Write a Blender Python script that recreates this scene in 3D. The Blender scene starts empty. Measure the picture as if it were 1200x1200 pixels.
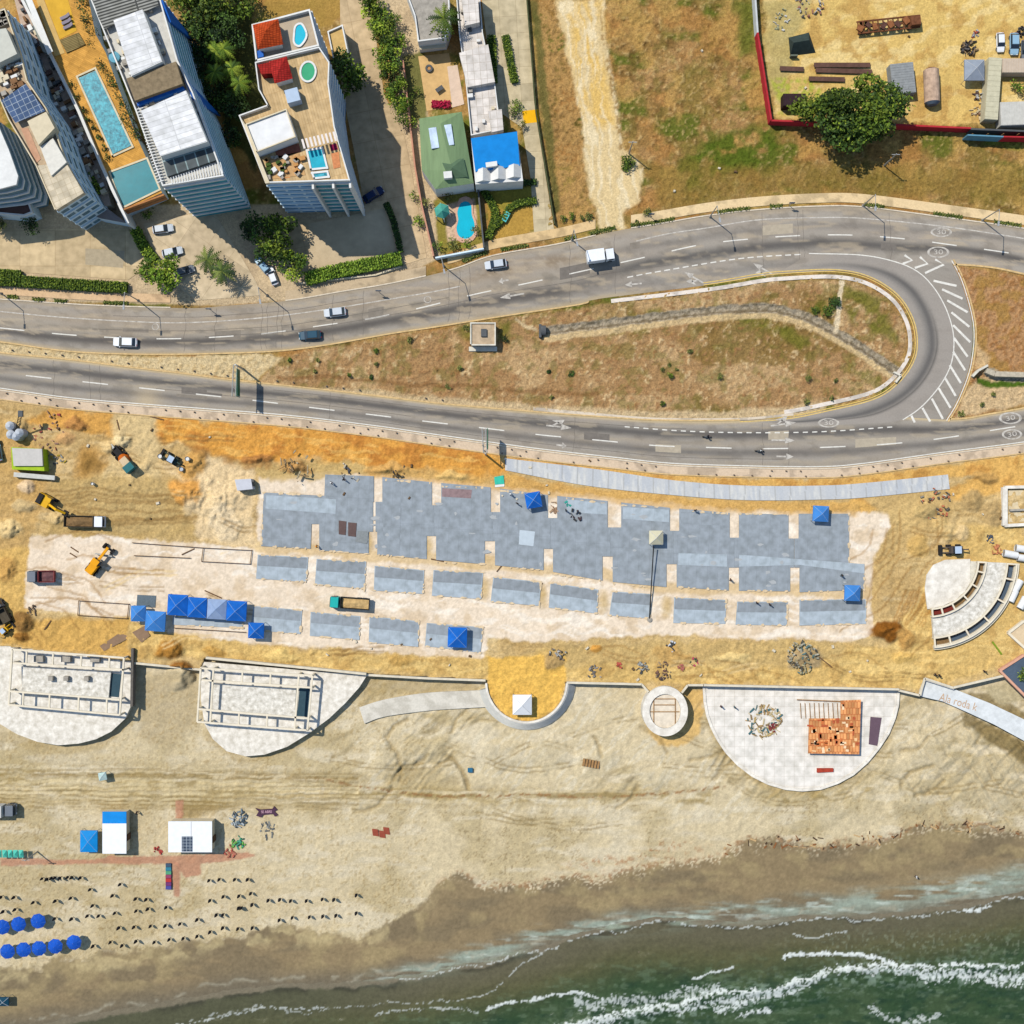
import bpy, bmesh, math, random
import numpy as np
from mathutils import Vector, Matrix

random.seed(11)
S = 0.17          # metres per photo pixel on the ground
H = 230.0         # camera height
K = 1.75          # seen (linear) value of a sunlit horizontal white surface
SC = bpy.context.scene
COL = SC.collection

def W(px, py, z=0.0):
    """photo pixel of a point at height z -> world point"""
    k = (H - z) / H
    return Vector(((px - 600.0) * S * k, (600.0 - py) * S * k, z))

def lin(c):
    c = c / 255.0
    return c / 12.92 if c <= 0.04045 else ((c + 0.055) / 1.055) ** 2.4

def C(r, g, b):
    return (min(lin(r) / K, .85), min(lin(g) / K, .85), min(lin(b) / K, .85))

# ---------------------------------------------------------------- materials
_M = {}
def mat(key, rgb, rough=.8, var=.16, scale=1.2, metal=0., spec=.08, bump=0., stretch=None, rgb2=None, detail=4., emit=None):
    if key in _M:
        return _M[key]
    m = bpy.data.materials.new(key); m.use_nodes = True
    nt = m.node_tree; N = nt.nodes; L = nt.links
    p = N['Principled BSDF']
    c = C(*rgb)
    p.inputs['Roughness'].default_value = rough
    p.inputs['Metallic'].default_value = metal
    p.inputs['Specular IOR Level'].default_value = spec
    tc = N.new('ShaderNodeTexCoord')
    mp = N.new('ShaderNodeMapping')
    if stretch: mp.inputs['Scale'].default_value = stretch
    L.new(tc.outputs['Object'], mp.inputs['Vector'])
    n1 = N.new('ShaderNodeTexNoise'); n1.inputs['Scale'].default_value = scale; n1.inputs['Detail'].default_value = detail
    n1.inputs['Roughness'].default_value = .65
    L.new(mp.outputs[0], n1.inputs['Vector'])
    r = N.new('ShaderNodeValToRGB')
    a = C(*rgb2) if rgb2 else c
    lo = tuple(x * (1 - var) for x in a); hi = tuple(min(x * (1 + var), .9) for x in c)
    r.color_ramp.elements[0].position = .32; r.color_ramp.elements[0].color = (*lo, 1)
    r.color_ramp.elements[1].position = .68; r.color_ramp.elements[1].color = (*hi, 1)
    L.new(n1.outputs['Fac'], r.inputs['Fac'])
    L.new(r.outputs['Color'], p.inputs['Base Color'])
    if bump:
        b = N.new('ShaderNodeBump'); b.inputs['Strength'].default_value = bump; b.inputs['Distance'].default_value = .08
        L.new(n1.outputs['Fac'], b.inputs['Height']); L.new(b.outputs[0], p.inputs['Normal'])
    _M[key] = m
    return m

def mat_tile(key, rgb, grout, w, h, gap=.03, rough=.8, rot=0., offset=0., var=.12):
    """tiles / planks / joints in object space"""
    if key in _M: return _M[key]
    m = bpy.data.materials.new(key); m.use_nodes = True
    nt = m.node_tree; N = nt.nodes; L = nt.links; p = N['Principled BSDF']
    p.inputs['Roughness'].default_value = rough; p.inputs['Specular IOR Level'].default_value = .04
    tc = N.new('ShaderNodeTexCoord'); mp = N.new('ShaderNodeMapping'); mp.inputs['Rotation'].default_value = (0, 0, rot)
    L.new(tc.outputs['Object'], mp.inputs['Vector'])
    b = N.new('ShaderNodeTexBrick'); b.offset = offset; b.inputs['Scale'].default_value = 1
    b.inputs['Brick Width'].default_value = w; b.inputs['Row Height'].default_value = h
    b.inputs['Mortar Size'].default_value = gap; b.inputs['Mortar Smooth'].default_value = .2
    c = C(*rgb)
    b.inputs['Color1'].default_value = (*(x * (1 - var) for x in c), 1); b.inputs['Color2'].default_value = (*(x * (1 + var) for x in c), 1)
    b.inputs['Mortar'].default_value = (*C(*grout), 1)
    L.new(mp.outputs[0], b.inputs['Vector'])
    n = N.new('ShaderNodeTexNoise'); n.inputs['Scale'].default_value = .7; n.inputs['Detail'].default_value = 5
    L.new(tc.outputs['Object'], n.inputs['Vector'])
    r = N.new('ShaderNodeValToRGB'); r.color_ramp.elements[0].position = .3; r.color_ramp.elements[0].color = (.72, .72, .7, 1)
    r.color_ramp.elements[1].position = .65; r.color_ramp.elements[1].color = (1, 1, 1, 1)
    L.new(n.outputs['Fac'], r.inputs['Fac'])
    mx = N.new('ShaderNodeMix'); mx.data_type = 'RGBA'; mx.blend_type = 'MULTIPLY'; mx.inputs[0].default_value = 1
    L.new(b.outputs['Color'], mx.inputs[6]); L.new(r.outputs['Color'], mx.inputs[7])
    L.new(mx.outputs[2], p.inputs['Base Color'])
    _M[key] = m
    return m

def mat_vc(key, rough=.9, amp=.25, scale=3.0, spec=.04, bump=.0, dist=.15, scale2=None, rough_attr=False):
    """albedo from the Col attribute, broken up by fine noise"""
    if key in _M: return _M[key]
    m = bpy.data.materials.new(key); m.use_nodes = True
    nt = m.node_tree; N = nt.nodes; L = nt.links; p = N['Principled BSDF']
    p.inputs['Roughness'].default_value = rough; p.inputs['Specular IOR Level'].default_value = spec
    at = N.new('ShaderNodeAttribute'); at.attribute_name = 'Col'
    tc = N.new('ShaderNodeTexCoord')
    n = N.new('ShaderNodeTexNoise'); n.inputs['Scale'].default_value = scale; n.inputs['Detail'].default_value = 6; n.inputs['Roughness'].default_value = .75
    L.new(tc.outputs['Object'], n.inputs['Vector'])
    r = N.new('ShaderNodeValToRGB')
    r.color_ramp.elements[0].position = .3; r.color_ramp.elements[0].color = (1 - amp,) * 3 + (1,)
    r.color_ramp.elements[1].position = .7; r.color_ramp.elements[1].color = (1 + amp * .8,) * 3 + (1,)
    L.new(n.outputs['Fac'], r.inputs['Fac'])
    mx = N.new('ShaderNodeMix'); mx.data_type = 'RGBA'; mx.blend_type = 'MULTIPLY'; mx.inputs[0].default_value = 1
    L.new(at.outputs['Color'], mx.inputs[6]); L.new(r.outputs['Color'], mx.inputs[7])
    L.new(mx.outputs[2], p.inputs['Base Color'])
    if bump:
        b = N.new('ShaderNodeBump'); b.inputs['Strength'].default_value = bump; b.inputs['Distance'].default_value = dist
        L.new(n.outputs['Fac'], b.inputs['Height']); L.new(b.outputs[0], p.inputs['Normal'])
    if rough_attr:
        ra = N.new('ShaderNodeAttribute'); ra.attribute_name = 'Rgh'
        L.new(ra.outputs['Fac'], p.inputs['Roughness'])
    _M[key] = m
    return m

def mat_glass(key, rgb, rough=.12, spec=.6):
    if key in _M: return _M[key]
    m = mat(key, rgb, rough=rough, var=.25, scale=.6, spec=spec)
    return m

# ---------------------------------------------------------------- objects
def tag(o, label=None, cat=None, group=None, kind=None):
    if label: o['label'] = label
    if cat: o['category'] = cat
    if group: o['group'] = group
    if kind: o['kind'] = kind
    return o

def thing(name, label, cat, loc=(0, 0, 0), rz=0., group=None):
    o = bpy.data.objects.new(name, None); COL.objects.link(o)
    o.empty_display_size = .3
    o.location = loc; o.rotation_euler = (0, 0, rz)
    return tag(o, label, cat, group)

def children_of(o):
    return list(o.children)

def copy_tree(o, loc=None, rz=None, label=None, group=None, parent=None, scale=None):
    c = o.copy(); COL.objects.link(c)
    if parent is not None: c.parent = parent
    if loc is not None: c.location = loc
    if rz is not None: c.rotation_euler = (0, 0, rz)
    if scale is not None: c.scale = scale if isinstance(scale, (tuple, list)) else (scale,) * 3
    if label: c['label'] = label
    if group: c['group'] = group
    for ch in children_of(o):
        copy_tree(ch, parent=c)
    return c

def recolor(o, old, new):
    """give a copied thing its own paint: swaps one material on its parts"""
    for ch in [o] + list(o.children_recursive):
        if ch.type == 'MESH' and any(s and s.name == old for s in ch.data.materials):
            ch.data = ch.data.copy()
            for i, s in enumerate(ch.data.materials):
                if s and s.name == old: ch.data.materials[i] = new

class MB:
    def __init__(s): s.v = []; s.f = []; s.sm = False
    def add(s, vs, fs):
        n = len(s.v); s.v += [tuple(v) for v in vs]; s.f += [tuple(n + i for i in f) for f in fs]; return s
    def box(s, c, d, rz=0., top=1., topy=None, rx=0.):
        x, y, z = d[0] / 2, d[1] / 2, d[2] / 2; ty = top if topy is None else topy
        P = [(-x, -y, -z), (x, -y, -z), (x, y, -z), (-x, y, -z), (-x * top, -y * ty, z), (x * top, -y * ty, z), (x * top, y * ty, z), (-x * top, y * ty, z)]
        R = Matrix.Rotation(rz, 3, 'Z') @ Matrix.Rotation(rx, 3, 'Y')
        c = Vector(c)
        return s.add([R @ Vector(p) + c for p in P], [(0, 3, 2, 1), (4, 5, 6, 7), (0, 1, 5, 4), (1, 2, 6, 5), (2, 3, 7, 6), (3, 0, 4, 7)])
    def prism(s, poly, z0, z1):
        """poly: world xy points; made counter-clockwise"""
        P = [(p[0], p[1]) for p in poly]
        a = sum(P[i][0] * P[(i + 1) % len(P)][1] - P[(i + 1) % len(P)][0] * P[i][1] for i in range(len(P)))
        if a < 0: P.reverse()
        n = len(P)
        return s.add([(x, y, z0) for x, y in P] + [(x, y, z1) for x, y in P],
                     [tuple(range(n - 1, -1, -1)), tuple(range(n, 2 * n))] + [(i, (i + 1) % n, n + (i + 1) % n, n + i) for i in range(n)])
    def bar(s, a, b, w, h):
        """beam from a to b (top centre line), width w, depth h below"""
        a = Vector(a); b = Vector(b); d = (b - a); 
        t = Vector((-d.y, d.x, 0)); 
        t = t.normalized() * w / 2 if t.length > 1e-6 else Vector((w / 2, 0, 0))
        up = Vector((0, 0, -h))
        return s.add([a - t + up, b - t + up, b + t + up, a + t + up, a - t, b - t, b + t, a + t],
                     [(0, 3, 2, 1), (4, 5, 6, 7), (0, 1, 5, 4), (1, 2, 6, 5), (2, 3, 7, 6), (3, 0, 4, 7)])
    def tube(s, a, b, r, r2=None, n=8, caps=True):
        a = Vector(a); b = Vector(b); r2 = r if r2 is None else r2
        d = (b - a).normalized(); u = d.orthogonal().normalized(); w = d.cross(u)
        P = []
        for q, rr in ((a, r), (b, r2)):
            for i in range(n):
                t = 2 * math.pi * i / n; P.append(q + (u * math.cos(t) + w * math.sin(t)) * rr)
        F = [(i, (i + 1) % n, n + (i + 1) % n, n + i) for i in range(n)]
        if caps: F += [tuple(range(n - 1, -1, -1)), tuple(range(n, 2 * n))]
        return s.add(P, F)
    def lathe(s, prof, c=(0, 0, 0), n=16):
        c = Vector(c); P = []; F = []
        for r, z in prof:
            for i in range(n):
                t = 2 * math.pi * i / n; P.append(c + Vector((r * math.cos(t), r * math.sin(t), z)))
        for k in range(len(prof) - 1):
            for i in range(n):
                F.append((k * n + i, k * n + (i + 1) % n, (k + 1) * n + (i + 1) % n, (k + 1) * n + i))
        F.append(tuple(range(n - 1, -1, -1))); m = (len(prof) - 1) * n; F.append(tuple(range(m, m + n)))
        return s.add(P, F)
    def ring(s, c, r0, r1, z0, z1, a0=0., a1=2 * math.pi, n=40, sy=1.):
        """annular sector slab (closed when full turn)"""
        full = abs(a1 - a0 - 2 * math.pi) < 1e-5; m = n if full else n + 1
        P = []
        for i in range(m):
            t = a0 + (a1 - a0) * i / n; cx, sx = math.cos(t), math.sin(t) * sy
            for r, z in ((r0, z0), (r1, z0), (r1, z1), (r0, z1)):
                P.append((c[0] + r * cx, c[1] + r * sx, z))
        F = []
        for i in range(n):
            j = (i + 1) % m
            for k in range(4):
                l = (k + 1) % 4
                F.append((i * 4 + k, i * 4 + l, j * 4 + l, j * 4 + k))
        if not full: F += [(0, 3, 2, 1), (n * 4, n * 4 + 1, n * 4 + 2, n * 4 + 3)]
        return s.add(P, F)
    def roof_pyr(s, poly, z0, apex):
        n = len(poly)
        return s.add([(p[0], p[1], z0) for p in poly] + [tuple(apex)], [(i, (i + 1) % n, n) for i in range(n)] + [tuple(range(n - 1, -1, -1))])
    def build(s, name, m, parent=None, loc=None, smooth=False):
        me = bpy.data.meshes.new(name)
        o = None
        off = Vector((0, 0, 0))
        if parent is not None:
            off = Vector(parent.location); p = parent.parent
            while p is not None: off += Vector(p.location); p = p.parent
        if loc is not None: off = Vector(loc)
        me.from_pydata([(v[0] - off.x, v[1] - off.y, v[2] - off.z) for v in s.v], [], s.f)
        bm = bmesh.new(); bm.from_mesh(me); bmesh.ops.recalc_face_normals(bm, faces=bm.faces); bm.to_mesh(me); bm.free()
        if smooth:
            for p in me.polygons: p.use_smooth = True
        me.materials.append(m)
        o = bpy.data.objects.new(name, me); COL.objects.link(o)
        if parent is not None: o.parent = parent
        if loc is not None: o.location = loc
        return o

def pp(pts, z=0.):
    return [W(x, y, z) for x, y in pts]

def cr(pts, step=6.):
    """Catmull-Rom through photo points, resampled about every `step` px"""
    P = [np.array(p, float) for p in pts]; out = []
    for i in range(len(P) - 1):
        p0 = P[i - 1] if i else 2 * P[0] - P[1]; p1, p2 = P[i], P[i + 1]; p3 = P[i + 2] if i + 2 < len(P) else 2 * P[-1] - P[-2]
        n = max(1, int(np.linalg.norm(p2 - p1) / step))
        for k in range(n):
            t = k / n
            out.append(.5 * ((2 * p1) + (-p0 + p2) * t + (2 * p0 - 5 * p1 + 4 * p2 - p3) * t * t + (-p0 + 3 * p1 - 3 * p2 + p3) * t ** 3))
    out.append(P[-1]); return np.array(out)

def resample(P, n):
    d = np.r_[0, np.cumsum(np.linalg.norm(np.diff(P, axis=0), axis=1))]
    t = np.linspace(0, d[-1], n)
    return np.c_[np.interp(t, d, P[:, 0]), np.interp(t, d, P[:, 1])]

# ---------------------------------------------------------------- numpy noise
_rng = np.random.RandomState(5)
_T = _rng.rand(256, 256)
def vn(x, y, seed=0):
    x = x + seed * 17.31; y = y + seed * 9.77
    xi = np.floor(x).astype(int); yi = np.floor(y).astype(int); fx = x - xi; fy = y - yi
    fx = fx * fx * (3 - 2 * fx); fy = fy * fy * (3 - 2 * fy)
    a = _T[xi & 255, yi & 255]; b = _T[(xi + 1) & 255, yi & 255]; c = _T[xi & 255, (yi + 1) & 255]; d = _T[(xi + 1) & 255, (yi + 1) & 255]
    return (a * (1 - fx) + b * fx) * (1 - fy) + (c * (1 - fx) + d * fx) * fy
def fbm(x, y, seed=0, oct=4, gain=.5):
    s = 0; a = 1; t = 0
    for o in range(oct):
        s = s + a * vn(x * 2 ** o, y * 2 ** o, seed + o * 3); t += a; a *= gain
    return s / t
def sst(x, a, b):
    t = np.clip((x - a) / (b - a), 0, 1); return t * t * (3 - 2 * t)

def set_col(me, col, name='Col'):
    at = me.attributes.new(name, 'FLOAT_COLOR', 'POINT')
    c = np.ones((len(me.vertices), 4), np.float32); c[:, :3] = col
    at.data.foreach_set('color', c.ravel())

def np_mesh(name, V, F, m, col=None, smooth=True, rgh=None):
    me = bpy.data.meshes.new(name)
    me.vertices.add(len(V)); me.vertices.foreach_set('co', V.astype(np.float32).ravel())
    k = F.shape[1]
    me.loops.add(F.size); me.loops.foreach_set('vertex_index', F.astype(np.int32).ravel())
    me.polygons.add(len(F)); me.polygons.foreach_set('loop_start', np.arange(0, F.size, k, dtype=np.int32))
    me.polygons.foreach_set('loop_total', np.full(len(F), k, np.int32))
    me.update(calc_edges=True)
    if smooth: me.polygons.foreach_set('use_smooth', np.ones(len(F), bool))
    if col is not None: set_col(me, col)
    if rgh is not None:
        a = me.attributes.new('Rgh', 'FLOAT', 'POINT'); a.data.foreach_set('value', rgh.astype(np.float32))
    me.materials.append(m)
    o = bpy.data.objects.new(name, me); COL.objects.link(o)
    return o
EXPO = 0.26
# ================================================================ camera, sun, sky
cam = bpy.data.cameras.new('camera'); camo = bpy.data.objects.new('camera', cam); COL.objects.link(camo)
camo.location = (0, 0, H); cam.angle = 2 * math.atan(600 * S / H); cam.clip_end = 8000; cam.clip_start = 1
SC.camera = camo
ELEV = math.radians(56.0)
sdir = Vector((25, -20, 0)).normalized() * math.cos(ELEV) + Vector((0, 0, -math.sin(ELEV)))
sun = bpy.data.lights.new('sun', 'SUN'); sun.energy = 4.9; sun.angle = math.radians(.5); sun.color = (1, .955, .88)
suno = bpy.data.objects.new('sun', sun); COL.objects.link(suno); suno.rotation_euler = sdir.to_track_quat('-Z', 'Y').to_euler()
wd = bpy.data.worlds.new('World'); SC.world = wd; wd.use_nodes = True
sky = wd.node_tree.nodes.new('ShaderNodeTexSky'); sky.sky_type = 'NISHITA'; sky.sun_disc = False
sky.sun_elevation = ELEV; sky.sun_rotation = math.atan2(-sdir.x, -sdir.y); sky.dust_density = .3; sky.air_density = 1.2; sky.ozone_density = 3.0
bg = wd.node_tree.nodes['Background']; bg.inputs['Strength'].default_value = .15
wd.node_tree.links.new(sky.outputs[0], bg.inputs[0])
SC.view_settings.view_transform = 'Standard'; SC.view_settings.look = 'None'; SC.view_settings.exposure = EXPO
SC.cycles.max_bounces = 5; SC.cycles.diffuse_bounces = 3; SC.cycles.glossy_bounces = 2; SC.cycles.use_denoising = True

# ================================================================ outlines in photo pixels
WALL = [(-700, 745), (0, 757), (153, 776), (235, 785), (240, 772), (430, 790), (570, 797)]
NOTCH = [(617 + 47 * math.cos(math.radians(a)), 799 + 47 * math.sin(math.radians(a))) for a in range(180, -1, -12)]
WALL2 = [(664, 800), (752, 802), (762, 812), (798, 812), (806, 803), (825, 803), (1053, 808), (1078, 814), (1083, 795), (1118, 806), (1172, 793), (1300, 770), (1900, 770)]
SITE_LOW = WALL + NOTCH + WALL2
SITE = [(-14000, 430), (-14000, 745)] + SITE_LOW + [(14000, 770), (14000, 430)]
NR_TOP = cr([(-300, 334), (-60, 348), (0, 351), (110, 358), (220, 361), (268, 358), (340, 352), (400, 342), (460, 332), (530, 316), (577, 300), (655, 286), (720, 271), (770, 263), (829, 253), (890, 246), (960, 242), (1013, 243), (1107, 255), (1200, 268), (1260, 279), (1480, 330)])
NR_LOW = cr([(-300, 366), (-60, 394), (0, 400), (80, 411), (160, 414.5), (240, 414), (320, 411), (380, 404), (460, 390), (507, 383), (595, 369), (680, 356), (703, 350), (829, 334), (890, 324), (960, 318), (1018, 316), (1070, 314), (1112, 309), (1160, 312), (1200, 320), (1260, 334), (1480, 394)])
SR_TOP = cr([(-300, 372), (-60, 405), (0, 414), (80, 422), (160, 432), (220, 439), (272, 446), (340, 453), (420, 462), (520, 474), (625, 483), (720, 490), (773, 493), (867, 493), (960, 489), (1040, 488), (1118, 492), (1160, 486), (1200, 479), (1260, 467), (1480, 412)])
SR_LOW = cr([(-300, 416), (-60, 448), (0, 456), (80, 467), (160, 474), (240, 480), (340, 488), (440, 500), (495, 508), (580, 520), (640, 528), (720, 537), (787, 544), (873, 547), (960, 548), (1013, 544), (1107, 531), (1200, 519), (1260, 508), (1480, 456)])
LP_IN = cr([(703, 347), (829, 332), (890, 322), (920, 319), (978, 317), (1018, 325), (1051, 346), (1069, 374), (1074, 402), (1069, 425), (1051, 449), (1023, 467), (967, 481), (920, 490), (867, 493)])
LP_GORE = cr([(948, 297), (1010, 299), (1050, 307), (1075, 318), (1092, 334), (1106, 356), (1115, 380), (1118, 402), (1115, 425), (1106, 445), (1092, 464), (1076, 480), (1058, 492)])
LP_OUT = cr([(1114, 306), (1124, 325), (1132, 348), (1138, 372), (1140, 390), (1139, 410), (1134, 437), (1121, 470), (1108, 492)])

def pip(X, Y, P):
    inside = np.zeros(X.shape, bool); n = len(P)
    for i in range(n):
        x0, y0 = P[i]; x1, y1 = P[(i + 1) % n]
        if y0 == y1: continue
        c = ((y0 > Y) != (y1 > Y)) & (X < (x1 - x0) * (Y - y0) / (y1 - y0) + x0)
        inside ^= c
    return inside
def segd(X, Y, P, closed=False):
    d = np.full(X.shape, 1e9); n = len(P)
    for i in range(n if closed else n - 1):
        x0, y0 = P[i]; x1, y1 = P[(i + 1) % n]; dx, dy = x1 - x0, y1 - y0; L2 = dx * dx + dy * dy + 1e-9
        t = np.clip(((X - x0) * dx + (Y - y0) * dy) / L2, 0, 1)
        d = np.minimum(d, (X - x0 - t * dx) ** 2 + (Y - y0 - t * dy) ** 2)
    return np.sqrt(d)

def off(P, d):
    d_ = np.gradient(P, axis=0); n = np.c_[-d_[:, 1], d_[:, 0]]; n /= np.linalg.norm(n, axis=1)[:, None]; return P + n * d

# ================================================================ ground grid
STEP = 1.6
core = np.arange(-120, 1320.1, STEP); far = 20 * 1.55 ** np.arange(1, 14)
ax = np.r_[core[0] - np.cumsum(far)[::-1], core, core[-1] + np.cumsum(far)]
GX, GY = np.meshgrid(ax, ax)
NA = len(ax)
# noise-warped coordinates make every drawn border ragged
wx = (fbm(GX / 22, GY / 22, 1) - .5); wy = (fbm(GX / 22, GY / 22, 7) - .5)
fx = (fbm(GX / 5, GY / 5, 21, 3) - .5); fy = (fbm(GX / 5, GY / 5, 27, 3) - .5)
N1 = fbm(GX / 60, GY / 60, 2, 5); N2 = fbm(GX / 14, GY / 14, 3, 4); N3 = fbm(GX / 3.4, GY / 3.4, 5, 3); N4 = vn(GX / 1.7, GY / 1.7, 9)
COLR = np.zeros(GX.shape + (3,)); COLR[:] = C(216, 184, 126)
Z = np.zeros(GX.shape)

def bbox(P, m):
    P = np.array(P); x0, y0 = P.min(0) - m; x1, y1 = P.max(0) + m
    i0, i1 = np.searchsorted(ax, [x0, x1]); j0, j1 = np.searchsorted(ax, [y0, y1])
    return slice(max(j0 - 1, 0), j1 + 1), slice(max(i0 - 1, 0), i1 + 1)
def area(P, soft=4., warp=14., fine=5.):
    """soft mask of a polygon, border ragged by noise"""
    s = bbox(P, 40); X = GX[s] + wx[s] * warp + fx[s] * fine; Y = GY[s] + wy[s] * warp + fy[s] * fine
    d = segd(X, Y, P, True); ins = pip(X, Y, P); sd = np.where(ins, d, -d)
    return s, sst(sd, -soft / 2, soft / 2)
def line(P, w, soft=2., warp=6., fine=3.):
    s = bbox(P, w + soft + 30); X = GX[s] + wx[s] * warp + fx[s] * fine; Y = GY[s] + wy[s] * warp + fy[s] * fine
    return s, 1 - sst(segd(X, Y, P), w, w + soft)
def put(sm, rgb, a=1., tex=None):
    s, m = sm
    if tex is not None: m = m * tex[s]
    m = (m * a)[..., None]; COLR[s] = COLR[s] * (1 - m) + np.array(C(*rgb)) * m
def rise(sm, h): s, m = sm; Z[s] += m * h
def blob(x, y, r, h, sharp=1., ry=None, rot=0.):
    ry = ry or r; s = bbox([(x - r - ry, y - r - ry), (x + r + ry, y + r + ry)], 6)
    X = GX[s] - x + wx[s] * r * .9 + fx[s] * 2; Y = GY[s] - y + wy[s] * r * .9 + fy[s] * 2
    c, q = math.cos(rot), math.sin(rot); u = (X * c + Y * q) / r; v = (-X * q + Y * c) / ry
    d = np.sqrt(u * u + v * v); return s, np.clip(1 - d ** sharp, 0, 1)
def pile(x, y, r, h, rgb=None, ry=None, rot=0., a=1.):
    h *= 1.5
    sm = blob(x, y, r, h, 1.1, ry, rot); Z[sm[0]] += sm[1] * h * (1 + .5 * (N3[sm[0]] - .5))
    if rgb: put((sm[0], sst(sm[1], .0, .35)), rgb, a)
def streak(seed, ang, lx, ly):
    c, q = math.cos(ang), math.sin(ang); return fbm((GX * c + GY * q) / lx + wx * 1.2, (-GX * q + GY * c) / ly + wy * 3.5, seed, 3)

ALL = (slice(None), slice(None))
SEA_T = np.interp(GX, [-14000, 0, 95, 275, 449, 560, 635, 668, 716, 770, 860, 945, 1050, 1125, 1200, 14000], [1215, 1215, 1200, 1165, 1157, 1134, 1116, 1104, 1092, 1083, 1087, 1080, 1076, 1066, 1050, 1040])
WET_T = np.interp(GX, [-14000, 0, 60, 90, 160, 205, 252, 300, 332, 386, 422, 458, 488, 518, 536, 560, 575, 605, 692, 761, 818, 840, 876, 954, 1050, 1092, 1200, 14000], [1140, 1140, 1128, 1122, 1114, 1107, 1097, 1091, 1082, 1090, 1096, 1082, 1060, 1034, 1026, 1036, 1044, 1035, 1029, 1014, 1011, 1002, 987, 989, 981, 967, 978, 978])
LOWY = np.interp(GX, [p[0] for p in SITE_LOW if not 571 < p[0] < 663], [p[1] for p in SITE_LOW if not 571 < p[0] < 663])
site_in = pip(GX, GY, SITE)
north = GY < np.interp(GX, SR_TOP[:, 0], SR_TOP[:, 1])
beach = ~site_in & ~north & (GY > 700)
tb = np.clip((GY - LOWY) / np.maximum(SEA_T - LOWY, 30), 0, 3)
zb = -2.0 - 1.15 * sst(tb, .35, 1.0) - 1.6 * np.clip(tb - 1, 0, 1.5)
Z = np.where(beach, zb, Z)

# ---- site soil
put((ALL, np.ones(GX.shape)), (201, 166, 108), .8, sst(N1, .42, .62))
put((ALL, np.ones(GX.shape)), (184, 150, 92), .8, sst(streak(31, .12, 40, 4), .55, .72) * .7)
put((ALL, np.ones(GX.shape)), (232, 204, 152), .8, sst(streak(37, -.1, 30, 5), .55, .75) * .6)
ORANGE = [(188, 487), (300, 495), (400, 503), (500, 514), (590, 526), (592, 553), (560, 560), (500, 552), (440, 545), (380, 533), (310, 540), (260, 536), (215, 520), (188, 512)]
put(area(ORANGE, 8, 22), (224, 160, 74)); put(area(ORANGE, 8, 22), (196, 128, 58), .8, sst(N2, .5, .7)); put(area(ORANGE, 8, 22), (238, 186, 102), .7, sst(streak(41, .12, 30, 3.5), .55, .7))
put(area([(60, 478), (130, 484), (136, 512), (60, 502), (30, 492)], 6, 16), (220, 164, 84)); 
for P in ([(590, 526), (700, 544), (790, 556), (900, 562), (1010, 560), (1110, 545), (1200, 532), (1200, 552), (1112, 560), (1000, 572), (873, 572), (780, 566), (700, 554), (592, 541)], [(592, 553), (640, 566), (700, 574), (780, 582), (873, 588), (960, 588), (1060, 580), (1120, 570), (1200, 540), (1200, 570), (1120, 590), (1070, 590), (1000, 602), (860, 600), (780, 596), (710, 588), (640, 576), (590, 570)]):
    put(area(P, 5, 10), (228, 178, 98)); put(area(P, 5, 10), (196, 142, 72), .8, sst(N2, .52, .7))
GOLDY = [(150, 728), (300, 755), (430, 765), (570, 772), (680, 757), (830, 752), (1000, 756), (1040, 760), (1075, 700), (1110, 640), (1130, 620), (1200, 610), (1200, 775), (1150, 790), (1080, 805), (1050, 806), (820, 802), (660, 798), (570, 796), (430, 788), (240, 772), (155, 772)]
put(area(GOLDY, 8, 16), (222, 184, 112)); put(area(GOLDY, 8, 16), (240, 204, 130), .8, sst(streak(43, .05, 34, 5), .52, .7)); put(area(GOLDY, 8, 16), (196, 156, 90), .75, sst(N2, .54, .72))
put(area([(640, 752), (760, 752), (990, 752), (990, 770), (880, 786), (760, 776), (650, 784)], 8, 14), (204, 172, 112), .8)
put(area([(572, 770), (662, 768), (664, 800)] + [(617 + 46 * math.cos(math.radians(a)), 799 + 46 * math.sin(math.radians(a))) for a in range(0, 181, 15)], 3, 4), (238, 188, 92))
put(area([(1000, 575), (1110, 575), (1130, 600), (1060, 640), (1030, 700), (1022, 735), (1014, 660), (1040, 605)], 8, 14), (206, 172, 112))
put(area([(1040, 600), (1100, 570), (1110, 590), (1060, 625)], 8, 14), (214, 180, 118))
put(area([(-60, 650), (34, 640), (34, 720), (-60, 750)], 8, 14), (222, 180, 104)); 
put(area([(-60, 470), (30, 500), (60, 560), (34, 640), (-60, 660)], 10, 20), (204, 164, 100), .8)
put(area([(0, 725), (150, 727), (152, 772), (0, 756)], 6, 10), (218, 172, 94))
put(area([(136, 486), (186, 490), (196, 620), (100, 624), (110, 560), (130, 540)], 10, 18), (222, 194, 140), .8)
put(area([(60, 560), (200, 556), (300, 632), (60, 632)], 10, 18), (196, 164, 104), .8)
for k in range(9):   # wheel tracks on the haul road
    y0 = 574 + k * 5.5 + random.uniform(-2, 2)
    put(line(cr([(60 + k * 5, y0), (140, y0 + random.uniform(-6, 6)), (200 + k * 3, y0 + random.uniform(-4, 10)), (290, y0 + 12)]), .6, 1.6, 10), (150, 116, 66), .55)
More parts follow.
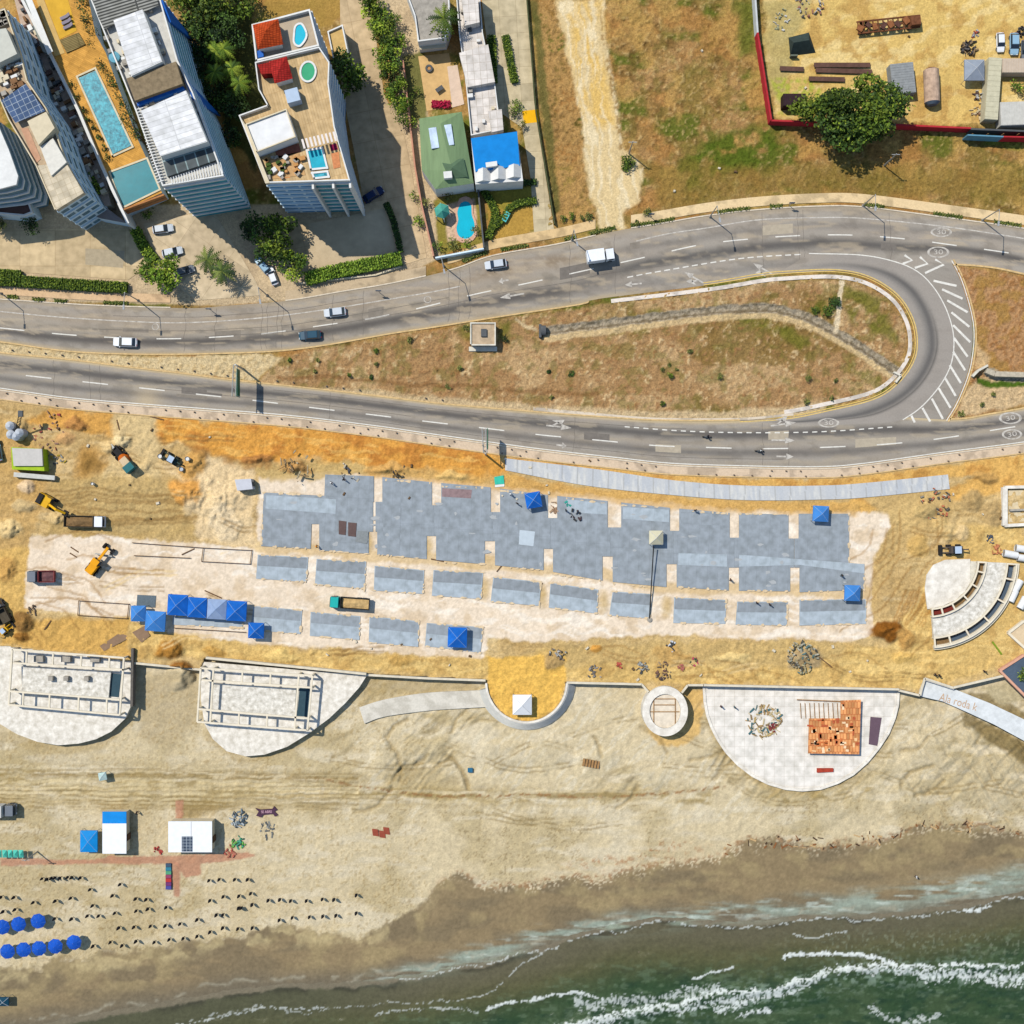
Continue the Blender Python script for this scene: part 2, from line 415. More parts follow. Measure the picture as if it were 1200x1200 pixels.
# wet hollow, piles
put(blob(105, 545, 21, 1, 3), (196, 148, 78)); put(blob(107, 546, 14, 1, 2), (142, 108, 56), .9)
PAD = [(30, 712), (28, 690), (34, 632), (60, 627), (120, 628), (180, 634), (302, 642), (304, 560), (330, 556), (390, 552), (440, 556), (600, 570), (720, 584), (860, 598), (1040, 600), (1044, 616), (1022, 655), (1022, 742), (1000, 752), (760, 744), (640, 752), (572, 748), (566, 772), (430, 762), (300, 754), (200, 742), (150, 724), (90, 720)]
put(area(PAD, 4, 8), (240, 219, 190)); put(area(PAD, 4, 8), (222, 196, 160), .8, sst(N2, .5, .72)); put(area(PAD, 4, 8), (250, 236, 214), .8, sst(streak(51, .08, 30, 6), .55, .72))
put(line([(305, 640), (500, 655), (706, 672), (790, 690), (1015, 694)], 5, 5, 8), (216, 182, 124), .7)
put(line([(380, 545), (480, 556), (590, 566), (790, 592), (1000, 596)], 5, 6, 12), (216, 170, 98), .75)
for x, y in ((568, 690), (637, 698), (706, 705), (780, 712), (500, 640), (432, 634)): put(blob(x, y, 8, 1, 2, 16), (198, 164, 96), .7)
put(area([(190, 540), (240, 535), (300, 548), (302, 640), (236, 634), (222, 600), (236, 572)], 8, 20), (236, 206, 156)); pile(215, 575, 26, 1.6, (226, 164, 84), 20, .6); pile(255, 590, 40, 1.0, (240, 210, 160), 30); pile(228, 545, 20, .9, (214, 164, 92)); pile(262, 612, 22, .7, (240, 214, 170))
put(area([(300, 548), (400, 538), (470, 552), (420, 556), (380, 560), (304, 562)], 6, 12), (204, 172, 110), .9)
put(area([(205, 515), (300, 540), (420, 540), (470, 550), (400, 540), (300, 552), (240, 540)], 6, 16), (168, 120, 64), .6, sst(N2, .4, .6))
for x, y, r, h, c, ry in ((20, 498, 16, 1.0, (210, 176, 116), 10), (90, 498, 18, 1.1, (196, 140, 78), 9), (170, 545, 12, .7, (226, 196, 140), 10), (12, 620, 18, 1.0, (232, 200, 140), 12), (8, 668, 14, .8, (206, 160, 90), 16), (66, 606, 12, .6, (222, 190, 132), 8), (300, 536, 20, .9, (188, 130, 70), 7), (350, 546, 26, .8, (196, 150, 90), 6), (450, 548, 26, .8, (220, 170, 98), 7), (530, 558, 20, .7, (232, 190, 116), 6), (1165, 600, 14, .8, (196, 164, 110), 18), (1100, 612, 12, .6, (226, 190, 124), 8), (1150, 560, 20, .8, (206, 160, 92), 8), (1075, 640, 14, .6, (214, 174, 104), 16), (1060, 770, 20, .6, (232, 190, 110), 8), (860, 772, 24, .5, (236, 204, 136), 8), (250, 765, 18, .6, (210, 164, 88), 7), (330, 768, 22, .5, (236, 200, 124), 7), (470, 776, 22, .5, (206, 164, 92), 7), (200, 763, 20, 1.4, (184, 130, 58), 15), (212, 792, 19, 1.7, (160, 104, 44), 16), (1040, 739, 26, 1.6, (146, 92, 34), 14), (1063, 748, 14, .9, (206, 158, 88), 14), (28, 728, 16, 1.2, (150, 112, 62), 12), (24, 745, 12, .9, (160, 112, 52), 8), (145, 517, 14, 1.2, (240, 214, 160), 10), (128, 524, 12, 1., (232, 198, 138), 10), (30, 570, 12, .9, (236, 204, 160), 9), (30, 592, 16, .8, (214, 184, 130), 10), (75, 515, 18, .8, (214, 168, 110), 9), (1140, 590, 18, .8, (190, 158, 104), 16), (1084, 600, 14, .9, (200, 170, 112), 10), (1110, 625, 16, .8, (222, 190, 130), 11), (1128, 626, 12, .7, (228, 196, 140), 10), (700, 762, 8, .5, (222, 160, 74), 6), (940, 770, 26, .6, (186, 160, 116), 12), (650, 775, 16, .5, (190, 156, 100), 10), (790, 770, 30, .4, (206, 166, 100), 10)):
    pile(x, y, r, h, c, ry)
for k in range(12): put(line([(1062 + k * 4, 690 + random.uniform(-5, 5)), (1048 + k * 3.4, 728 + random.uniform(-6, 6))], .5, 1.4), (176, 124, 58), .55)
for k in range(30):   # faint machine tracks round the site
    x0, y0 = random.choice([(random.uniform(640, 1060), random.uniform(762, 796)), (random.uniform(-40, 120), random.uniform(600, 740)), (random.uniform(1020, 1110), random.uniform(590, 700))]); a = random.uniform(-.4, .4) + (1.9 if x0 > 1015 and y0 < 740 else 0); l = random.uniform(20, 60)
    put(line(cr([(x0, y0), (x0 + l * math.cos(a), y0 + l * math.sin(a)), (x0 + 1.8 * l * math.cos(a + .3), y0 + 1.8 * l * math.sin(a + .3))]), .5, 1.5), (166, 124, 66), .5)

# ---- beach
bm_ = beach.astype(float)
B = (ALL, bm_)
put(B, (216, 197, 157)); put(B, (196, 176, 132), .8, sst(N1, .45, .65)); put(B, (222, 206, 172), .8, sst(fbm(GX / 40, GY / 12, 61), .52, .7))
put(B, (178, 158, 116), .7, sst(streak(63, -.5, 22, 4.5), .54, .72) * (GX > 380) * (GY < 935) * sst(N1, .4, .6)); put(B, (226, 212, 180), .7, sst(streak(67, -.8, 24, 4), .56, .7) * (GX > 400) * (GY < 960) * sst(-N1, -.6, -.45))
TRK = np.exp(-((GY - np.interp(GX, [0, 200, 400, 600, 800], [918, 920, 928, 934, 930])) / np.interp(GX, [0, 300, 480, 800], [24, 24, 12, 8])) ** 2) * sst(-GX, -860, -700)
put(B, (158, 134, 80), .8, TRK * sst(streak(71, .03, 60, 3), .32, .62)); put(B, (208, 184, 132), .5, TRK * sst(streak(73, .02, 60, 2.5), .55, .7))
put(B, (166, 142, 88), .8, sst(fbm(GX / 16, GY / 7, 75), .5, .7) * np.exp(-((GY - np.interp(GX, [760, 860, 1000, 1060, 1100], [930, 940, 930, 900, 880])) / 12) ** 2) * sst(GX, 740, 800))
put(area([(160, 790), (232, 790), (232, 850), (200, 880), (165, 862)], 12, 14), (186, 166, 126), .7)
for P in ([(755, 850), (770, 872), (800, 875), (820, 860), (826, 806), (800, 806)],): put(area(P, 5, 8), (226, 182, 104), .8)
put(area([(240, 935), (262, 935), (275, 945), (215, 960), (212, 938)], 8, 10), (150, 124, 66), .7); put(area([(430, 790), (560, 800), (560, 810), (430, 815)], 6, 8), (178, 154, 104), .6)
for P, w in (([(840, 858), (862, 892), (900, 920), (950, 928), (1000, 906), (1035, 870), (1050, 840)], 4), ([(245, 862), (285, 890), (345, 872)], 4), ([(0, 862), (60, 878), (115, 872), (150, 845)], 4)): put(line(P, w, 6), (180, 156, 106), .5)
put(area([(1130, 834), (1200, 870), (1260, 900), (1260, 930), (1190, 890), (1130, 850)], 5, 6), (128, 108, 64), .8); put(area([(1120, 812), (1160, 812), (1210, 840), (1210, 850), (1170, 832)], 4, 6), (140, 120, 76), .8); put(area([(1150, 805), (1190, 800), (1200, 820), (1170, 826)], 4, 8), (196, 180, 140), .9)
# dune mounds and digger scrapes
for x, y, r, h, ry in ((455, 890, 30, 1.1, 20), (585, 888, 34, .9, 20), (500, 880, 30, .8, 16), (700, 895, 34, .8, 18), (1105, 880, 60, 1.0, 40), (1160, 920, 60, .9, 40), (1070, 930, 40, .6, 30), (980, 950, 50, .5, 18), (640, 890, 40, .6, 20), (760, 910, 40, .5, 16), (1040, 900, 30, .5, 20)):
    sm = blob(x, y, r, 1, 1.3, ry); sm = (sm[0], sm[1] * beach[sm[0]]); rise(sm, h * .8); put((sm[0], sst(sm[1], .2, .8)), (200, 184, 148), .5)
scr = (streak(81, -.85, 30, 3.4) - .5) * sst(GX, 380, 450) * (1 - sst(GY, 925, 950)) * sst(N1, .44, .6) * .8 + (streak(83, .9, 40, 3.2) - .5) * sst(GX, 1020, 1090) * (1 - sst(GY, 950, 985)) * 1.4
Z += beach * scr * .8 * sst(GY, 800, 830)
for k in range(26):
    x0 = random.uniform(440, 1180); y0 = random.uniform(850, 925) if x0 < 1000 else random.uniform(860, 970); a = random.choice([-.7, -.9, .7, 2.2]) + random.uniform(-.3, .3); l = random.uniform(10, 26)
    sm = line(cr([(x0, y0), (x0 + l * math.cos(a), y0 + l * math.sin(a)), (x0 + 2 * l * math.cos(a + .3), y0 + 2 * l * math.sin(a + .3))]), .8, 2.5, 8); sm = (sm[0], sm[1] * beach[sm[0]]); rise(sm, -.3); put(sm, (160, 138, 92), .5)
# fence of wrack across the sand, footprints
put((lambda q: (q[0], q[1] * beach[q[0]]))(line(cr([(370, 912), (420, 922), (500, 932), (560, 933), (620, 931), (690, 934), (770, 931), (850, 922)]), .8, 1.6, 4)), (150, 108, 66), .85, sst(N3, .4, .6))
put(B, (150, 130, 92), .7, sst(N4, .72, .86) * sst(N1, .45, .6) * (GY > 935))
put(B, (150, 126, 80), .5, sst(N3, .62, .74) * (GX < 500) * (GY > 800))
def ruts(P, gap, rgb, a, w=.5):
    P = cr(P, 6)
    for s in (-gap / 2, gap / 2):
        sm = line(off(P, s), w, 1.3, 5, 2); put(sm, rgb, a, sst(N2, .3, .5)); rise(sm, -.07)
for k in range(22):
    x0 = random.uniform(380, 1150); y0 = random.uniform(850, 960); a = random.uniform(-.5, .5); l = random.uniform(40, 90)
    if y0 < 930 or x0 < 700: ruts([(x0, y0), (x0 + l * math.cos(a), y0 + l * math.sin(a)), (x0 + 2 * l * math.cos(a * .4), min(y0 + 1.6 * l * math.sin(a * .4), 965))], 5, (156, 134, 90), .6)
for k in range(14):
    y0 = 905 + k * 3 + random.uniform(-2, 2); ruts([(-40, y0), (200, y0 + random.uniform(-4, 4)), (420, y0 + random.uniform(0, 12))], 5, random.choice([(150, 126, 78), (222, 202, 156)]), .5)
for k in range(26):
    x0, y0 = random.choice([(random.uniform(40, 280), random.uniform(500, 625)), (random.uniform(640, 1050), random.uniform(758, 795)), (random.uniform(1030, 1170), random.uniform(580, 650)), (random.uniform(40, 280), random.uniform(640, 720)), (random.uniform(160, 560), random.uniform(752, 784))]); a = random.uniform(-.5, .5); l = random.uniform(20, 50); ruts([(x0, y0), (x0 + l * math.cos(a), y0 + l * math.sin(a)), (x0 + 2 * l * math.cos(a * .5), y0 + 2 * l * math.sin(a * .5))], 5, random.choice([(168, 130, 74), (150, 116, 66), (238, 206, 146)]), .6)
# terracotta path by the kiosks
for P in ([(0, 1005), (110, 1008), (130, 1003), (200, 1003), (260, 1000), (290, 998), (300, 1003), (262, 1010), (235, 1012), (234, 1026), (216, 1028), (204, 1012), (120, 1012), (0, 1014)], [(206, 938), (216, 938), (215, 966), (206, 966)], [(200, 1008), (211, 1012), (210, 1050), (203, 1050)]):
    put(area(P, 2, 4, 3), (190, 136, 106), .85)
# wet sand and waterline
wline = WET_T + (fbm(GX / 26, GY / 26, 91) - .5) * 22 + fy * 10
wet = sst(GY, -3, 3) * 0 + sst(GY - wline, -3, 4) * beach
put((ALL, wet), (146, 126, 92)); put((ALL, wet), (128, 112, 84), .85, sst(fbm(GX / 50, GY / 14, 93), .42, .62)); put((ALL, wet), (166, 146, 104), .7, sst(fbm(GX / 30, GY / 20, 95), .52, .68) * sst(WET_T + 50 - GY, -14, 20))
put((ALL, wet), (114, 104, 84), .9, sst(GY - SEA_T, -34, -6)); 
tqg = np.exp(-((GY - np.interp(GX, [430, 500, 560, 650, 760, 900, 990, 1110, 1200], [1150, 1136, 1118, 1092, 1076, 1066, 1060, 1046, 1030]) + wy * 10) / np.interp(GX, [430, 900, 1200], [8, 9, 15])) ** 2) * sst(GX, 400, 480) * beach
put((ALL, tqg), (156, 168, 150), .85, sst(fbm(GX / 46, GY / 6, 149), .34, .6)); put((ALL, tqg), (196, 204, 188), .7, sst(fbm(GX / 20, GY / 4, 150), .56, .7))
put((ALL, np.exp(-((GY - SEA_T + 14 + wy * 20) / 2.2) ** 2) * beach), (168, 160, 136), .6, sst(N2, .45, .6))
wr = np.exp(-((GY - wline + 2) / 3.6) ** 2) * sst(GX, 480, 560) * beach
put((ALL, wr), (146, 102, 62), .75, sst(N3, .42, .62)); put((ALL, np.exp(-((GY - wline - 2) / 5) ** 2) * beach * sst(GX, 480, 560)), (226, 208, 172), .8, sst(N4, .62, .8)); put((ALL, wr), (84, 66, 44), .9, sst(N4, .6, .8) * sst(GX, 840, 900))
put((ALL, np.exp(-((GY - wline + 16) / 5) ** 2) * beach * sst(GX, 640, 700) * sst(-GX, -850, -800)), (160, 108, 64), .7, sst(N3, .5, .66))
put((ALL, np.exp(-((GY - wline - 9) / 9) ** 2) * beach * sst(-GX, -560, -420)), (206, 186, 136), .55, sst(N2, .44, .62))

# ---- north of the road
nm = north.astype(float); NB = (ALL, nm)
put(NB, (170, 132, 76)); put(NB, (150, 126, 64), .8, sst(N1, .46, .62)); put(NB, (188, 146, 92), .9, sst(fbm(GX / 46, GY / 46, 101), .54, .7)); 
put(NB, (108, 114, 42), .95, sst(fbm(GX / 44, GY / 26, 103), .52, .66)); put(NB, (122, 92, 48), .7, sst(N2, .56, .72)); put(NB, (206, 174, 116), .6, sst(N3, .58, .76)); put(NB, (128, 118, 52), .4, sst(fbm(GX / 9, GY / 9, 105), .52, .64)); put(NB, (186, 134, 74), .75, sst(fbm(GX / 36, GY / 30, 108), .52, .66)); put(NB, (206, 164, 92), .6, sst(fbm(GX / 26, GY / 34, 109), .56, .68))
put(area([(835, 158), (900, 140), (920, 170), (880, 200), (800, 216), (780, 204)], 20, 30), (92, 108, 32), .95, sst(N2, .32, .52)); put(area([(860, 0), (884, 0), (886, 60), (866, 70)], 10, 16), (104, 112, 40), .8)
put(area([(750, 190), (1200, 200), (1200, 240), (1010, 226), (900, 226), (770, 246)], 14, 20), (142, 118, 54), .6)
put(area([(625, 0), (655, 0), (690, 120), (700, 240), (652, 262), (640, 150)], 8, 16), (190, 148, 88), .9, sst(N3, .3, .5))
put(area([(620, 0), (630, 0), (650, 170), (655, 250), (648, 255), (636, 150)], 5, 8), (100, 100, 50), .8)
TR = [(652, 0), (706, 0), (712, 60), (720, 120), (728, 170), (752, 196), (750, 238), (730, 250), (734, 268), (702, 272), (698, 245), (688, 200), (680, 130), (664, 60)]
put(area(TR, 6, 12), (228, 200, 146)); put(area([(664, 0), (704, 0), (712, 90), (718, 150), (684, 150), (674, 80)], 14, 10), (230, 188, 104), .9, sst(streak(111, 1.45, 40, 6), .35, .6)); put(area(TR, 6, 12), (240, 220, 178), .8, sst(streak(113, 1.45, 60, 5), .54, .7))
put(area([(700, 0), (712, 60), (722, 120), (734, 200), (728, 200), (716, 120), (706, 60)], 4, 10), (146, 112, 60), .8, sst(N3, .4, .6))
YARD = [(892, -60), (1300, -60), (1300, 150), (908, 140), (898, 70)]
put(area(YARD, 5, 8), (226, 190, 112)); put(area(YARD, 5, 8), (238, 208, 140), .9, sst(streak(115, -.35, 40, 8), .5, .68)); put(area(YARD, 5, 8), (198, 156, 86), .8, sst(N2, .52, .7)); put(area([(894, 0), (950, 0), (930, 60), (916, 130), (902, 110)], 10, 16), (186, 168, 108), .8); put(area([(905, 92), (960, 92), (960, 138), (908, 136)], 8, 14), (168, 176, 60), .8, sst(N3, .35, .6))
put(area([(1160, 148), (1200, 150), (1200, 175), (1150, 168)], 6, 8), (150, 150, 60), .8)
# plaza / street paving base left, garden soil
put(area([(-60, 240), (420, 240), (470, 90), (420, -60), (480, -60), (520, 300), (430, 345), (340, 352), (260, 358), (-60, 350)], 3, 3, 2), (212, 186, 146)); put(area([(-60, 240), (420, 240), (470, 90), (420, -60), (480, -60), (520, 300), (430, 345), (-60, 350)], 3, 3, 2), (190, 166, 132), .7, sst(N2, .5, .7))
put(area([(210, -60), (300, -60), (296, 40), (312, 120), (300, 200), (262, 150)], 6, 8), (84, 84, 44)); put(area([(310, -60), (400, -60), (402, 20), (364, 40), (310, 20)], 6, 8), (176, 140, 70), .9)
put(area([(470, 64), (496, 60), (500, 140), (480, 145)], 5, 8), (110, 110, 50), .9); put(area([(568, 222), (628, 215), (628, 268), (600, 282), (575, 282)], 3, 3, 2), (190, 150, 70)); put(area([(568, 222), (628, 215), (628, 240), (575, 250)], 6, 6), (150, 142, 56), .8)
put(area([(508, 235), (560, 215), (566, 285), (515, 298)], 3, 3, 2), (150, 136, 62)); put(area([(522, 240), (556, 232), (560, 276), (524, 284)], 3, 4, 2), (224, 190, 156))
# traffic island
ISL = [(300, 452), (330, 420), (420, 402), (507, 387), (600, 372), (700, 358), (829, 341), (910, 329), (990, 330), (1030, 342), (1056, 372), (1062, 400), (1056, 428), (1040, 450), (1010, 467), (955, 477), (867, 486), (760, 487), (640, 478), (520, 468), (420, 456)]
put(area(ISL, 5, 8), (184, 144, 96)); put(area(ISL, 5, 8), (208, 172, 122), .8, sst(fbm(GX / 40, GY / 30, 121), .5, .66)); put(area(ISL, 5, 8), (140, 112, 56), .75, sst(fbm(GX / 50, GY / 40, 123), .5, .64) * sst(GX, 640, 760)); put(area(ISL, 5, 8), (222, 192, 142), .85, sst(N3, .58, .76)); put(area(ISL, 5, 8), (128, 120, 58), .5, sst(fbm(GX / 10, GY / 10, 107), .54, .66)); put(area(ISL, 5, 8), (150, 102, 58), .8, sst(N3, .56, .7) * sst(N2, .42, .6))
for P in ([(960, 350), (986, 346), (984, 382), (945, 372)], [(840, 362), (910, 372), (960, 400), (940, 408), (880, 384)], [(985, 335), (1040, 350), (1050, 400), (1000, 384)], [(530, 378), (552, 376), (552, 402), (538, 398)], [(580, 376), (600, 376), (596, 392), (582, 400)], [(700, 372), (770, 362), (780, 372), (700, 382)], [(1000, 420), (1040, 440), (1030, 450), (990, 430)]):
    put(area(P, 12, 14), (116, 116, 40), .8, sst(N2, .34, .58))
put(line(cr([(310, 462), (420, 464), (520, 473), (625, 482), (720, 487), (800, 489), (870, 488), (960, 480)]), 4, 6, 8), (222, 194, 148), .9)
put(area([(-60, 400), (0, 402), (80, 414), (180, 418), (300, 414), (330, 420), (300, 446), (240, 440), (120, 428), (0, 414), (-60, 406)], 4, 5), (232, 206, 156)); put(area([(-60, 400), (180, 416), (300, 414), (330, 420), (300, 446), (120, 428)], 4, 5), (206, 176, 124), .8, sst(N3, .54, .7))
put(line(cr([(330, 442), (420, 444), (500, 452), (580, 455), (700, 464)]), 1., 3, 10), (142, 100, 58), .6)
CH = cr([(640, 388), (720, 378), (800, 368), (860, 362), (905, 362), (940, 370), (980, 390), (1020, 414), (1052, 438)])
put(line(CH + np.array([0, 7]), 4, 3, 5), (226, 196, 144), .9); put(line(CH, 4.6, 1.5, 3), (188, 172, 144)); put(line(CH, 4.6, 1.5, 3), (128, 114, 88), .8, sst(N3, .48, .62)); rise(line(CH, 1.5, 4, 3), -.35); put(line(CH + np.array([0, 3.0]), .5, 1.2, 2), (110, 90, 62), .7)
put(line([(987, 330), (980, 388)], 2.2, 1.0, 1), (240, 218, 178)); put(line([(605, 374), (627, 388)], 1, 1.2), (222, 196, 150), .9)
EI = [(1118, 312), (1160, 318), (1260, 336), (1260, 472), (1200, 476), (1118, 490), (1112, 482), (1126, 470), (1138, 437), (1143, 400), (1140, 372), (1134, 345)]
put(area(EI, 4, 5), (196, 150, 102)); put(area(EI, 4, 5), (160, 110, 62), .8, sst(N3, .5, .66)); put(area(EI, 4, 5), (178, 138, 70), .7, sst(N2, .5, .66)); put(area([(1150, 440), (1200, 445), (1260, 440), (1260, 470), (1200, 474), (1118, 490), (1130, 460)], 5, 8), (220, 188, 140)); put(area([(1142, 400), (1160, 420), (1160, 436), (1142, 434)], 6, 8), (218, 184, 134), .9)
put(area([(1144, 440), (1160, 446), (1260, 448), (1260, 454), (1160, 454), (1146, 450)], 3, 4), (84, 110, 34)); rise(area([(1144, 436), (1160, 440), (1260, 446), (1260, 454), (1160, 454), (1146, 450)], 4, 4), -.8)
put(area([(1154, 430), (1172, 436), (1200, 438), (1260, 436), (1260, 447), (1175, 447), (1156, 440)], 3, 4), (186, 172, 146))
# bare soil strip and sidewalk verge along the south road
put(area([(x, y + 1) for x, y in SR_LOW[::3]] + [(x, y + 12) for x, y in SR_LOW[::-3]], 3, 3, 2), (226, 196, 158))
# grassy micro-relief
GRASS = nm * (1 - 0)
for P in (TR, YARD): s, m = area(P, 6, 12); GRASS[s] *= 1 - m
PLZ = area([(-60, -60), (560, -60), (640, 280), (430, 345), (-60, 350)], 3, 3); GRASS[PLZ[0]] *= 1 - PLZ[1]
Z += GRASS * ((N3 - .5) * .5 + (N4 - .5) * .28)
Z += (1 - nm) * (~beach) * ((N2 - .5) * .7 + (N3 - .5) * .4)
Z += beach * (1 - wet) * ((N3 - .5) * .22 + (N2 - .5) * .3); 
# keep the ground just under everything that is laid flat on it
FLAT = np.zeros(GX.shape)
for P in ([tuple(p) for p in NR_TOP] + [tuple(p) for p in NR_LOW[::-1]], [tuple(p) for p in SR_TOP] + [tuple(p) for p in SR_LOW[::-1]], [tuple(p) for p in LP_IN] + [tuple(p) for p in LP_OUT[::-1]], PAD,
          [(-700, -700), (640, -700), (640, 268), (700, 272), (430, 345), (340, 352), (260, 358), (-700, 350)],
          [(x, y - 2) for x, y in SR_LOW] + [(x, y + 14) for x, y in SR_LOW[::-1]], [(590, 534), (700, 548), (873, 564), (1013, 562), (1116, 552), (1116, 576), (1013, 588), (873, 590), (700, 578), (590, 556)],
          [(1080, 652), (1200, 650), (1200, 770), (1095, 765)], [(x, y - 16) for x, y in NR_TOP] + [tuple(p) for p in NR_TOP[::-1]]):
    s = bbox(P, 10); d = segd(GX[s], GY[s], P, True); FLAT[s] = np.maximum(FLAT[s], np.where(pip(GX[s], GY[s], P), 1, 1 - sst(d, 0, 5)))
Z = Z * (1 - FLAT) + FLAT * np.minimum(Z, 0) * 0 - FLAT * .02
COLR *= (1 + .2 * (N4 - .5) + .34 * (N3 - .5))[..., None]

def gz(px, py):
    i = min(max(int(np.searchsorted(ax, px)), 1), NA - 1); j = min(max(int(np.searchsorted(ax, py)), 1), NA - 1)
    return float(Z[j, i])
def G(px, py, dz=0.):
    z = gz(px, py); p = W(px, py, z); p.z += dz; return p

kk = (H - Z) / H
V = np.stack([(GX - 600) * S * kk, (600 - GY) * S * kk, Z], -1).reshape(-1, 3)
idx = np.arange(NA * NA).reshape(NA, NA)
QF = np.stack([idx[1:, :-1], idx[1:, 1:], idx[:-1, 1:], idx[:-1, :-1]], -1).reshape(-1, 4)
def cellmean(a): return (a[1:, :-1] + a[1:, 1:] + a[:-1, 1:] + a[:-1, :-1]).ravel() / 4
z_beach = cellmean(bm_) > .45
pm = np.zeros(GX.shape); s_, m_ = area(PAD, 4, 8); pm[s_] = m_; z_pad = (cellmean(pm) > .5) & ~z_beach
z_north = (cellmean(nm) > .5) & ~z_beach & ~z_pad
gr = GRASS.copy(); z_grass = z_north & (cellmean(gr) > .5)
z_north &= ~z_grass
z_wet = z_beach & (cellmean(wet) > .5); z_beach &= ~z_wet
z_site = ~(z_beach | z_pad | z_north | z_grass | z_wet)
CF = COLR.reshape(-1, 3)
M_dirt = mat_vc('soil', .95, .34, 2.6, bump=.7, dist=.14); M_grass = mat_vc('dry_grass', .95, .5, 3.0, bump=.9, dist=.25)
M_sand = mat_vc('beach_sand', .95, .22, 3.2, bump=.6, dist=.1); M_pad = mat_vc('crushed_limestone', .95, .14, 2.0, bump=.3); M_wet = mat_vc('wet_sand', .6, .14, 1.6, spec=.1, bump=.15)
for nme, zm, mm in (('beach_sand', z_beach, M_sand), ('wet_sand', z_wet, M_wet), ('limestone_ground', z_pad, M_pad), ('grass_field', z_grass, M_grass), ('yard_ground', z_north, M_dirt), ('site_ground', z_site, M_dirt)):
    f = QF[zm]; u, inv = np.unique(f, return_inverse=True)
    tag(np_mesh(nme, V[u], inv.reshape(-1, 4), mm, CF[u]), kind='structure')

# ================================================================ sea
SEA_Z = -3.1
wy_ax = ax[ax > 990]; SX, SY = np.meshgrid(ax, wy_ax)
swx = (fbm(SX / 26, SY / 26, 131) - .5); swy = (fbm(SX / 26, SY / 26, 133) - .5); sfx = (fbm(SX / 5, SY / 5, 135, 3) - .5); sfy = (fbm(SX / 5, SY / 5, 137, 3) - .5); sn3 = fbm(SX / 3.2, SY / 3.2, 139, 3); sn4 = vn(SX / 1.7, SY / 1.7, 141)
sea_t = np.interp(SX, [-14000, 0, 95, 275, 449, 560, 635, 668, 716, 770, 860, 945, 1050, 1125, 1200, 14000], [1215, 1215, 1200, 1165, 1157, 1134, 1116, 1104, 1092, 1083, 1087, 1080, 1076, 1066, 1050, 1040])
dsh = SY - sea_t + swy * 12 + sfy * 4
WC = np.zeros(SX.shape + (3,)); WC[:] = C(54, 76, 48)
def wput(m, rgb, a=1.): 
    m = np.clip(m * a, 0, 1)[..., None]; WC[:] = WC * (1 - m) + np.array(C(*rgb)) * m
wput(sst(fbm(SX / 60, SY / 24, 143), .45, .65), (68, 86, 56), .9); wput(sst(fbm(SX / 20, SY / 9, 145), .52, .7), (42, 66, 46), .7)
wput(sst(-dsh, -75, -25), (98, 94, 62), .9); wput(sst(-dsh, -40, -6), (104, 98, 76), .85); wput(sst(SX, -100, 560) * 0 + sst(-SX, -560, -300) * sst(-dsh, -50, -20), (82, 84, 60), .7)
wput(np.exp(-(dsh / 3.5) ** 2) * sst(fbm(SX / 30, SY / 30, 147), .35, .6), (64, 62, 48), .8)
wput(sst(-dsh, 0, 3) , (124, 114, 92), 1.)
tq = np.exp(-((SY - np.interp(SX, [450, 560, 650, 760, 900, 990, 1110, 1200], [1140, 1122, 1094, 1078, 1068, 1060, 1044, 1030])) / 10) ** 2) * sst(SX, 380, 470)
wput(tq * sst(fbm(SX / 40, SY / 6, 149), .4, .66), (160, 172, 150), .85)
def foam(P, w, dens=.5, a=1., rag=1.):
    d = segd(SX + swx * 14 * rag + sfx * 6 * rag, SY + swy * 12 * rag + sfy * 6 * rag, cr(P, 8)); m = (1 - sst(d, 0, w))
    return np.clip(sst(m + (sn3 - .5) * 1.2 + (sn4 - .5) * .9, 1 - dens, 1 - dens + .3) * sst(m, 0, .25) * a, 0, 1)
FO = np.zeros(SX.shape)
BR = [(640, 1206), (665, 1198), (740, 1186), (794, 1178), (840, 1164), (918, 1154), (972, 1139), (1008, 1133), (1050, 1131), (1095, 1134), (1140, 1131), (1194, 1130), (1270, 1128)]
BRL = [(640, 1206), (665, 1200), (740, 1190), (794, 1183), (840, 1172), (918, 1158), (972, 1141), (1008, 1135), (1050, 1134), (1095, 1142), (1140, 1142), (1194, 1144), (1270, 1142)]
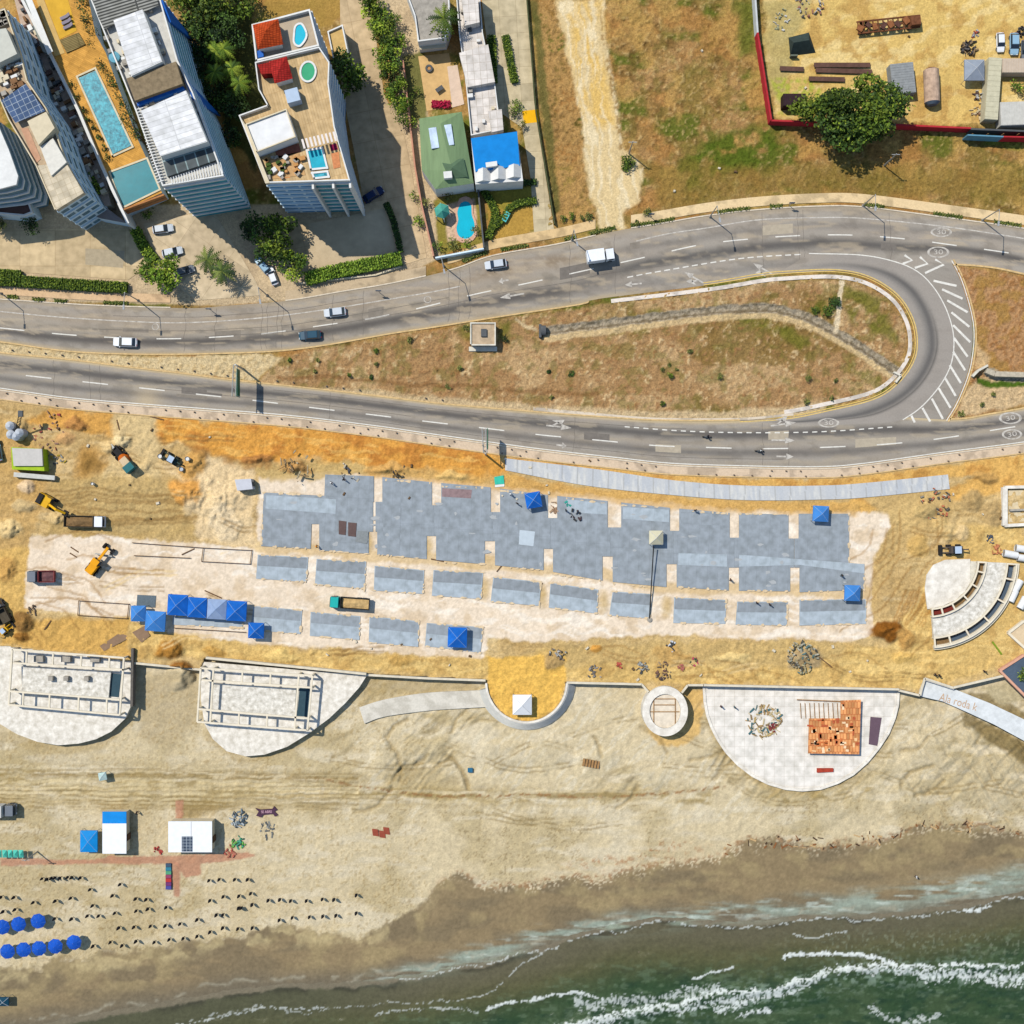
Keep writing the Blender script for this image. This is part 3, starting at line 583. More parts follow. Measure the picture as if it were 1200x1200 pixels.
for P, w, dn, a, rg in ((BR, 4.2, .44, .85, 1.2), (BRL, 11, .3, .75, 1.5), ([(840, 1180), (900, 1166), (930, 1160)], 12, .32, .75, 1.2), ([(1080, 1142), (1130, 1146), (1190, 1146)], 15, .36, .8, 1.2), ([(918, 1123), (975, 1117), (1026, 1123), (1050, 1131)], 5, .5, .9, .6), ([(569, 1182), (606, 1175), (668, 1165), (700, 1168), (707, 1172)], 3.5, .5, .8, .6), ([(680, 1174), (720, 1176), (770, 1172), (840, 1160)], 14, .28, .55, 1.4),
                  ([(524, 1175), (572, 1164), (600, 1140), (635, 1116)], 1.6, .42, .45, .5), ([(218, 1194), (299, 1182), (356, 1185), (420, 1178), (524, 1175)], 2.0, .3, .35, 1.), ([(200, 1202), (300, 1184), (380, 1180)], 2.5, .4, .5, .8), ([(470, 1150), (560, 1130), (635, 1114), (668, 1103), (716, 1091), (730, 1094), (770, 1083), (860, 1087), (945, 1080), (1050, 1076), (1125, 1067), (1180, 1052), (1200, 1050)], 2.0, .38, .5, 1.), ([(813, 1147), (840, 1138), (860, 1132)], 3, .5, .8, .4), ([(1130, 1066), (1150, 1066), (1160, 1062)], 4, .5, .8, .6), ([(930, 1096), (950, 1100), (990, 1092)], 2.5, .4, .5, .6), ([(1020, 1180), (1060, 1196), (1100, 1190)], 9, .3, .55, 1.2), ([(440, 1190), (500, 1184), (560, 1186)], 3, .35, .45, .8), ([(870, 1190), (900, 1186)], 7, .4, .8, 1)):
    FO = np.maximum(FO, foam(P, w, dn, a, rg))
wput(sst(sn3, .6, .74) * np.exp(-((SY - 1105) / 16) ** 2) * sst(SX, 880, 1000), (140, 146, 120), .5)
wput(sst(fbm(SX / 9, SY / 4, 151), .58, .72) * sst(dsh, 20, 60), (112, 130, 100), .35)
wput(sst(fbm(SX / 5, SY / 3, 155), .56, .66) * np.exp(-((SY - np.interp(SX, [p[0] for p in BR], [p[1] for p in BR]) - 8) / 16) ** 2) * sst(SX, 600, 700), (150, 168, 148), .55); wput(FO, (236, 240, 232), .94)
SZ = SEA_Z + (fbm(SX / 16, SY / 7, 153) - .5) * .5 * sst(dsh, 0, 30) + (sn3 - .5) * .14 * sst(dsh, 0, 20) + FO * .12
crest = 1 - sst(np.abs(SY - np.interp(SX, [p[0] for p in BR], [p[1] for p in BR]) - 3), 0, 9); SZ += crest * .45 * sst(SX, 600, 700)
SZ = np.where(dsh < 0, SEA_Z - .02 * np.clip(-dsh, 0, 40) * .3, SZ)
# the film of water ends where the sand stands above it
k2 = (H - SZ) / H
SV = np.stack([(SX - 600) * S * k2, (600 - SY) * S * k2, SZ], -1).reshape(-1, 3)
nr, ncol = SX.shape; ix = np.arange(nr * ncol).reshape(nr, ncol)
SF = np.stack([ix[1:, :-1], ix[1:, 1:], ix[:-1, 1:], ix[:-1, :-1]], -1).reshape(-1, 4)
dm = (dsh[1:, :-1] + dsh[1:, 1:] + dsh[:-1, 1:] + dsh[:-1, :-1]).ravel() / 4
SF = SF[dm > -22]; u, inv = np.unique(SF, return_inverse=True)
tag(np_mesh('sea_water', SV[u], inv.reshape(-1, 4), mat_vc('sea_water', .3, .22, 1.4, spec=.12, bump=.35, dist=.15, rough_attr=True), WC.reshape(-1, 3)[u], rgh=(.28 + .6 * FO + .3 * sst(-dsh, -6, 4)).ravel()[u]), kind='structure')

# ================================================================ roads
def strip(name, A, Bp, z, colfn, m, n_cross=26, step=2.6, kind='structure'):
    L = max(np.linalg.norm(np.diff(A, axis=0), axis=1).sum(), np.linalg.norm(np.diff(Bp, axis=0), axis=1).sum())
    n = max(2, int(L / step)); A = resample(A, n); Bp = resample(Bp, n)
    u = np.linspace(0, 1, n_cross); P = A[:, None, :] * (1 - u)[None, :, None] + Bp[:, None, :] * u[None, :, None]
    X, Y = P[..., 0], P[..., 1]; k = (H - z) / H
    V = np.stack([(X - 600) * S * k, (600 - Y) * S * k, np.full(X.shape, z)], -1).reshape(-1, 3)
    Vn = np.broadcast_to(u[None, :], X.shape); Vl = np.broadcast_to(np.linspace(0, 1, n)[:, None], X.shape)
    col = colfn(X, Y, Vn, Vl).reshape(-1, 3)
    ii = np.arange(n * n_cross).reshape(n, n_cross)
    F = np.stack([ii[:-1, :-1], ii[1:, :-1], ii[1:, 1:], ii[:-1, 1:]], -1).reshape(-1, 4)
    o = np_mesh(name, V, F, m, col); return tag(o, kind=kind) if kind else o
M_asph = mat_vc('asphalt', .85, .1, 3.0, spec=.05)
def mixc(c, rgb, m): m = np.clip(m, 0, 1)[..., None]; return c * (1 - m) + np.array(C(*rgb)) * m
def asph_base(X, Y):
    c = np.zeros(X.shape + (3,)); c[:] = C(172, 162, 147)
    c = mixc(c, (168, 156, 140), sst(fbm(X / 40, Y / 12, 161), .45, .65) * .8); return mixc(c, (136, 126, 112), sst(fbm(X / 12, Y / 6, 163), .52, .7) * .5)
def band(u, c, w): return np.exp(-((u - c) / w) ** 2)
def nr_col(X, Y, u, l):
    c = asph_base(X, Y)
    c = mixc(c, (172, 154, 126), (1 - sst(u, .0, .12)) * .7); c = mixc(c, (190, 168, 128), (sst(u, .9, 1.0)) * .75 * (1 - sst(X, 700, 800)))
    left = 1 - sst(X, 640, 760)
    c = mixc(c, (92, 87, 82), band(u, .74, .11) * .9 * left); c = mixc(c, (168, 152, 128), band(u, .52, .08) * .55 * left); c = mixc(c, (170, 150, 122), band(u, .3, .1) * .5 * left)
    c = mixc(c, (86, 83, 80), band(u, np.interp(X, [640, 760, 960, 1200], [.72, .56, .56, .72]), .09) * .85 * (1 - left)); c = mixc(c, (118, 112, 105), band(u, .3, .06) * .5 * (1 - left)); c = mixc(c, (118, 113, 107), band(u, .86, .06) * .5 * (1 - left) * (1 - sst(X, 940, 1000)))
    c = mixc(c, (138, 118, 94), np.exp(-((X - 625) / 70) ** 2) * band(u, .24, .1) * sst(fbm(X / 10, Y / 5, 169), .4, .58) * .8)
    c = mixc(c, (192, 174, 146), sst(fbm(X / 30, Y / 4, 167), .56, .7) * .55); c = mixc(c, (120, 114, 104), band(u, .52, .05) * .6 * sst(fbm(X / 14, Y / 6, 165), .5, .6) * left)
    return c
def sr_col(X, Y, u, l):
    c = asph_base(X, Y)
    c = mixc(c, (92, 88, 84), band(u, .3, .12) * .88); c = mixc(c, (186, 170, 144), sst(fbm(X / 30, Y / 3, 168), .58, .7) * .5); c = mixc(c, (104, 99, 94), band(u, .7, .1) * .7); c = mixc(c, (166, 152, 130), band(u, .5, .05) * .35); c = mixc(c, (160, 148, 130), band(u, .93, .05) * .6); c = mixc(c, (216, 190, 140), (1 - sst(u, 0, .09)) * .8)
    c = mixc(c, (206, 184, 146), band(X, 172, 16) * sst(u, .2, 1) * .7)
    return c
def lp_col(X, Y, u, l):
    c = asph_base(X, Y); e = sst(l, .0, .1) * (1 - sst(l, .9, 1)); c = mixc(c, (162, 153, 142), e * .7)
    c = mixc(c, (86, 84, 82), band(u, .42, .12) * .8 * sst(l, .0, .3) * (1 - sst(l, .92, 1))); c = mixc(c, (70, 68, 66), band(u, .56, .025) * .6 * sst(l, .35, .5) * (1 - sst(l, .8, .9))); c = mixc(c, (126, 122, 116), band(u, .3, .09) * .4 * e)
    return mixc(c, (196, 168, 112), (1 - sst(u, .0, .05)) * .5)
strip('north_road', NR_TOP, NR_LOW, .02, nr_col, M_asph, 34)
strip('gore_road', LP_GORE, np.r_[[[1060, 304]], LP_OUT], .012, lambda X, Y, u, l: mixc(asph_base(X, Y), (150, 142, 130), np.full(X.shape, .5)), M_asph, 8)
lpo = cr([(948, 298), (1010, 300), (1052, 308), (1077, 319), (1094, 335), (1107, 356), (1116, 380), (1119, 402), (1116, 425), (1107, 446), (1093, 465), (1077, 481), (1050, 494), (1000, 497), (940, 500)])
strip('loop_road', LP_IN[int(len(LP_IN) * .34):], lpo, .032, lp_col, M_asph, 30)
strip('south_road', SR_TOP, SR_LOW, .024, sr_col, M_asph, 30)

# painted markings
M_paint = mat('road_paint', (232, 226, 212), .8, .16, 1.6); M_worn = mat('worn_road_paint', (214, 206, 192), .8, .12, 1.2, rgb2=(172, 163, 150), detail=6.); M_yel = mat('yellow_paint', (232, 196, 110), .7, .2, 2.)
def lay(mb, P, w, z):
    """painted line of width w px along photo polyline"""
    P = np.array(P, float); d = np.gradient(P, axis=0); n = np.c_[-d[:, 1], d[:, 0]]; n /= np.linalg.norm(n, axis=1)[:, None] + 1e-9
    A = [W(*p, z) for p in P + n * w / 2]; Bq = [W(*p, z) for p in P - n * w / 2]; m = len(A)
    mb.add(A + Bq, [(i, i + 1, m + i + 1, m + i) for i in range(m - 1)])
def marking(name, items, z, m=M_paint, w=1.3):
    mb = MB()
    for P in items: lay(mb, P, w, z)
    return tag(mb.build(name, m), kind='structure')
def dashes(P, on, offl, start=0.):
    P = np.array(P, float); d = np.r_[0, np.cumsum(np.linalg.norm(np.diff(P, axis=0), axis=1))]; out = []; t = start
    while t + on < d[-1]:
        q = np.linspace(t, t + on, 5); out.append(np.c_[np.interp(q, d, P[:, 0]), np.interp(q, d, P[:, 1])]); t += on + offl
    return out
EDGE = cr([(-300, 338), (-60, 359), (0, 365), (76, 372), (160, 377), (220, 378), (300, 373), (380, 363), (460, 350), (527, 338), (600, 321), (690, 297), (773, 276), (829, 267), (890, 257.5), (960, 255), (1013, 256), (1107, 265.5), (1200, 279.5), (1260, 291), (1480, 343)])
LANE = cr([(-50, 379), (12, 385.5), (71, 391.5), (133, 395.5), (195, 397), (253, 395), (317, 390), (380, 381), (438, 372.5), (500, 359), (551, 346), (622, 331), (690, 316), (762, 300), (820, 287), (879, 280), (939, 276), (999, 275.5), (1061, 280), (1123, 288), (1186, 297), (1260, 310), (1480, 363)])
TURN = cr([(735, 325), (773, 318), (867, 303), (948, 297.5)])
marking('north_road_line', [EDGE[EDGE[:, 0] < 540], EDGE[EDGE[:, 0] > 740]], .026, M_worn)
marking('north_road_dash', dashes(LANE, 29, 32.4, 50) + dashes(TURN, 7, 4), .026)
marking('south_road_dash', dashes(cr([(-36, 432), (30, 440), (99, 447.5), (164, 454.5), (232, 462), (300, 469.5), (368, 478), (436, 486), (501, 494), (570, 502), (637, 510), (703, 516), (767, 522), (835, 524.5), (901, 525.8), (970, 524), (1038, 520.5), (1101, 514), (1167, 503.5), (1260, 487), (1480, 435)]), 30, 36.8, 0) + dashes(cr([(732, 500), (800, 505), (873, 507), (960, 506), (1050, 500)]), 6, 5), .03)
marking('south_road_line', [SR_LOW + np.array([0, -1.2])], .03, w=1.1)
marking('loop_line', [LP_GORE[LP_GORE[:, 0] > 940], off(LP_OUT, -1.5)], .038, w=1.2)
marking('yellow_line', [off(LP_IN[int(len(LP_IN) * .2):], -1.2), off(LP_IN[int(len(LP_IN) * .2):], 1.4)], .038, M_yel, 1.)
HT = [((1060, 299), (1069, 305), (1058, 309)), ((1078, 301), (1087, 309), (1072, 314)), ((1096, 304), (1106, 310), (1084, 320)), ((1094, 329), (1121, 335)), ((1104, 339), (1128, 350)), ((1110, 352), (1134, 366)), ((1115, 366), (1136, 383)), ((1117, 381), (1137, 401)), ((1118, 396), (1134, 418)), ((1117, 412), (1131, 434)), ((1113, 428), (1126, 449)), ((1107, 442), (1120, 464)), ((1100, 455), (1114, 478)), ((1092, 467), (1105, 491)), ((1081, 478), (1090, 494)), ((1068, 487), (1072, 495))]
marking('hatch_marking', [np.array(p, float) for p in HT], .036, w=2.6)
def arrow(name, x, y, l, rz, z=.034, fork=False):
    mb = MB(); c = W(x, y, z); R = Matrix.Rotation(rz, 2)
    def q(p): v = R @ Vector(p); return (c.x + v.x, c.y + v.y, z)
    L = l * S
    mb.add([q(p) for p in ((-L / 2, -.16), (L * .1, -.16), (L * .1, .16), (-L / 2, .16))], [(0, 1, 2, 3)]); mb.add([q(p) for p in ((L * .08, -.62), (L / 2, 0), (L * .08, .62))], [(0, 1, 2)])
    if fork: mb.add([q(p) for p in ((-L * .3, .1), (-L * .05, .95), (L * .02, .8), (-L * .2, .1))], [(0, 1, 2, 3)]); mb.add([q(p) for p in ((-L * .3, 1.1), (L * .2, 1.5), (L * .1, .5))], [(0, 1, 2)])
    return tag(mb.build(name, M_worn), kind='structure')
arrow('arrow_marking', 600, 346.5, 29, math.radians(190)); arrow('arrow_marking', 742, 333, 20, math.radians(185)); arrow('arrow_marking', 813, 325, 26, math.radians(150), .034, True); arrow('arrow_marking', 894, 315, 26, math.radians(150), .034, True)
arrow('arrow_marking', 655, 500, 30, math.radians(-6), .034, True); arrow('arrow_marking', 918, 497, 30, math.radians(8), .042, True); arrow('arrow_marking', 918, 516, 28, math.radians(-1)); arrow('arrow_marking', 920, 535, 20, math.radians(-1)); arrow('arrow_marking', 658, 522, 12, math.radians(-6)); arrow('arrow_marking', 590, 329, 12, math.radians(190))
def roundel(x, y, rx, ry, z, rz=0., txt='30', bold=1.):
    mb = MB(); c = W(x, y, z)
    n = 36; P = []
    for k in range(n):
        t = 2 * math.pi * k / n
        for f in (1, .78): P.append((c.x + rx * S * f * math.cos(t), c.y + ry * S * f * math.sin(t), z))
    mb.add(P, [(2 * k, 2 * ((k + 1) % n), 2 * ((k + 1) % n) + 1, 2 * k + 1) for k in range(n)])
    o = tag(mb.build('speed_roundel', M_worn), kind='structure')
    if txt: text('speed_number', txt, (c.x, c.y, z), 1.35, rz, M_worn, None, sx=1.5, parent=o)
def text(name, s, loc, size, rz, m, spacing=None, sx=1., parent=None, ext=0.):
    cu = bpy.data.curves.new(name, 'FONT'); cu.body = s; cu.size = size; cu.align_x = 'CENTER'; cu.align_y = 'CENTER'; cu.extrude = ext
    if spacing: cu.space_character = spacing
    tmp = bpy.data.objects.new('tmp', cu); COL.objects.link(tmp)
    bpy.context.view_layer.update()
    me = bpy.data.meshes.new_from_object(tmp.evaluated_get(bpy.context.evaluated_depsgraph_get()))
    bpy.data.objects.remove(tmp)
    me.name = name; me.materials.clear(); me.materials.append(m)
    o = bpy.data.objects.new(name, me); COL.objects.link(o)
    o.location = loc; o.rotation_euler = (0, 0, rz); o.scale = (sx, 1, 1)
    if parent is not None:
        o.parent = parent
    return o
roundel(1103, 272, 12.5, 5.6, .036); roundel(1099.5, 295.5, 13, 6.6, .04); roundel(971, 495.5, 12.5, 5.4, .042); roundel(1184, 490, 13.5, 7, .036, math.radians(12)); roundel(1186, 509, 12, 6, .036, math.radians(12)); roundel(182, 383, 4, 4, .036, 0, ''); roundel(501, 351, 4.5, 4, .036, 0, '')

# tar seams and repair patches
M_tar = mat('tar_seam', (112, 104, 96), .9, .15, 2.)
def along(A, Bq, u): n = 300; return resample(A, n) * (1 - u) + resample(Bq, n) * u
for A, Bq, us in ((NR_TOP, NR_LOW, (.2, .5, .63)), (SR_TOP, SR_LOW, (.17, .5, .83))):
    for u in us:
        q = along(A, Bq, u); k0 = random.randint(60, 120); marking('tar_seam', [q[k0:k0 + random.randint(40, 110)]], .0262 if A is NR_TOP else .0302, M_tar, .45)
for k in range(16):
    A, Bq, z = random.choice([(NR_TOP, NR_LOW, .0212 + k * .00024), (SR_TOP, SR_LOW, .0252 + k * .00024)]); u0 = random.uniform(.1, .7); k0 = random.randint(55, 230); k1 = k0 + random.randint(3, 9); u1 = u0 + random.uniform(.08, .2)
    q0 = along(A, Bq, u0)[k0:k1]; q1 = along(A, Bq, u1)[k0:k1]; P = [W(*p, z) for p in q0] + [W(*p, z) for p in q1[::-1]]; tag(MB().add(P, [tuple(range(len(P)))]).build('road_patch', mat('road_patch_%d' % (k % 3), [(126, 118, 108), (186, 172, 148), (142, 132, 118)][k % 3], .9, .12, 1.)), kind='structure')
for k in range(24):
    A, Bq, z = random.choice([(NR_TOP, NR_LOW, .0272 + k * .0001), (SR_TOP, SR_LOW, .0312 + k * .0001)]); k0 = random.randint(55, 235); q = [along(A, Bq, u)[k0] + np.array([random.uniform(-1.5, 1.5), 0]) for u in np.linspace(.04, .96, 8)]; marking('tar_seam', [q], z, M_tar, .35)
# pavements with kerbs
M_pav = mat_vc('paving', .9, .16, 3.0, spec=.04)
def pav_col(rgb, rgb2=None):
    def f(X, Y, u, l):
        c = np.zeros(X.shape + (3,)); c[:] = C(*rgb); c = mixc(c, rgb2 or tuple(x * .86 for x in rgb), sst(fbm(X / 9, Y / 9, 171), .48, .66)); return c
    return f
def kerb(name, P, w, h, m, base=0.):
    mb = MB(); P = np.array(P)
    A = [W(*p, base + h) for p in off(P, w / 2)]; Bq = [W(*p, base + h) for p in off(P, -w / 2)]; n = len(A)
    dn = Vector((0, 0, h + .05))
    mb.add(A + Bq + [a - dn for a in A] + [b - dn for b in Bq], [f for i in range(n - 1) for f in ((i, i + 1, n + i + 1, n + i), (2 * n + i, 2 * n + i + 1, i + 1, i), (n + i, n + i + 1, 3 * n + i + 1, 3 * n + i))])
    return tag(mb.build(name, m), kind='structure')
M_kerb = mat('kerb_concrete', (226, 210, 184), .9, .18, 1.5); M_kerb2 = mat('loop_path_concrete', (236, 222, 206), .9, .14, 1.5)
NT = NR_TOP
segs = lambda P, a, b: P[(P[:, 0] > a) & (P[:, 0] < b)]
strip('pavement', segs(NT, -290, 205) + np.array([0, -16]), segs(NT, -290, 205) + np.array([0, -6]), .1, pav_col((226, 190, 146)), M_pav, 8)
strip('pavement', segs(NT, 330, 500) + np.array([0, -12]), segs(NT, 330, 500) + np.array([0, -1]), .1, pav_col((206, 182, 146)), M_pav, 8)
strip('pavement', segs(NT, 520, 700) + np.array([0, -19]), segs(NT, 520, 700) + np.array([0, -8]), .1, pav_col((232, 198, 144)), M_pav, 8)
strip('pavement', segs(NT, 734, 1470) + np.array([0, -15.5]), segs(NT, 734, 1470) + np.array([0, -4.5]), .1, pav_col((238, 208, 158)), M_pav, 8)
for a, b in ((-290, 205), (330, 500), (520, 700), (734, 1470)): kerb('kerb', segs(NT, a, b) + np.array([0, -.6]), 1.4, .13, M_kerb)
kerb('kerb', segs(NR_LOW, -290, 700) + np.array([0, .6]), 1.6, .13, mat('dusty_kerb', (220, 186, 130), .9, .2, 1.5)); kerb('kerb', segs(SR_TOP, -290, 870) + np.array([0, -.8]), 1.6, .13, _M['dusty_kerb']); kerb('kerb', segs(NR_LOW, 1114, 1470) + np.array([0, 1]), 2, .13, _M['dusty_kerb']); kerb('kerb', segs(SR_TOP, 1110, 1470) + np.array([0, -1]), 2, .13, _M['dusty_kerb'])
kerb('kerb', off(LP_OUT, -4), 1.6, .13, _M['dusty_kerb'])
strip('pavement', off(LP_IN[int(len(LP_IN) * .02):int(len(LP_IN) * .93)], 5), off(LP_IN[int(len(LP_IN) * .02):int(len(LP_IN) * .93)], 9.6), .13, pav_col((240, 226, 208)), M_pav, 8)
strip('pavement', cr([(625, 477), (700, 484), (773, 489.5), (867, 489.5), (930, 484)]), cr([(625, 481), (700, 488), (773, 492.5), (867, 492.5), (930, 487)]), .12, pav_col((226, 208, 182)), M_pav, 6)
strip('pavement', SR_LOW + np.array([0, 2.2]), SR_LOW + np.array([0, 11.5]), .1, pav_col((224, 198, 166)), M_pav, 8); kerb('kerb', SR_LOW + np.array([0, 1.2]), 1.4, .13, M_kerb); kerb('kerb', SR_LOW + np.array([0, 12]), 1.2, .15, _M['dusty_kerb'])
# pale walkway being cast along the site
def walk_col(X, Y, u, l):
    c = np.zeros(X.shape + (3,)); c[:] = C(206, 205, 200); b = vn(np.floor(X / 8.2), np.zeros_like(X), 181); c = mixc(c, (186, 190, 194), b * .8); c = mixc(c, (226, 222, 210), sst(fbm(X / 3, Y / 14, 183), .5, .7) * .6)
    return mixc(c, (168, 166, 160), (np.mod(X, 17.8) < 1.2) * .7)
strip('walkway', cr([(592, 537), (700, 550), (791, 563), (873, 569), (960, 569), (1013, 566), (1111, 556)]), cr([(592, 551), (687, 569), (787, 580), (873, 586), (960, 585.5), (1013, 583), (1113, 573)]), .14, walk_col, mat_vc('fresh_concrete', .85, .1, 3., spec=.04), 10, 1.3)
# ================================================================ vegetation
M_leaf = mat_vc('leaves', .7, .2, 5., spec=.2); M_bark = mat('bark', (120, 96, 70), .95, .3, 3.)
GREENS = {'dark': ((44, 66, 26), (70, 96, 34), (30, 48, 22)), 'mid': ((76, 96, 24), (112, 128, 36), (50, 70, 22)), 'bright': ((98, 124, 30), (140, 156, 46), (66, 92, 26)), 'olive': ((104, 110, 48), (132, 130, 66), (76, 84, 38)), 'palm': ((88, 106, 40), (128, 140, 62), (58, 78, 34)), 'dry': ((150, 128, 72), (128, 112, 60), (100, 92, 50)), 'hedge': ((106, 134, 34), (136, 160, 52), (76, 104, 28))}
def leaf_mesh(name, C3, size, cols, up=.45, rnd=random):
    """one quad per leaf spray, facing mostly up, at the points C3"""
    n = len(C3); rs = np.random.RandomState(rnd.randrange(10 ** 6))
    nor = rs.normal(size=(n, 3)); nor[:, 2] = np.abs(nor[:, 2]) + up; nor /= np.linalg.norm(nor, axis=1)[:, None]
    t = np.cross(nor, rs.normal(size=(n, 3))); t /= np.linalg.norm(t, axis=1)[:, None]; b = np.cross(nor, t)
    s = size * rs.uniform(.6, 1.3, (n, 1)); w = s * rs.uniform(.4, .8, (n, 1))
    V = np.stack([C3 - t * s, C3 - b * w + t * s * .1, C3 + t * s, C3 + b * w + t * s * .1], 1).reshape(-1, 3)
    F = np.arange(4 * n).reshape(n, 4)
    return np_mesh(name, V, F, M_leaf, np.repeat(cols, 4, 0), smooth=False)
def pick_cols(n, tone, rs, clump=None):
    P = np.array([C(*c) for c in GREENS[tone]]) * 1.35; q = rs.randint(0, 3, n) if clump is None else np.where(rs.rand(n) < .7, clump, rs.randint(0, 3, n))
    return P[q] * rs.uniform(.75, 1.25, (n, 1))
def crown_points(rx, ry, rz, n, rs, clumps=14, lump=.42):
    cc = rs.normal(size=(clumps, 3)); cc /= np.linalg.norm(cc, axis=1)[:, None]; cc *= rs.uniform(.35, .78, (clumps, 1)); cc[:, 2] = cc[:, 2] * .8
    k = rs.randint(0, clumps, n); p = rs.normal(size=(n, 3)); p /= np.linalg.norm(p, axis=1)[:, None]
    p = cc[k] + p * lump * rs.uniform(.55, 1.0, (n, 1)) * rs.uniform(.7, 1.2, clumps)[k][:, None]
    q = np.sqrt(p[:, 0] ** 2 + p[:, 1] ** 2); p = p / np.percentile(q, 94)
    return p * np.array([rx, ry, rz]), k
def tree(px, py, r, h, tone, label, name='broadleaf_tree', cat='tree', group=None, ry=None, dens=1., rzf=.42, rot=0., leaf=None, base=None, clumps=None):
    """r, ry: crown radii in photo px"""
    ry = ry or r; g = base if base is not None else G(px, py); rs = np.random.RandomState(random.randrange(10 ** 6))
    R1, R2 = r * S * .98, ry * S * .98; z = max(h * rzf, .4)
    t = thing(name, label, cat, g, 0, group)
    n = int(min(15000, max(90, 110 * R1 * R2 * dens))); leaf = leaf or max(.16, min(.5, .1 + R1 * .055)); n = int(n * (.3 / leaf) ** 1.0) if R1 > 2 else n
    P, k = crown_points(R1, R2, z, n, rs, clumps or int(10 + R1 * 2.5), .5 if R1 < 2 else .34)
    c, q = math.cos(rot), math.sin(rot); P = np.c_[P[:, 0] * c - P[:, 1] * q, P[:, 0] * q + P[:, 1] * c, P[:, 2]]
    ck = rs.randint(0, 3, 400)[k]; cb = rs.uniform(.62, 1.35, 400)[k][:, None]
    o = leaf_mesh('crown', P + np.array([0, 0, h - z * .9]), leaf, pick_cols(n, tone, rs, ck) * cb); o.parent = t
    mb = MB(); mb.tube((0, 0, -.2), (0.05, .02, h * .55), max(.07, h * .03), max(.04, h * .018), 7)
    for a in range(5):
        an = a * 1.26 + rs.rand(); mb.tube((0, 0, h * (.35 + .04 * a)), (R1 * .5 * math.cos(an), R2 * .5 * math.sin(an), h * .75), max(.04, h * .012), .03, 5)
    tr = mb.build('trunk', M_bark); tr.parent = t
    return t
def palm(px, py, r, h, label, tone='palm', group=None, n=18):
    g = G(px, py); t = thing('palm_tree', label, 'palm', g, 0, group); rs = np.random.RandomState(random.randrange(10 ** 6)); R = r * S
    V = []; F = []; cols = []
    P3 = np.array([C(*c) for c in GREENS[tone]])
    for i in range(n):
        a = 2 * math.pi * i / n + rs.uniform(-.2, .2); L = R * rs.uniform(.75, 1.08); up = rs.uniform(.1, .5); d = np.array([math.cos(a), math.sin(a), 0]); sd = np.array([-d[1], d[0], 0]); col = P3[rs.randint(3)] * rs.uniform(.8, 1.2)
        pts = []
        for s in range(9):
            u = s / 8; pts.append(d * L * u + np.array([0, 0, h + L * (up * u - .75 * u * u)]))
        for s in range(8):
            p, q = pts[s], pts[s + 1]; w = R * .17 * math.sin(math.pi * min(1, (s + 1.2) / 9)) + .04
            for sg in (-1, 1):
                b = len(V); tip = (p + q) / 2 + d * L * .11 + sd * sg * w + np.array([0, 0, -w * .45]); V += [p, q, tip]; F.append((b, b + 1, b + 2)); cols += [col * rs.uniform(.85, 1.15)] * 3
    o = np_mesh('crown', np.array(V), np.array(F), M_leaf, np.array(cols), smooth=False); o.parent = t
    mb = MB(); mb.tube((0, 0, -.2), (.1, -.05, h), .2, .13, 8); tr = mb.build('trunk', M_bark); tr.parent = t
    return t
def hedge(P, w, h, label, tone='hedge', name='hedge', cat='hedge', dens=1., group=None):
    """clipped hedge along a photo polyline, w px wide"""
    P = cr(P, 2.5); rs = np.random.RandomState(random.randrange(10 ** 6)); o0 = G(*P[len(P) // 2]); pts = []
    L = np.linalg.norm(np.diff(P, axis=0), axis=1).sum() * S; n = int(L * (w * S + 2 * h) * 26 * dens) + 20
    nn = off(P, 1.0) - P; i = rs.randint(0, len(P), n); u = rs.uniform(-1, 1, n); side = rs.rand(n) < .4; u = np.where(side, np.sign(u) * .95, u); zz = np.where(side, rs.uniform(.1, 1, n), 1.) * h * rs.uniform(.85, 1.1, n)
    q = P[i] + nn[i] * (u * w / 2)[:, None] + rs.uniform(-.8, .8, (n, 2)); base = np.array([gz(*p) for p in P])[i]
    k = (H - base) / H; C3 = np.c_[(q[:, 0] - 600) * S * k, (600 - q[:, 1]) * S * k, base + zz] - np.array(o0)
    t = thing(name, label, cat, o0, 0, group)
    o = leaf_mesh('foliage', C3, .2, pick_cols(n, tone, rs), up=.7); o.parent = t
    mb = MB(); A = [W(*p) for p in off(P, w * .4)]; Bq = [W(*p) for p in off(P, -w * .4)]
    for j in range(0, len(A) - 1):
        mb.add([Vector(v) + Vector((0, 0, zo)) for zo in (o0.z - .1, o0.z + h * .82) for v in (A[j], A[j + 1], Bq[j + 1], Bq[j])], [(4, 5, 6, 7), (0, 1, 5, 4), (2, 3, 7, 6), (1, 2, 6, 5), (3, 0, 4, 7)])
    mb.build('stems', mat('hedge_core', (58, 78, 26), .95, .3, 3.), t)
    return t
def wall_line(P, w, h, m, label, name='boundary_wall', cat='wall', z0=-.1, group=None, cap=None, top=True):
    """wall along ground points; P are photo px of the wall's TOP when top"""
    P = [W(*p, h) if top else W(*p, 0) for p in P]; c = P[0].copy(); c.z = 0
    t = thing(name, label, cat, c, 0, group); mb = MB()
    for a, b in zip(P[:-1], P[1:]):
        a = Vector((a.x, a.y, h)); b = Vector((b.x, b.y, h)); mb.bar(a, b, w, h - z0)
    mb.build('wall', m, t)
    if cap:
        mb = MB()
        for a, b in zip(P[:-1], P[1:]): mb.bar(Vector((a.x, a.y, h + .08)), Vector((b.x, b.y, h + .08)), w + .1, .078)
        mb.build('coping', cap, t)
    return t

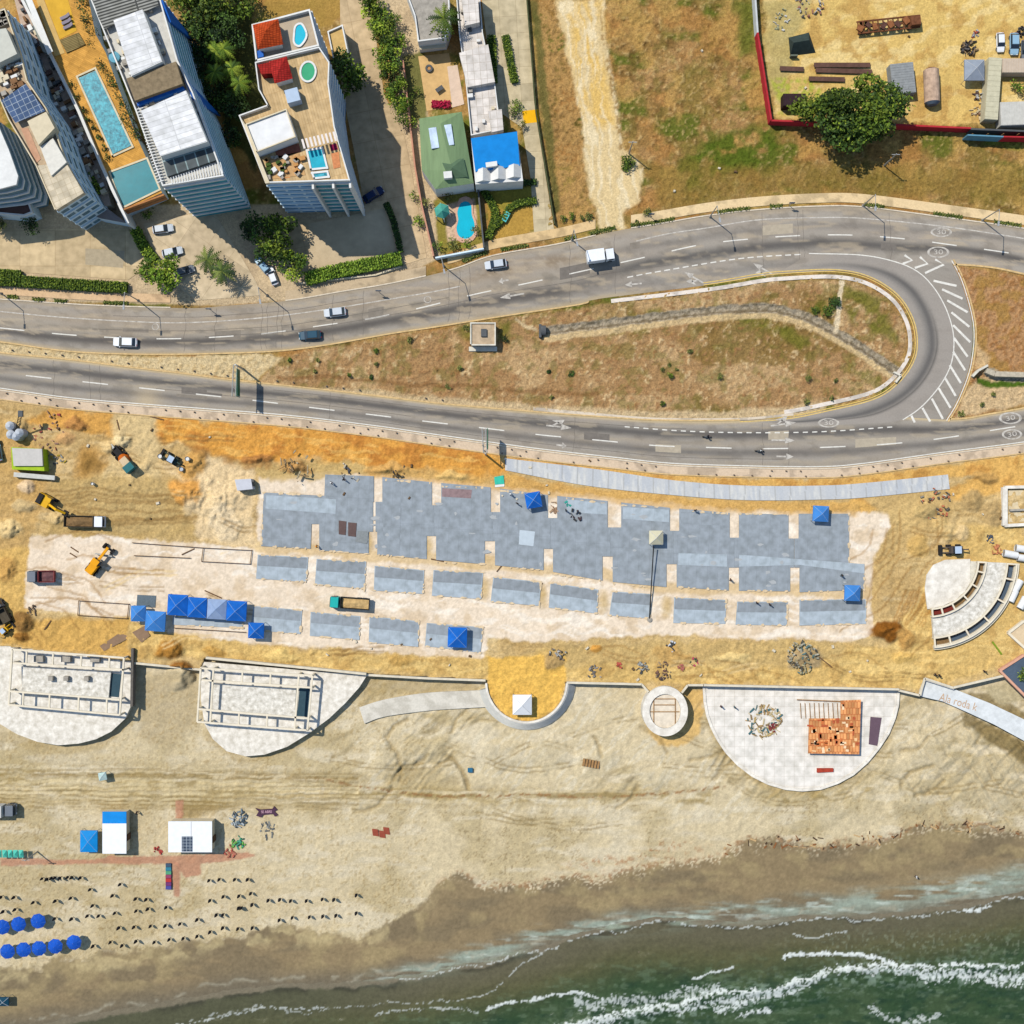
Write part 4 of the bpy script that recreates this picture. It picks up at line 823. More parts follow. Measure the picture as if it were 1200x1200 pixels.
# ================================================================ buildings
M_white = mat('white_render', (236, 234, 226), .85, .08, .8); M_cream = mat('cream_render', (226, 210, 176), .85, .1, .6); M_beige = mat('beige_roof', (224, 208, 176), .9, .14, .5); M_stain = mat('stained_white_roof', (240, 238, 232), .8, .1, .35)
M_glassT = mat_glass('teal_glass', (40, 150, 165), .5, .3); M_glassB = mat_glass('blue_glass', (70, 140, 190), .5, .3); M_glassD = mat_glass('dark_window_glass', (104, 136, 150), .5, .1); M_bluefin = mat('blue_fin_paint', (34, 104, 190), .5, .1)
M_pool = mat('pool_water', (30, 176, 196), .3, .16, .5, spec=.1, bump=.1); M_pool2 = mat('pale_pool_water', (70, 172, 186), .35, .25, 1.8, spec=.08, bump=.2, rgb2=(24, 120, 140)); M_poolT = mat('teal_pool_water', (0, 128, 138), .3, .12, .4, spec=.1, bump=.1); M_poolG = mat('green_pool_water', (70, 172, 120), .1, .1, .5, spec=.4)
M_deck = mat_tile('orange_deck', (228, 170, 84), (190, 130, 56), 2.2, .35, .02, rot=.5); M_tileR = mat_tile('red_roof_tiles', (214, 88, 42), (150, 54, 26), .5, .35, .05, .85, var=.2); M_tileRd = mat_tile('crimson_roof_tiles', (188, 52, 46), (130, 34, 30), .5, .35, .05, .85, var=.2)
M_louv = mat_tile('roof_louvres', (170, 168, 158), (84, 84, 80), 9., .55, .16, rot=-.3); M_panel = mat_tile('solar_panel', (84, 104, 136), (176, 186, 192), 1.1, 1.1, .05, .8, rot=-.45); M_wtile = mat_tile('white_roof_tiles', (238, 228, 216), (200, 186, 170), 1.25, 1.6, .04, .8, rot=-.08); M_grey = mat('grey_concrete_roof', (172, 164, 150), .9, .22, 1.); M_dkgrey = mat('dark_grey_roof', (96, 98, 98), .8, .15, 1.); M_plum = mat('brown_terrace', (120, 92, 82), .9, .12, .6)
M_facade = mat('facade_paint', (222, 240, 246), .8, .08, .5); M_green = mat('green_roof_sheet', (128, 152, 108), .6, .12, .5, stretch=(3, .4, 1)); M_blueS = mat('blue_roof_sheet', (24, 142, 220), .6, .1, .6); M_sky = mat_glass('skylight_glass', (206, 222, 238), .2)
def xy(P): return [(p[0], p[1]) for p in P]
def ccw(P):
    P = [Vector((p[0], p[1])) for p in P]; a = sum(P[i].x * P[(i + 1) % len(P)].y - P[(i + 1) % len(P)].x * P[i].y for i in range(len(P)))
    return P if a > 0 else P[::-1]
def parapet(t, P, z, h, w, m, name='parapet'):
    mb = MB(); P = ccw(P); n = len(P)
    for i in range(n):
        a, b = P[i], P[(i + 1) % n]; d = (b - a).normalized(); nn = Vector((d.y, -d.x)) * -w / 2
        mb.bar((a.x + nn.x + d.x * .001, a.y + nn.y, z + h + .002 * (i % 3)), (b.x + nn.x, b.y + nn.y, z + h + .002 * (i % 3)), w, h - .003)
    return mb.build(name, m, t)
def facade(t, a, b, h, floors, glass, band, z0=0., proud=.3, win=.62, cols=1, gap=.08, bname='floor_band', wname='window', rail=None, depth=0.):
    """floor bands, windows and balconies on the wall that runs a->b with its outside on the right"""
    a = Vector((a[0], a[1])); b = Vector((b[0], b[1])); d = (b - a).normalized(); n = Vector((d.y, -d.x)); L = (b - a).length; fh = (h - z0) / floors
    for k in range(floors):
        z = z0 + k * fh; mb = MB(); p = a + n * (proud / 2 - .02); q = b + n * (proud / 2 - .02)
        mb.bar((p.x, p.y, z + fh), (q.x, q.y, z + fh), proud + .04, fh * .2); mb.build(bname, band, t)
        for c in range(cols):
            u0 = L * (c + gap) / cols; u1 = L * (c + 1 - gap) / cols; mb = MB(); p = a + d * u0 + n * .03; q = a + d * u1 + n * .03
            mb.bar((p.x, p.y, z + fh * .76), (q.x, q.y, z + fh * .76), .1, fh * win); mb.build(wname, glass, t)
        if depth:
            mb = MB(); p = a + n * depth / 2 + d * .3; q = b + n * depth / 2 - d * .3; mb.bar((p.x, p.y, z + .14), (q.x, q.y, z + .14), depth - .02, .16); bl = mb.build('balcony', band, t)
            mb = MB(); p = a + n * depth + d * .3; q = b + n * depth - d * .3; mb.bar((p.x, p.y, z + 1.05), (q.x, q.y, z + 1.05), .06, .88); mb.build('railing', rail or glass, bl)
def flat(t, name, P, z, m, th=.04):
    return MB().prism(xy(P), z - th, z).build(name, m, t)
def root_at(name, label, cat, P, group=None):
    c = Vector((sum(p[0] for p in P) / len(P), sum(p[1] for p in P) / len(P), 0)); return thing(name, label, cat, c, 0, group)
def lerp(a, b, t): return a + (b - a) * t

# ---- glass tower with two white roofs
hC = 22.; PC = pp([(103, -8), (186, -8), (208, 70), (226, 108), (262, 206), (190, 218), (158, 128)], hC); QC = ccw(xy(PC))
t = root_at('apartment_tower', 'tall apartment tower of teal glass with two white rooftop slabs', 'apartment tower', PC)
MB().prism(xy(PC), -.2, hC - 1.0).build('wall', M_facade, t)
for a, b in zip(PC[1:4], PC[2:5]): facade(t, b[:2], a[:2], hC - 1, 9, M_glassT, M_facade, proud=.22, win=.74, gap=.02)
facade(t, PC[5][:2], PC[4][:2], hC - 1, 9, M_glassT, M_white, proud=.34, win=.78, gap=.01)
flat(t, 'roof', PC, hC - .9, mat('light_roof_gravel', (212, 208, 196), .9, .12, .8), .09); parapet(t, PC, hC - .9, .9, .25, M_white)
flat(t, 'louvre_roof', pp([(107, -6), (182, -6), (186, 6), (168, 14), (122, 34), (115, 20)], hC + .3), hC + .3, M_louv, .2)
for P in ([(133, 24), (167, 11), (190, 72), (154, 89)], [(165, 130), (218, 106), (243, 166), (188, 183)]):
    q = pp(P, hC + 2.2); MB().prism(xy(q), hC - .89, hC + 2.2).build('penthouse', M_white, t); flat(t, 'penthouse_roof', [lerp(q[0], p, .985) for p in q], hC + 2.25, mat_tile('white_standing_seam', (244, 242, 238), (214, 212, 208), 40., .9, .06, .6, rot=-.32), .05)
q = pp([(148, 92), (206, 72), (214, 98), (158, 118)], hC + 1.4); MB().prism(xy(q), hC - .89, hC + 1.4).build('stair_core', mat('mossy_slab', (142, 124, 96), .9, .25, 1.2), t)
q = pp([(160, 119), (214, 100), (216, 104), (161, 124)], hC + .4); MB().prism(xy(q), hC - .89, hC + .4).build('glass_strip', M_bluefin, t)
q = pp([(189, 184), (244, 167), (255, 187), (196, 207)], hC - .1); MB().prism(xy(q), hC - .89, hC - .1).build('terrace', mat_tile('terrace_bays', (98, 104, 104), (160, 180, 178), 2.0, 3.2, .12, rot=-.3), t)
mb = MB()
for k in range(26):
    u = k / 25; a = W(*(np.array((160, 128)) * (1 - u) + np.array((184, 214)) * u), hC + .1); b = W(*(np.array((168, 126)) * (1 - u) + np.array((192, 211)) * u), hC + .1); mb.bar(a, b, .14, .15)
mb.build('pergola', M_white, t); mb = MB()
for k in range(20):
    u = k / 19; a = W(*(np.array((200, 208)) * (1 - u) + np.array((258, 190)) * u), hC + .1); b = W(*(np.array((202, 215)) * (1 - u) + np.array((261, 203)) * u), hC + .1); mb.bar(a, b, .14, .15)
mb.build('pergola', M_white, t)
mb = MB(); mb.lathe([(1.0, 0), (1.0, .5), (.2, .7)], W(135, 68, hC - .9) + Vector((0, 0, 0)), 18); mb.build('water_tank', mat('tank_blue', (110, 170, 186), .4, .1), t)
for (x0, y0), (x1, y1) in (((190, 0), (228, 50)), ((219, 94), (258, 136))):
    a = W(x0, y0, hC); b = W(x1, y1, 1.0); c = W(x0 + 10, y0 + 26, hC - 1)
    MB().add([(a.x + .1, a.y, hC), (b.x + .25, b.y, 1.0), (c.x + .1, c.y, hC - 1), (a.x - .3, a.y - .1, hC), (b.x - .15, b.y - .1, 1.0), (c.x - .3, c.y - .1, hC - 1)], [(0, 1, 2), (3, 5, 4), (0, 3, 4, 1), (1, 4, 5, 2), (2, 5, 3, 0)]).build('fin', M_bluefin, t)
for x, y in ((125, 45), (130, 60), (140, 80), (178, 120), (210, 95), (195, 150), (230, 130)):
    MB().box(W(x, y, hC - .5) , (.9, .7, .8), .3).build('air_conditioner', M_grey, t)

for k in range(46):
    u = random.random(); s_ = random.choice([0, 1]); x = (128 + u * 56, 172 + u * 50)[s_] + random.uniform(-3, 3); y = (30 + u * 120, 4 + u * 150)[s_]; MB().box(W(x, y, hC - .5), (random.uniform(.3, 1.0), random.uniform(.3, .9), random.uniform(.4, .9)), .3).build('roof_unit', random.choice([M_grey, M_white, M_cream]), t)
# ---- tower with rooftop pools
hD = 20.; PD = pp([(281, 137), (314, 125), (304, 107), (300, 75), (375, 57), (387, 75), (386, 100), (393, 150), (411, 213), (312, 216)], hD)
t = root_at('apartment_tower', 'apartment tower with red tiled penthouse and small pools on its roof', 'apartment tower', PD)
MB().prism(xy(PD), -.2, hD).build('wall', M_facade, t)
for i in (5, 6, 7): facade(t, PD[i + 1][:2], PD[i][:2], hD - .2, 8, M_glassB, M_white, proud=.2, win=.6, cols=3)
mid = lerp(PD[9], PD[8], .56)
facade(t, PD[9][:2], mid[:2], hD - .2, 8, M_glassB, M_facade, proud=.3, win=.6, cols=3); facade(t, mid[:2], PD[8][:2], hD - .2, 8, M_glassT, M_white, proud=.3, win=.76, cols=2, gap=.04)
for u in (.56, .8, 1.0): 
    p = lerp(PD[9], PD[8], u); MB().box((p.x - .1, p.y - .5, hD / 2), (.4, 1.3, hD + .4), .05).build('pier', M_white, t)
flat(t, 'roof_deck', PD, hD + .06, mat_tile('roof_planks', (222, 190, 140), (196, 160, 108), 3.5, .5, .03, rot=1.3), .055); parapet(t, PD, hD + .06, .9, .22, M_white)
def raised(P, z0, z1, name, m, rim=None):
    q = pp(P, z1); o = MB().prism(xy(q), z0, z1).build(name, m, t)
    if rim: parapet(t, q, z1, .35, .2, rim, 'roof_rim')
    return q
raised([(288, 146), (336, 128), (347, 161), (301, 179)], hD + .06, hD + 2.8, 'penthouse', M_stain, M_cream)
def hip(P, z0, z1, name, m):
    q = pp(P, z0); c = sum((Vector(p) for p in q), Vector()) / 4; c.z = z1; return MB().roof_pyr(xy(q), z0, c).build(name, m, t)
raised([(317, 73), (334, 68), (341, 91), (323, 96)], hD + .06, hD + 2.4, 'penthouse', M_white); hip([(315, 72), (336, 66), (343, 92), (322, 98)], hD + 2.42, hD + 3.4, 'tiled_roof', M_tileRd); raised([(302, 76), (315, 73), (320, 86), (306, 87)], hD + .06, hD + 2.2, 'penthouse', M_tileRd)
raised([(333, 106), (348, 102), (352, 117), (337, 121)], hD + .06, hD + 2.2, 'stair_box', mat('pale_blue_slab', (188, 204, 220), .8, .05))
def pool_shape(t, P, z, m, name='pool', rim=None, rw=.35):
    q = pp([tuple(p) for p in P], z); o = MB().prism(xy(q), z - .1, z).build(name, m, t)
    if rim: parapet(t, [lerp(sum((Vector(v) for v in q), Vector()) / len(q), v, 1.07) for v in q], z, .12, rw, rim, 'pool_edge')
bl = lambda cx, cy, rx, ry, rot=0., k=.0: [(cx + rx * (1 + k * math.cos(3 * a)) * math.cos(a) * math.cos(rot) - ry * math.sin(a) * math.sin(rot), cy + rx * (1 + k * math.cos(3 * a)) * math.cos(a) * math.sin(rot) + ry * math.sin(a) * math.cos(rot)) for a in np.linspace(0, 2 * math.pi, 28, endpoint=False)]
pool_shape(t, bl(361, 84, 9.5, 12, .1), hD + .2, M_poolG, rim=M_white)
pool_shape(t, [(359, 176), (378, 173), (384, 197), (364, 199)], hD + .2, M_pool, rim=M_white); pool_shape(t, [(365, 202), (384, 200), (386, 208), (368, 210)], hD + .2, M_pool2, rim=M_white)
mb = MB()
for k in range(9):
    x = 354 + k * 4.6; a = W(x, 163 - k * 1.1, hD + 2.4); b = W(x + 3, 174 - k * 1.1, hD + 2.4); mb.bar(a, b, .38, .15)
mb.build('pergola', mat('white_pergola', (240, 228, 216), .7, .06), t)
for P, c in (([(386, 170), (394, 168), (396, 175), (388, 177)], (140, 30, 70)), ([(388, 180), (397, 178), (399, 196), (391, 198)], (214, 140, 92)), ([(322, 176), (350, 168), (353, 178), (325, 186)], (150, 92, 72)), ([(312, 186), (350, 178), (358, 205), (318, 210)], (206, 164, 112)), ([(325, 196), (336, 193), (340, 208), (328, 210)], (226, 150, 90))): flat(t, 'terrace_floor', pp(P, hD + .1), hD + .1 + .004 * len(c) * (P[0][0] % 5), mat('terrace_%d' % P[0][0], c, .9, .25, 1.5), .03)
for k in range(26):
    x = random.uniform(312, 355); y = random.uniform(184, 209); MB().box(W(x, y, hD + .4), (random.uniform(.4, 1.1), random.uniform(.4, .9), .6), random.random()).build('roof_furniture', random.choice([M_white, M_grey, mat('tan_cloth', (206, 150, 90), .9, .1), mat('planter_green', (70, 90, 40), .9, .3)]), t)
raised([(283, 139), (290, 150), (316, 214), (311, 215)], hD + .06, hD + 1.0, 'side_roof', M_cream)
# ---- lower house behind it with an orange hip roof
hN = 19.; PN = pp([(296, 31), (364, 13), (375, 56), (301, 74)], hN)
t = root_at('apartment_block', 'pale block with orange hip roof and kidney pool on its terrace', 'apartment block', PN)
MB().prism(xy(PN), -.2, hN).build('wall', M_white, t); flat(t, 'roof_deck', PN, hN + .06, mat('stone_terrace', (190, 172, 146), .9, .1, .6), .055); parapet(t, PN, hN + .06, .9, .3, M_white)
facade(t, PN[2][:2], PN[1][:2], hN, 7, M_glassB, M_white)
raised([(299, 30), (324, 24), (329, 51), (303, 56)], hN + .06, hN + 2.4, 'penthouse', M_white); hip([(296, 29), (326, 22), (332, 52), (302, 58)], hN + 2.42, hN + 4.2, 'tiled_roof', M_tileR)
pool_shape(t, bl(351, 41, 8, 13.5, .08, .12), hN + .2, mat('cyan_pool_water', (20, 190, 214), .3, .06, .5, spec=.1), rim=M_white); raised([(300, 60), (308, 58), (309, 66), (302, 68)], hN + .06, hN + .7, 'water_tank', M_bluefin)

# ---- cream block with stepped roofs and solar panels (left edge)
hB = 15.; PB = pp([(-20, 24), (8, 12), (26, 64), (34, 96), (56, 128), (66, 152), (80, 192), (99, 226), (66, 247), (44, 196), (12, 142), (-8, 96), (-30, 60)], hB)
t = root_at('apartment_block', 'cream apartment block with stepped roofs and a solar panel array', 'apartment block', PB)
MB().prism(xy(PB), -.2, hB).build('wall', M_facade, t); flat(t, 'roof', PB, hB + .05, mat('tan_roof_slab', (196, 172, 140), .9, .2, .8), .045); parapet(t, PB, hB + .05, .8, .22, M_cream)
for i in (1, 2, 3, 4, 5, 6): facade(t, PB[i + 1][:2], PB[i][:2], hB - .2, 5, M_glassD, M_facade, proud=.2, win=.5, cols=2, gap=.2)
facade(t, PB[8][:2], PB[7][:2], hB - .2, 5, M_glassD, M_facade, proud=.3, win=.55, cols=3, gap=.12)
raised([(-14, 36), (7, 33), (20, 63), (-6, 76)], hB + .05, hB + 2.6, 'roof_block', mat('pale_roof', (208, 206, 190), .9, .06)); raised([(32, 142), (54, 131), (64, 150), (45, 170)], hB + .05, hB + 2.4, 'roof_block', M_cream); raised([(47, 172), (62, 162), (78, 190), (60, 206)], hB + .05, hB + 1.6, 'roof_block', mat('off_white_roof', (232, 226, 210), .9, .08)); raised([(44, 194), (77, 190), (98, 226), (66, 246)], hB + .05, hB + 1.2, 'roof_block', mat_tile('paved_roof', (226, 210, 180), (206, 188, 156), 1.1, 1.1, .05, .9, rot=-.4))
q = pp([(1, 118), (30, 98), (53, 130), (18, 144)], hB + 1.4); o = MB().prism(xy(q), hB + 1.32, hB + 1.4).build('solar_array', M_panel, t)
flat(t, 'terrace_floor', pp([(24, 150), (33, 150), (48, 186), (42, 192)], hB + .12), hB + .12, mat('terracotta_terrace', (206, 160, 128), .9, .12, 1.), .04)
for k in range(34):
    x = random.uniform(0, 26); y = random.uniform(74, 110); MB().box(W(x, y, hB + .4), (random.uniform(.3, 1.3), random.uniform(.3, 1.0), random.uniform(.4, 1.2)), .4).build('roof_equipment', random.choice([M_cream, M_white, M_grey, mat('brown_box', (140, 104, 72), .9, .2)]), t)
for k in range(22):
    x = random.uniform(-8, 8); MB().box(W(x, random.uniform(10, 34), hB + .4), (random.uniform(.4, 1.2), .7, .7), .4).build('roof_equipment', M_grey, t)
# ---- curved balcony tower at the very left
hA = 14.; PA = pp([(-60, 120), (-8, 140), (8, 176), (20, 206), (19, 214), (0, 219), (-60, 226)], hA)
t = root_at('balcony_tower', 'pale blue block with curved balconies at the left edge above a brown terrace', 'apartment block', PA)
MB().prism(xy(PA), -.2, hA).build('wall', M_facade, t); flat(t, 'roof', PA, hA + .05, M_facade, .045)
for k in range(6):
    z = hA - k * 2.3; q = [Vector((p[0] * 1.0, p[1], 0)) for p in pp([(-60, 118), (-6, 138), (10, 175), (21, 206), (19, 216), (0, 221), (-60, 228)], hA)]; MB().prism(xy([p + Vector((.15 * (k + 1), -.12 * (k + 1), 0)) for p in q]), z - .25, z + .3).build('balcony', M_white, t)
    MB().prism(xy([p + Vector((.1 * (k + 1), -.08 * (k + 1), 0)) for p in q]), z - 1.9, z - .26).build('window', M_glassD, t)
PQ = pp([(-60, 226), (20, 212), (28, 216), (40, 250), (30, 254), (-60, 246)], 4); t = root_at('podium', 'brown roofed podium below the curved balcony block', 'podium', PQ); MB().prism(xy(PQ), -.2, 4).build('wall', M_facade, t); flat(t, 'roof', PQ, 4.06, M_plum, .055); parapet(t, PQ, 4.06, .7, .3, M_white)
# alley between the blocks and the roofscape east of the cream block
PE = pp([(12, -20), (34, -20), (80, 90), (110, 160), (122, 200), (130, 240), (108, 246), (84, 200), (60, 140), (40, 90)], 3.0)
t = root_at('courtyard_roof', 'low cluttered courtyard roof beside the cream block', 'low roof', PE); MB().prism(xy(PE), -.2, 3).build('wall', M_cream, t); flat(t, 'roof', PE, 3.06, mat('dusty_pink_roof', (196, 172, 150), .9, .2, .8), .055)
for k in range(70):
    u = random.random(); x = 24 + u * 92 + random.uniform(-9, 9); y = -6 + u * 230 + random.uniform(-8, 8); MB().box(W(x, y, 3.5), (random.uniform(.4, 1.8), random.uniform(.4, 1.4), random.uniform(.4, 1.4)), .45).build('roof_clutter', random.choice([M_cream, M_white, M_grey, M_dkgrey, mat('brown_box', (140, 104, 72)), M_plum]), t)

# ---- pool podium with orange decks
hP = 4.5; PP = pp([(18, -20), (100, -20), (122, 58), (134, 104), (160, 150), (196, 228), (146, 246), (154, 265), (148, 263)] + [(60, 66)], hP)
t = root_at('pool_terrace', 'raised orange deck terrace with two swimming pools between the towers', 'pool terrace', PP)
PP2 = pp([(20, -20), (100, -20), (112, 40), (124, 62), (160, 160), (190, 226), (145, 246), (132, 222), (62, 66)], hP)
MB().prism(xy(PP2), -.2, hP).build('wall', M_facade, t); flat(t, 'deck', PP2, hP + .06, M_deck, .055)
pool_shape(t, [(91, 92), (113, 82), (155, 170), (131, 181)], hP + .16, M_pool2, rim=M_cream); pool_shape(t, [(129, 202), (172, 186), (187, 222), (144, 243)], hP + .16, M_poolT, rim=M_cream)
flat(t, 'yellow_deck', pp([(56, -14), (76, -14), (90, 36), (70, 46), (50, -6)], hP + .1), hP + .1, mat('yellow_deck', (226, 176, 62), .9, .1, .6), .035); flat(t, 'louvre_deck', pp([(70, 47), (92, 38), (100, 52), (78, 62)], hP + .3), hP + .3, mat_tile('deck_louvres', (160, 140, 92), (110, 96, 60), 9, .3, .08, rot=-.35), .2)
flat(t, 'white_canopy', pp([(30, 0), (36, -4), (62, 60), (56, 64)], hP + 2.2), hP + 2.2, M_white, .15); flat(t, 'side_walk', pp([(38, -14), (46, -14), (76, 62), (64, 66)], hP + .12), hP + .12, mat('tan_walk', (214, 178, 112), .9, .1), .04); flat(t, 'roof_strip', pp([(22, -14), (30, -10), (58, 64), (50, 60)], hP + 1.0), hP + 1.0, mat('grey_green_roof', (150, 156, 146), .9, .08), 1.)
mb = MB(); mb.bar(W(143, 246, hP + .9), W(192, 228, hP + .9), .3, 1.2); mb.bar(W(145, 249, hP - .4), W(194, 231, hP - .4), .3, 1.2); mb.build('planter_step', mat('brown_planter', (190, 130, 80), .9, .15), t)
for k in range(3): 
    c = W(76 + k * 1.8, 20 + k * 5.5, hP + .35); o = thing('sun_lounger', ['upper', 'middle', 'lower'][k] + ' grey lounger of three on the yellow deck', 'sun lounger', c, .45, 'loungers on the yellow deck'); MB().box((c.x, c.y, c.z + .0), (1.9, .6, .25), 0).build('seat', mat('lounger_cloth', (150, 140, 150), .9, .1), o); MB().box((c.x + .8, c.y, c.z + .25), (.7, .6, .12), 0, rx=-.5).build('backrest', mat('lounger_cloth', (150, 140, 150)), o)
wall_line([(16, -20), (60, 66), (92, 130), (118, 192), (150, 262)], .45, 5.6, M_white, 'long white boundary wall along the left of the orange pool terrace', cap=M_white)
for k, (x, y) in enumerate([(112, 74), (118, 82), (124, 92), (130, 104), (136, 116), (140, 124), (146, 134), (150, 146), (156, 158), (128, 98), (142, 140), (152, 152)]): tree(x + 4, y, 6, 6.5, 'dark', 'dark bush in the planting strip beside the long pool', 'shrub', 'shrub', 'bushes beside the long pool', base=W(x + 4, y, 4) * Vector((1, 1, 0)) if False else Vector((W(x + 4, y, 5).x, W(x + 4, y, 5).y, 0)), rzf=.3)
for k, (x, y) in enumerate([(84, 98), (90, 112), (98, 128), (104, 140), (110, 150), (116, 162), (122, 174), (126, 184)]): tree(x, y, 3.6, 6.2, 'dark', 'small dark bush between the white wall and the orange deck', 'shrub', 'shrub', 'bushes along the pool wall', base=Vector((W(x, y, 5).x, W(x, y, 5).y, 0)), rzf=.22)
for x, y, r in ((96, 8, 8), (102, 24, 8), (106, 36, 7), (98, -6, 9), (104, 48, 6)): tree(x, y, r, 7, 'dark', 'dark tree in the narrow bed between the deck and the glass tower', 'broadleaf_tree', 'tree', 'trees beside the yellow deck', base=Vector((W(x, y, 5).x, W(x, y, 5).y, 0)))
hedge([(104, 198), (112, 214), (124, 232)], 10, 3.6, 'bright green strip hedge beside the low courtyard roof', 'bright'); PG = pp([(108, 252), (120, 240), (150, 262), (118, 256)], 3); t = root_at('garden_roof', 'small grey roof terrace at the corner of the white wall', 'low roof', PG); MB().prism(xy(PG), -.2, 3).build('wall', M_facade, t); flat(t, 'roof', PG, 3.05, mat('grey_terrace', (150, 138, 130), .9, .1), .045)

# ---- houses east of the lane
hE = 6.; PEe = pp([(491, 138), (541, 130), (555, 214), (510, 221), (494, 198)], hE)
t = root_at('house', 'house with a green sheet roof and pale skylights', 'house', PEe); MB().prism(xy(PEe), -.1, hE - .5).build('wall', M_white, t)
ridge0, ridge1 = W(516, 145, hE + 1), W(530, 200, hE + 1)
q = [Vector((p.x, p.y, hE - .45)) for p in PEe]; mb = MB(); mb.add(q + [ridge0, ridge1], [(0, 1, 5), (1, 2, 6, 5), (2, 3, 6), (3, 4, 6), (4, 0, 5, 6)][0:5]); mb.build('roof', M_green, t)
for a, b in (((503, 150), (514, 174)), ((521, 147), (531, 170))): MB().box(W((a[0] + b[0]) / 2, (a[1] + b[1]) / 2, hE + .55), (1.5, 4.0, .5), .15).build('skylight', M_sky, t)
MB().box(W(525, 206, hE + .6), (1.6, 1.3, 1.6), .1).build('chimney', M_white, t)
q = pp([(515, 188), (543, 184), (548, 206), (522, 208)], hE + 1.15); MB().roof_pyr(xy(q), hE + .4, W(530, 196, hE + 1.5)).build('roof_dormer', mat('dark_green_roof', (92, 116, 88), .6, .1), t)
hF = 4.; PF = pp([(534, -10), (562, -10), (566, 40), (572, 70), (580, 98), (584, 130), (590, 152), (552, 160), (546, 100), (538, 40)], hF)
t = root_at('terrace_house', 'long house with white tiled roof terraces between lane and drive', 'house', PF); MB().prism(xy(PF), -.1, hF).build('wall', M_white, t); flat(t, 'roof', PF, hF + .06, M_wtile, .055); parapet(t, PF, hF + .06, .6, .2, M_white)
raised([(541, 0), (560, -4), (562, 26), (545, 30)], hF + .06, hF + 2.2, 'roof_block', M_wtile); raised([(538, 62), (572, 52), (580, 96), (548, 102)], hF + .06, hF + 1.6, 'roof_block', M_wtile); raised([(572, 130), (588, 128), (590, 152), (576, 155)], hF + .06, hF + 1.6, 'roof_block', M_wtile); t_terr = t
hG = 6.5; PFb = pp([(552, 164), (606, 156), (613, 212), (557, 216)], hG - 1); t = root_at('blue_roof_house', 'house with a bright blue sheet roof and three white gabled dormers', 'house', PFb); MB().prism(xy(PFb), -.1, hG - 1).build('wall', M_white, t)
q = pp([(552, 163), (606, 155), (609, 193), (557, 200)], hG); mb = MB(); mb.add([(q[0].x, q[0].y, hG + .5), (q[1].x, q[1].y, hG + .5), (q[2].x, q[2].y, hG - .6), (q[3].x, q[3].y, hG - .6), (q[0].x, q[0].y, hG - .99), (q[1].x, q[1].y, hG - .99), (q[2].x, q[2].y, hG - .99), (q[3].x, q[3].y, hG - .99)], [(0, 1, 2, 3), (4, 5, 1, 0), (5, 6, 2, 1), (6, 7, 3, 2), (7, 4, 0, 3)]); mb.build('roof', M_blueS, t)
for k in range(3):
    c = W(566 + k * 18, 205 - k * 2.2, hG - .6); R = .12
    MB().add([(c.x - 1.45, c.y + 1.0, c.z - .4), (c.x + 1.45, c.y + 1.3, c.z - .4), (c.x + 1.45, c.y - 1.1, c.z - .4), (c.x - 1.45, c.y - 1.4, c.z - .4), (c.x, c.y + 1.2, c.z + .9), (c.x, c.y - 1.3, c.z + .9)], [(0, 4, 5, 3), (4, 1, 2, 5), (0, 1, 4), (3, 5, 2), (0, 3, 2, 1)]).build('dormer', M_white, t)
MB().box(W(576, 193, hG + .3), (2.2, .9, .8), .14).build('skylight', M_white, t)
hH = 5; PH = pp([(475, -10), (526, -10), (528, 28), (522, 46), (490, 50), (486, 20)], hH); t = root_at('grey_roof_house', 'house with weathered grey flat roof at the top of the lane', 'house', PH); MB().prism(xy(PH), -.1, hH).build('wall', M_white, t); flat(t, 'roof', PH, hH + .06, M_grey, .055); parapet(t, PH, hH + .06, .5, .25, M_white); flat(t, 'porch_roof', pp([(488, 44), (524, 42), (522, 56), (492, 58)], 3), 3, M_cream, .2)
for k in range(26):
    x = random.uniform(540, 586); y = random.uniform(0, 152); 
    if 536 + y * .1 < x < 560 + y * .16: MB().box(W(x, y, hF + .4), (random.uniform(.4, 1.0), random.uniform(.3, .8), random.uniform(.5, 1.0)), .1).build('roof_unit', random.choice([M_white, M_grey, M_cream, M_dkgrey]), t_terr)
# patio behind the green roof house
tag(flat(None, 'patio', pp([(490, 66), (526, 62), (540, 124), (500, 130)], .05), .05, mat('tan_patio', (222, 182, 122), .9, .12, .8), .04), kind='structure'); tag(flat(None, 'patio', pp([(524, 78), (536, 76), (544, 122), (530, 126)], .09), .09, mat('pale_patio', (226, 200, 176), .9, .1, .8), .04), kind='structure')
t = thing('planter', 'round dark planter ring on the tan patio', 'planter', W(503, 81)); MB().ring((W(503, 81).x, W(503, 81).y), .35, .75, 0, .5, n=20).build('rim', M_dkgrey, t); MB().lathe([(.34, 0), (.34, .4)], W(503, 81), 14).build('soil', mat('tan_cloth', (206, 150, 90)), t)
t = thing('patio_table', 'dark garden table on the tan patio beside the red flowers', 'table', W(515, 104)); MB().box(W(515, 104, .8), (1.6, .8, .06), .6).build('tabletop', M_dkgrey, t)
for sx, sy in ((.6, .3), (-.6, .3), (.6, -.3), (-.6, -.3)): MB().box(W(515, 104, .4) + Vector((sx * .82 - sy * .56, sx * .56 + sy * .82, 0)), (.07, .07, .76)).build('leg', M_dkgrey, t)
rs_ = np.random.RandomState(3); o = leaf_mesh('flower_bed', np.c_[rs_.uniform(-1.9, 1.9, 300), rs_.uniform(-.7, .7, 300), rs_.uniform(.2, .7, 300)] + np.array(W(517, 123)), .28, np.array([C(190, 30, 70)]) * rs_.uniform(.6, 1.3, (300, 1))); tag(o, 'bed of crimson flowers at the foot of the tan patio', 'flower bed')
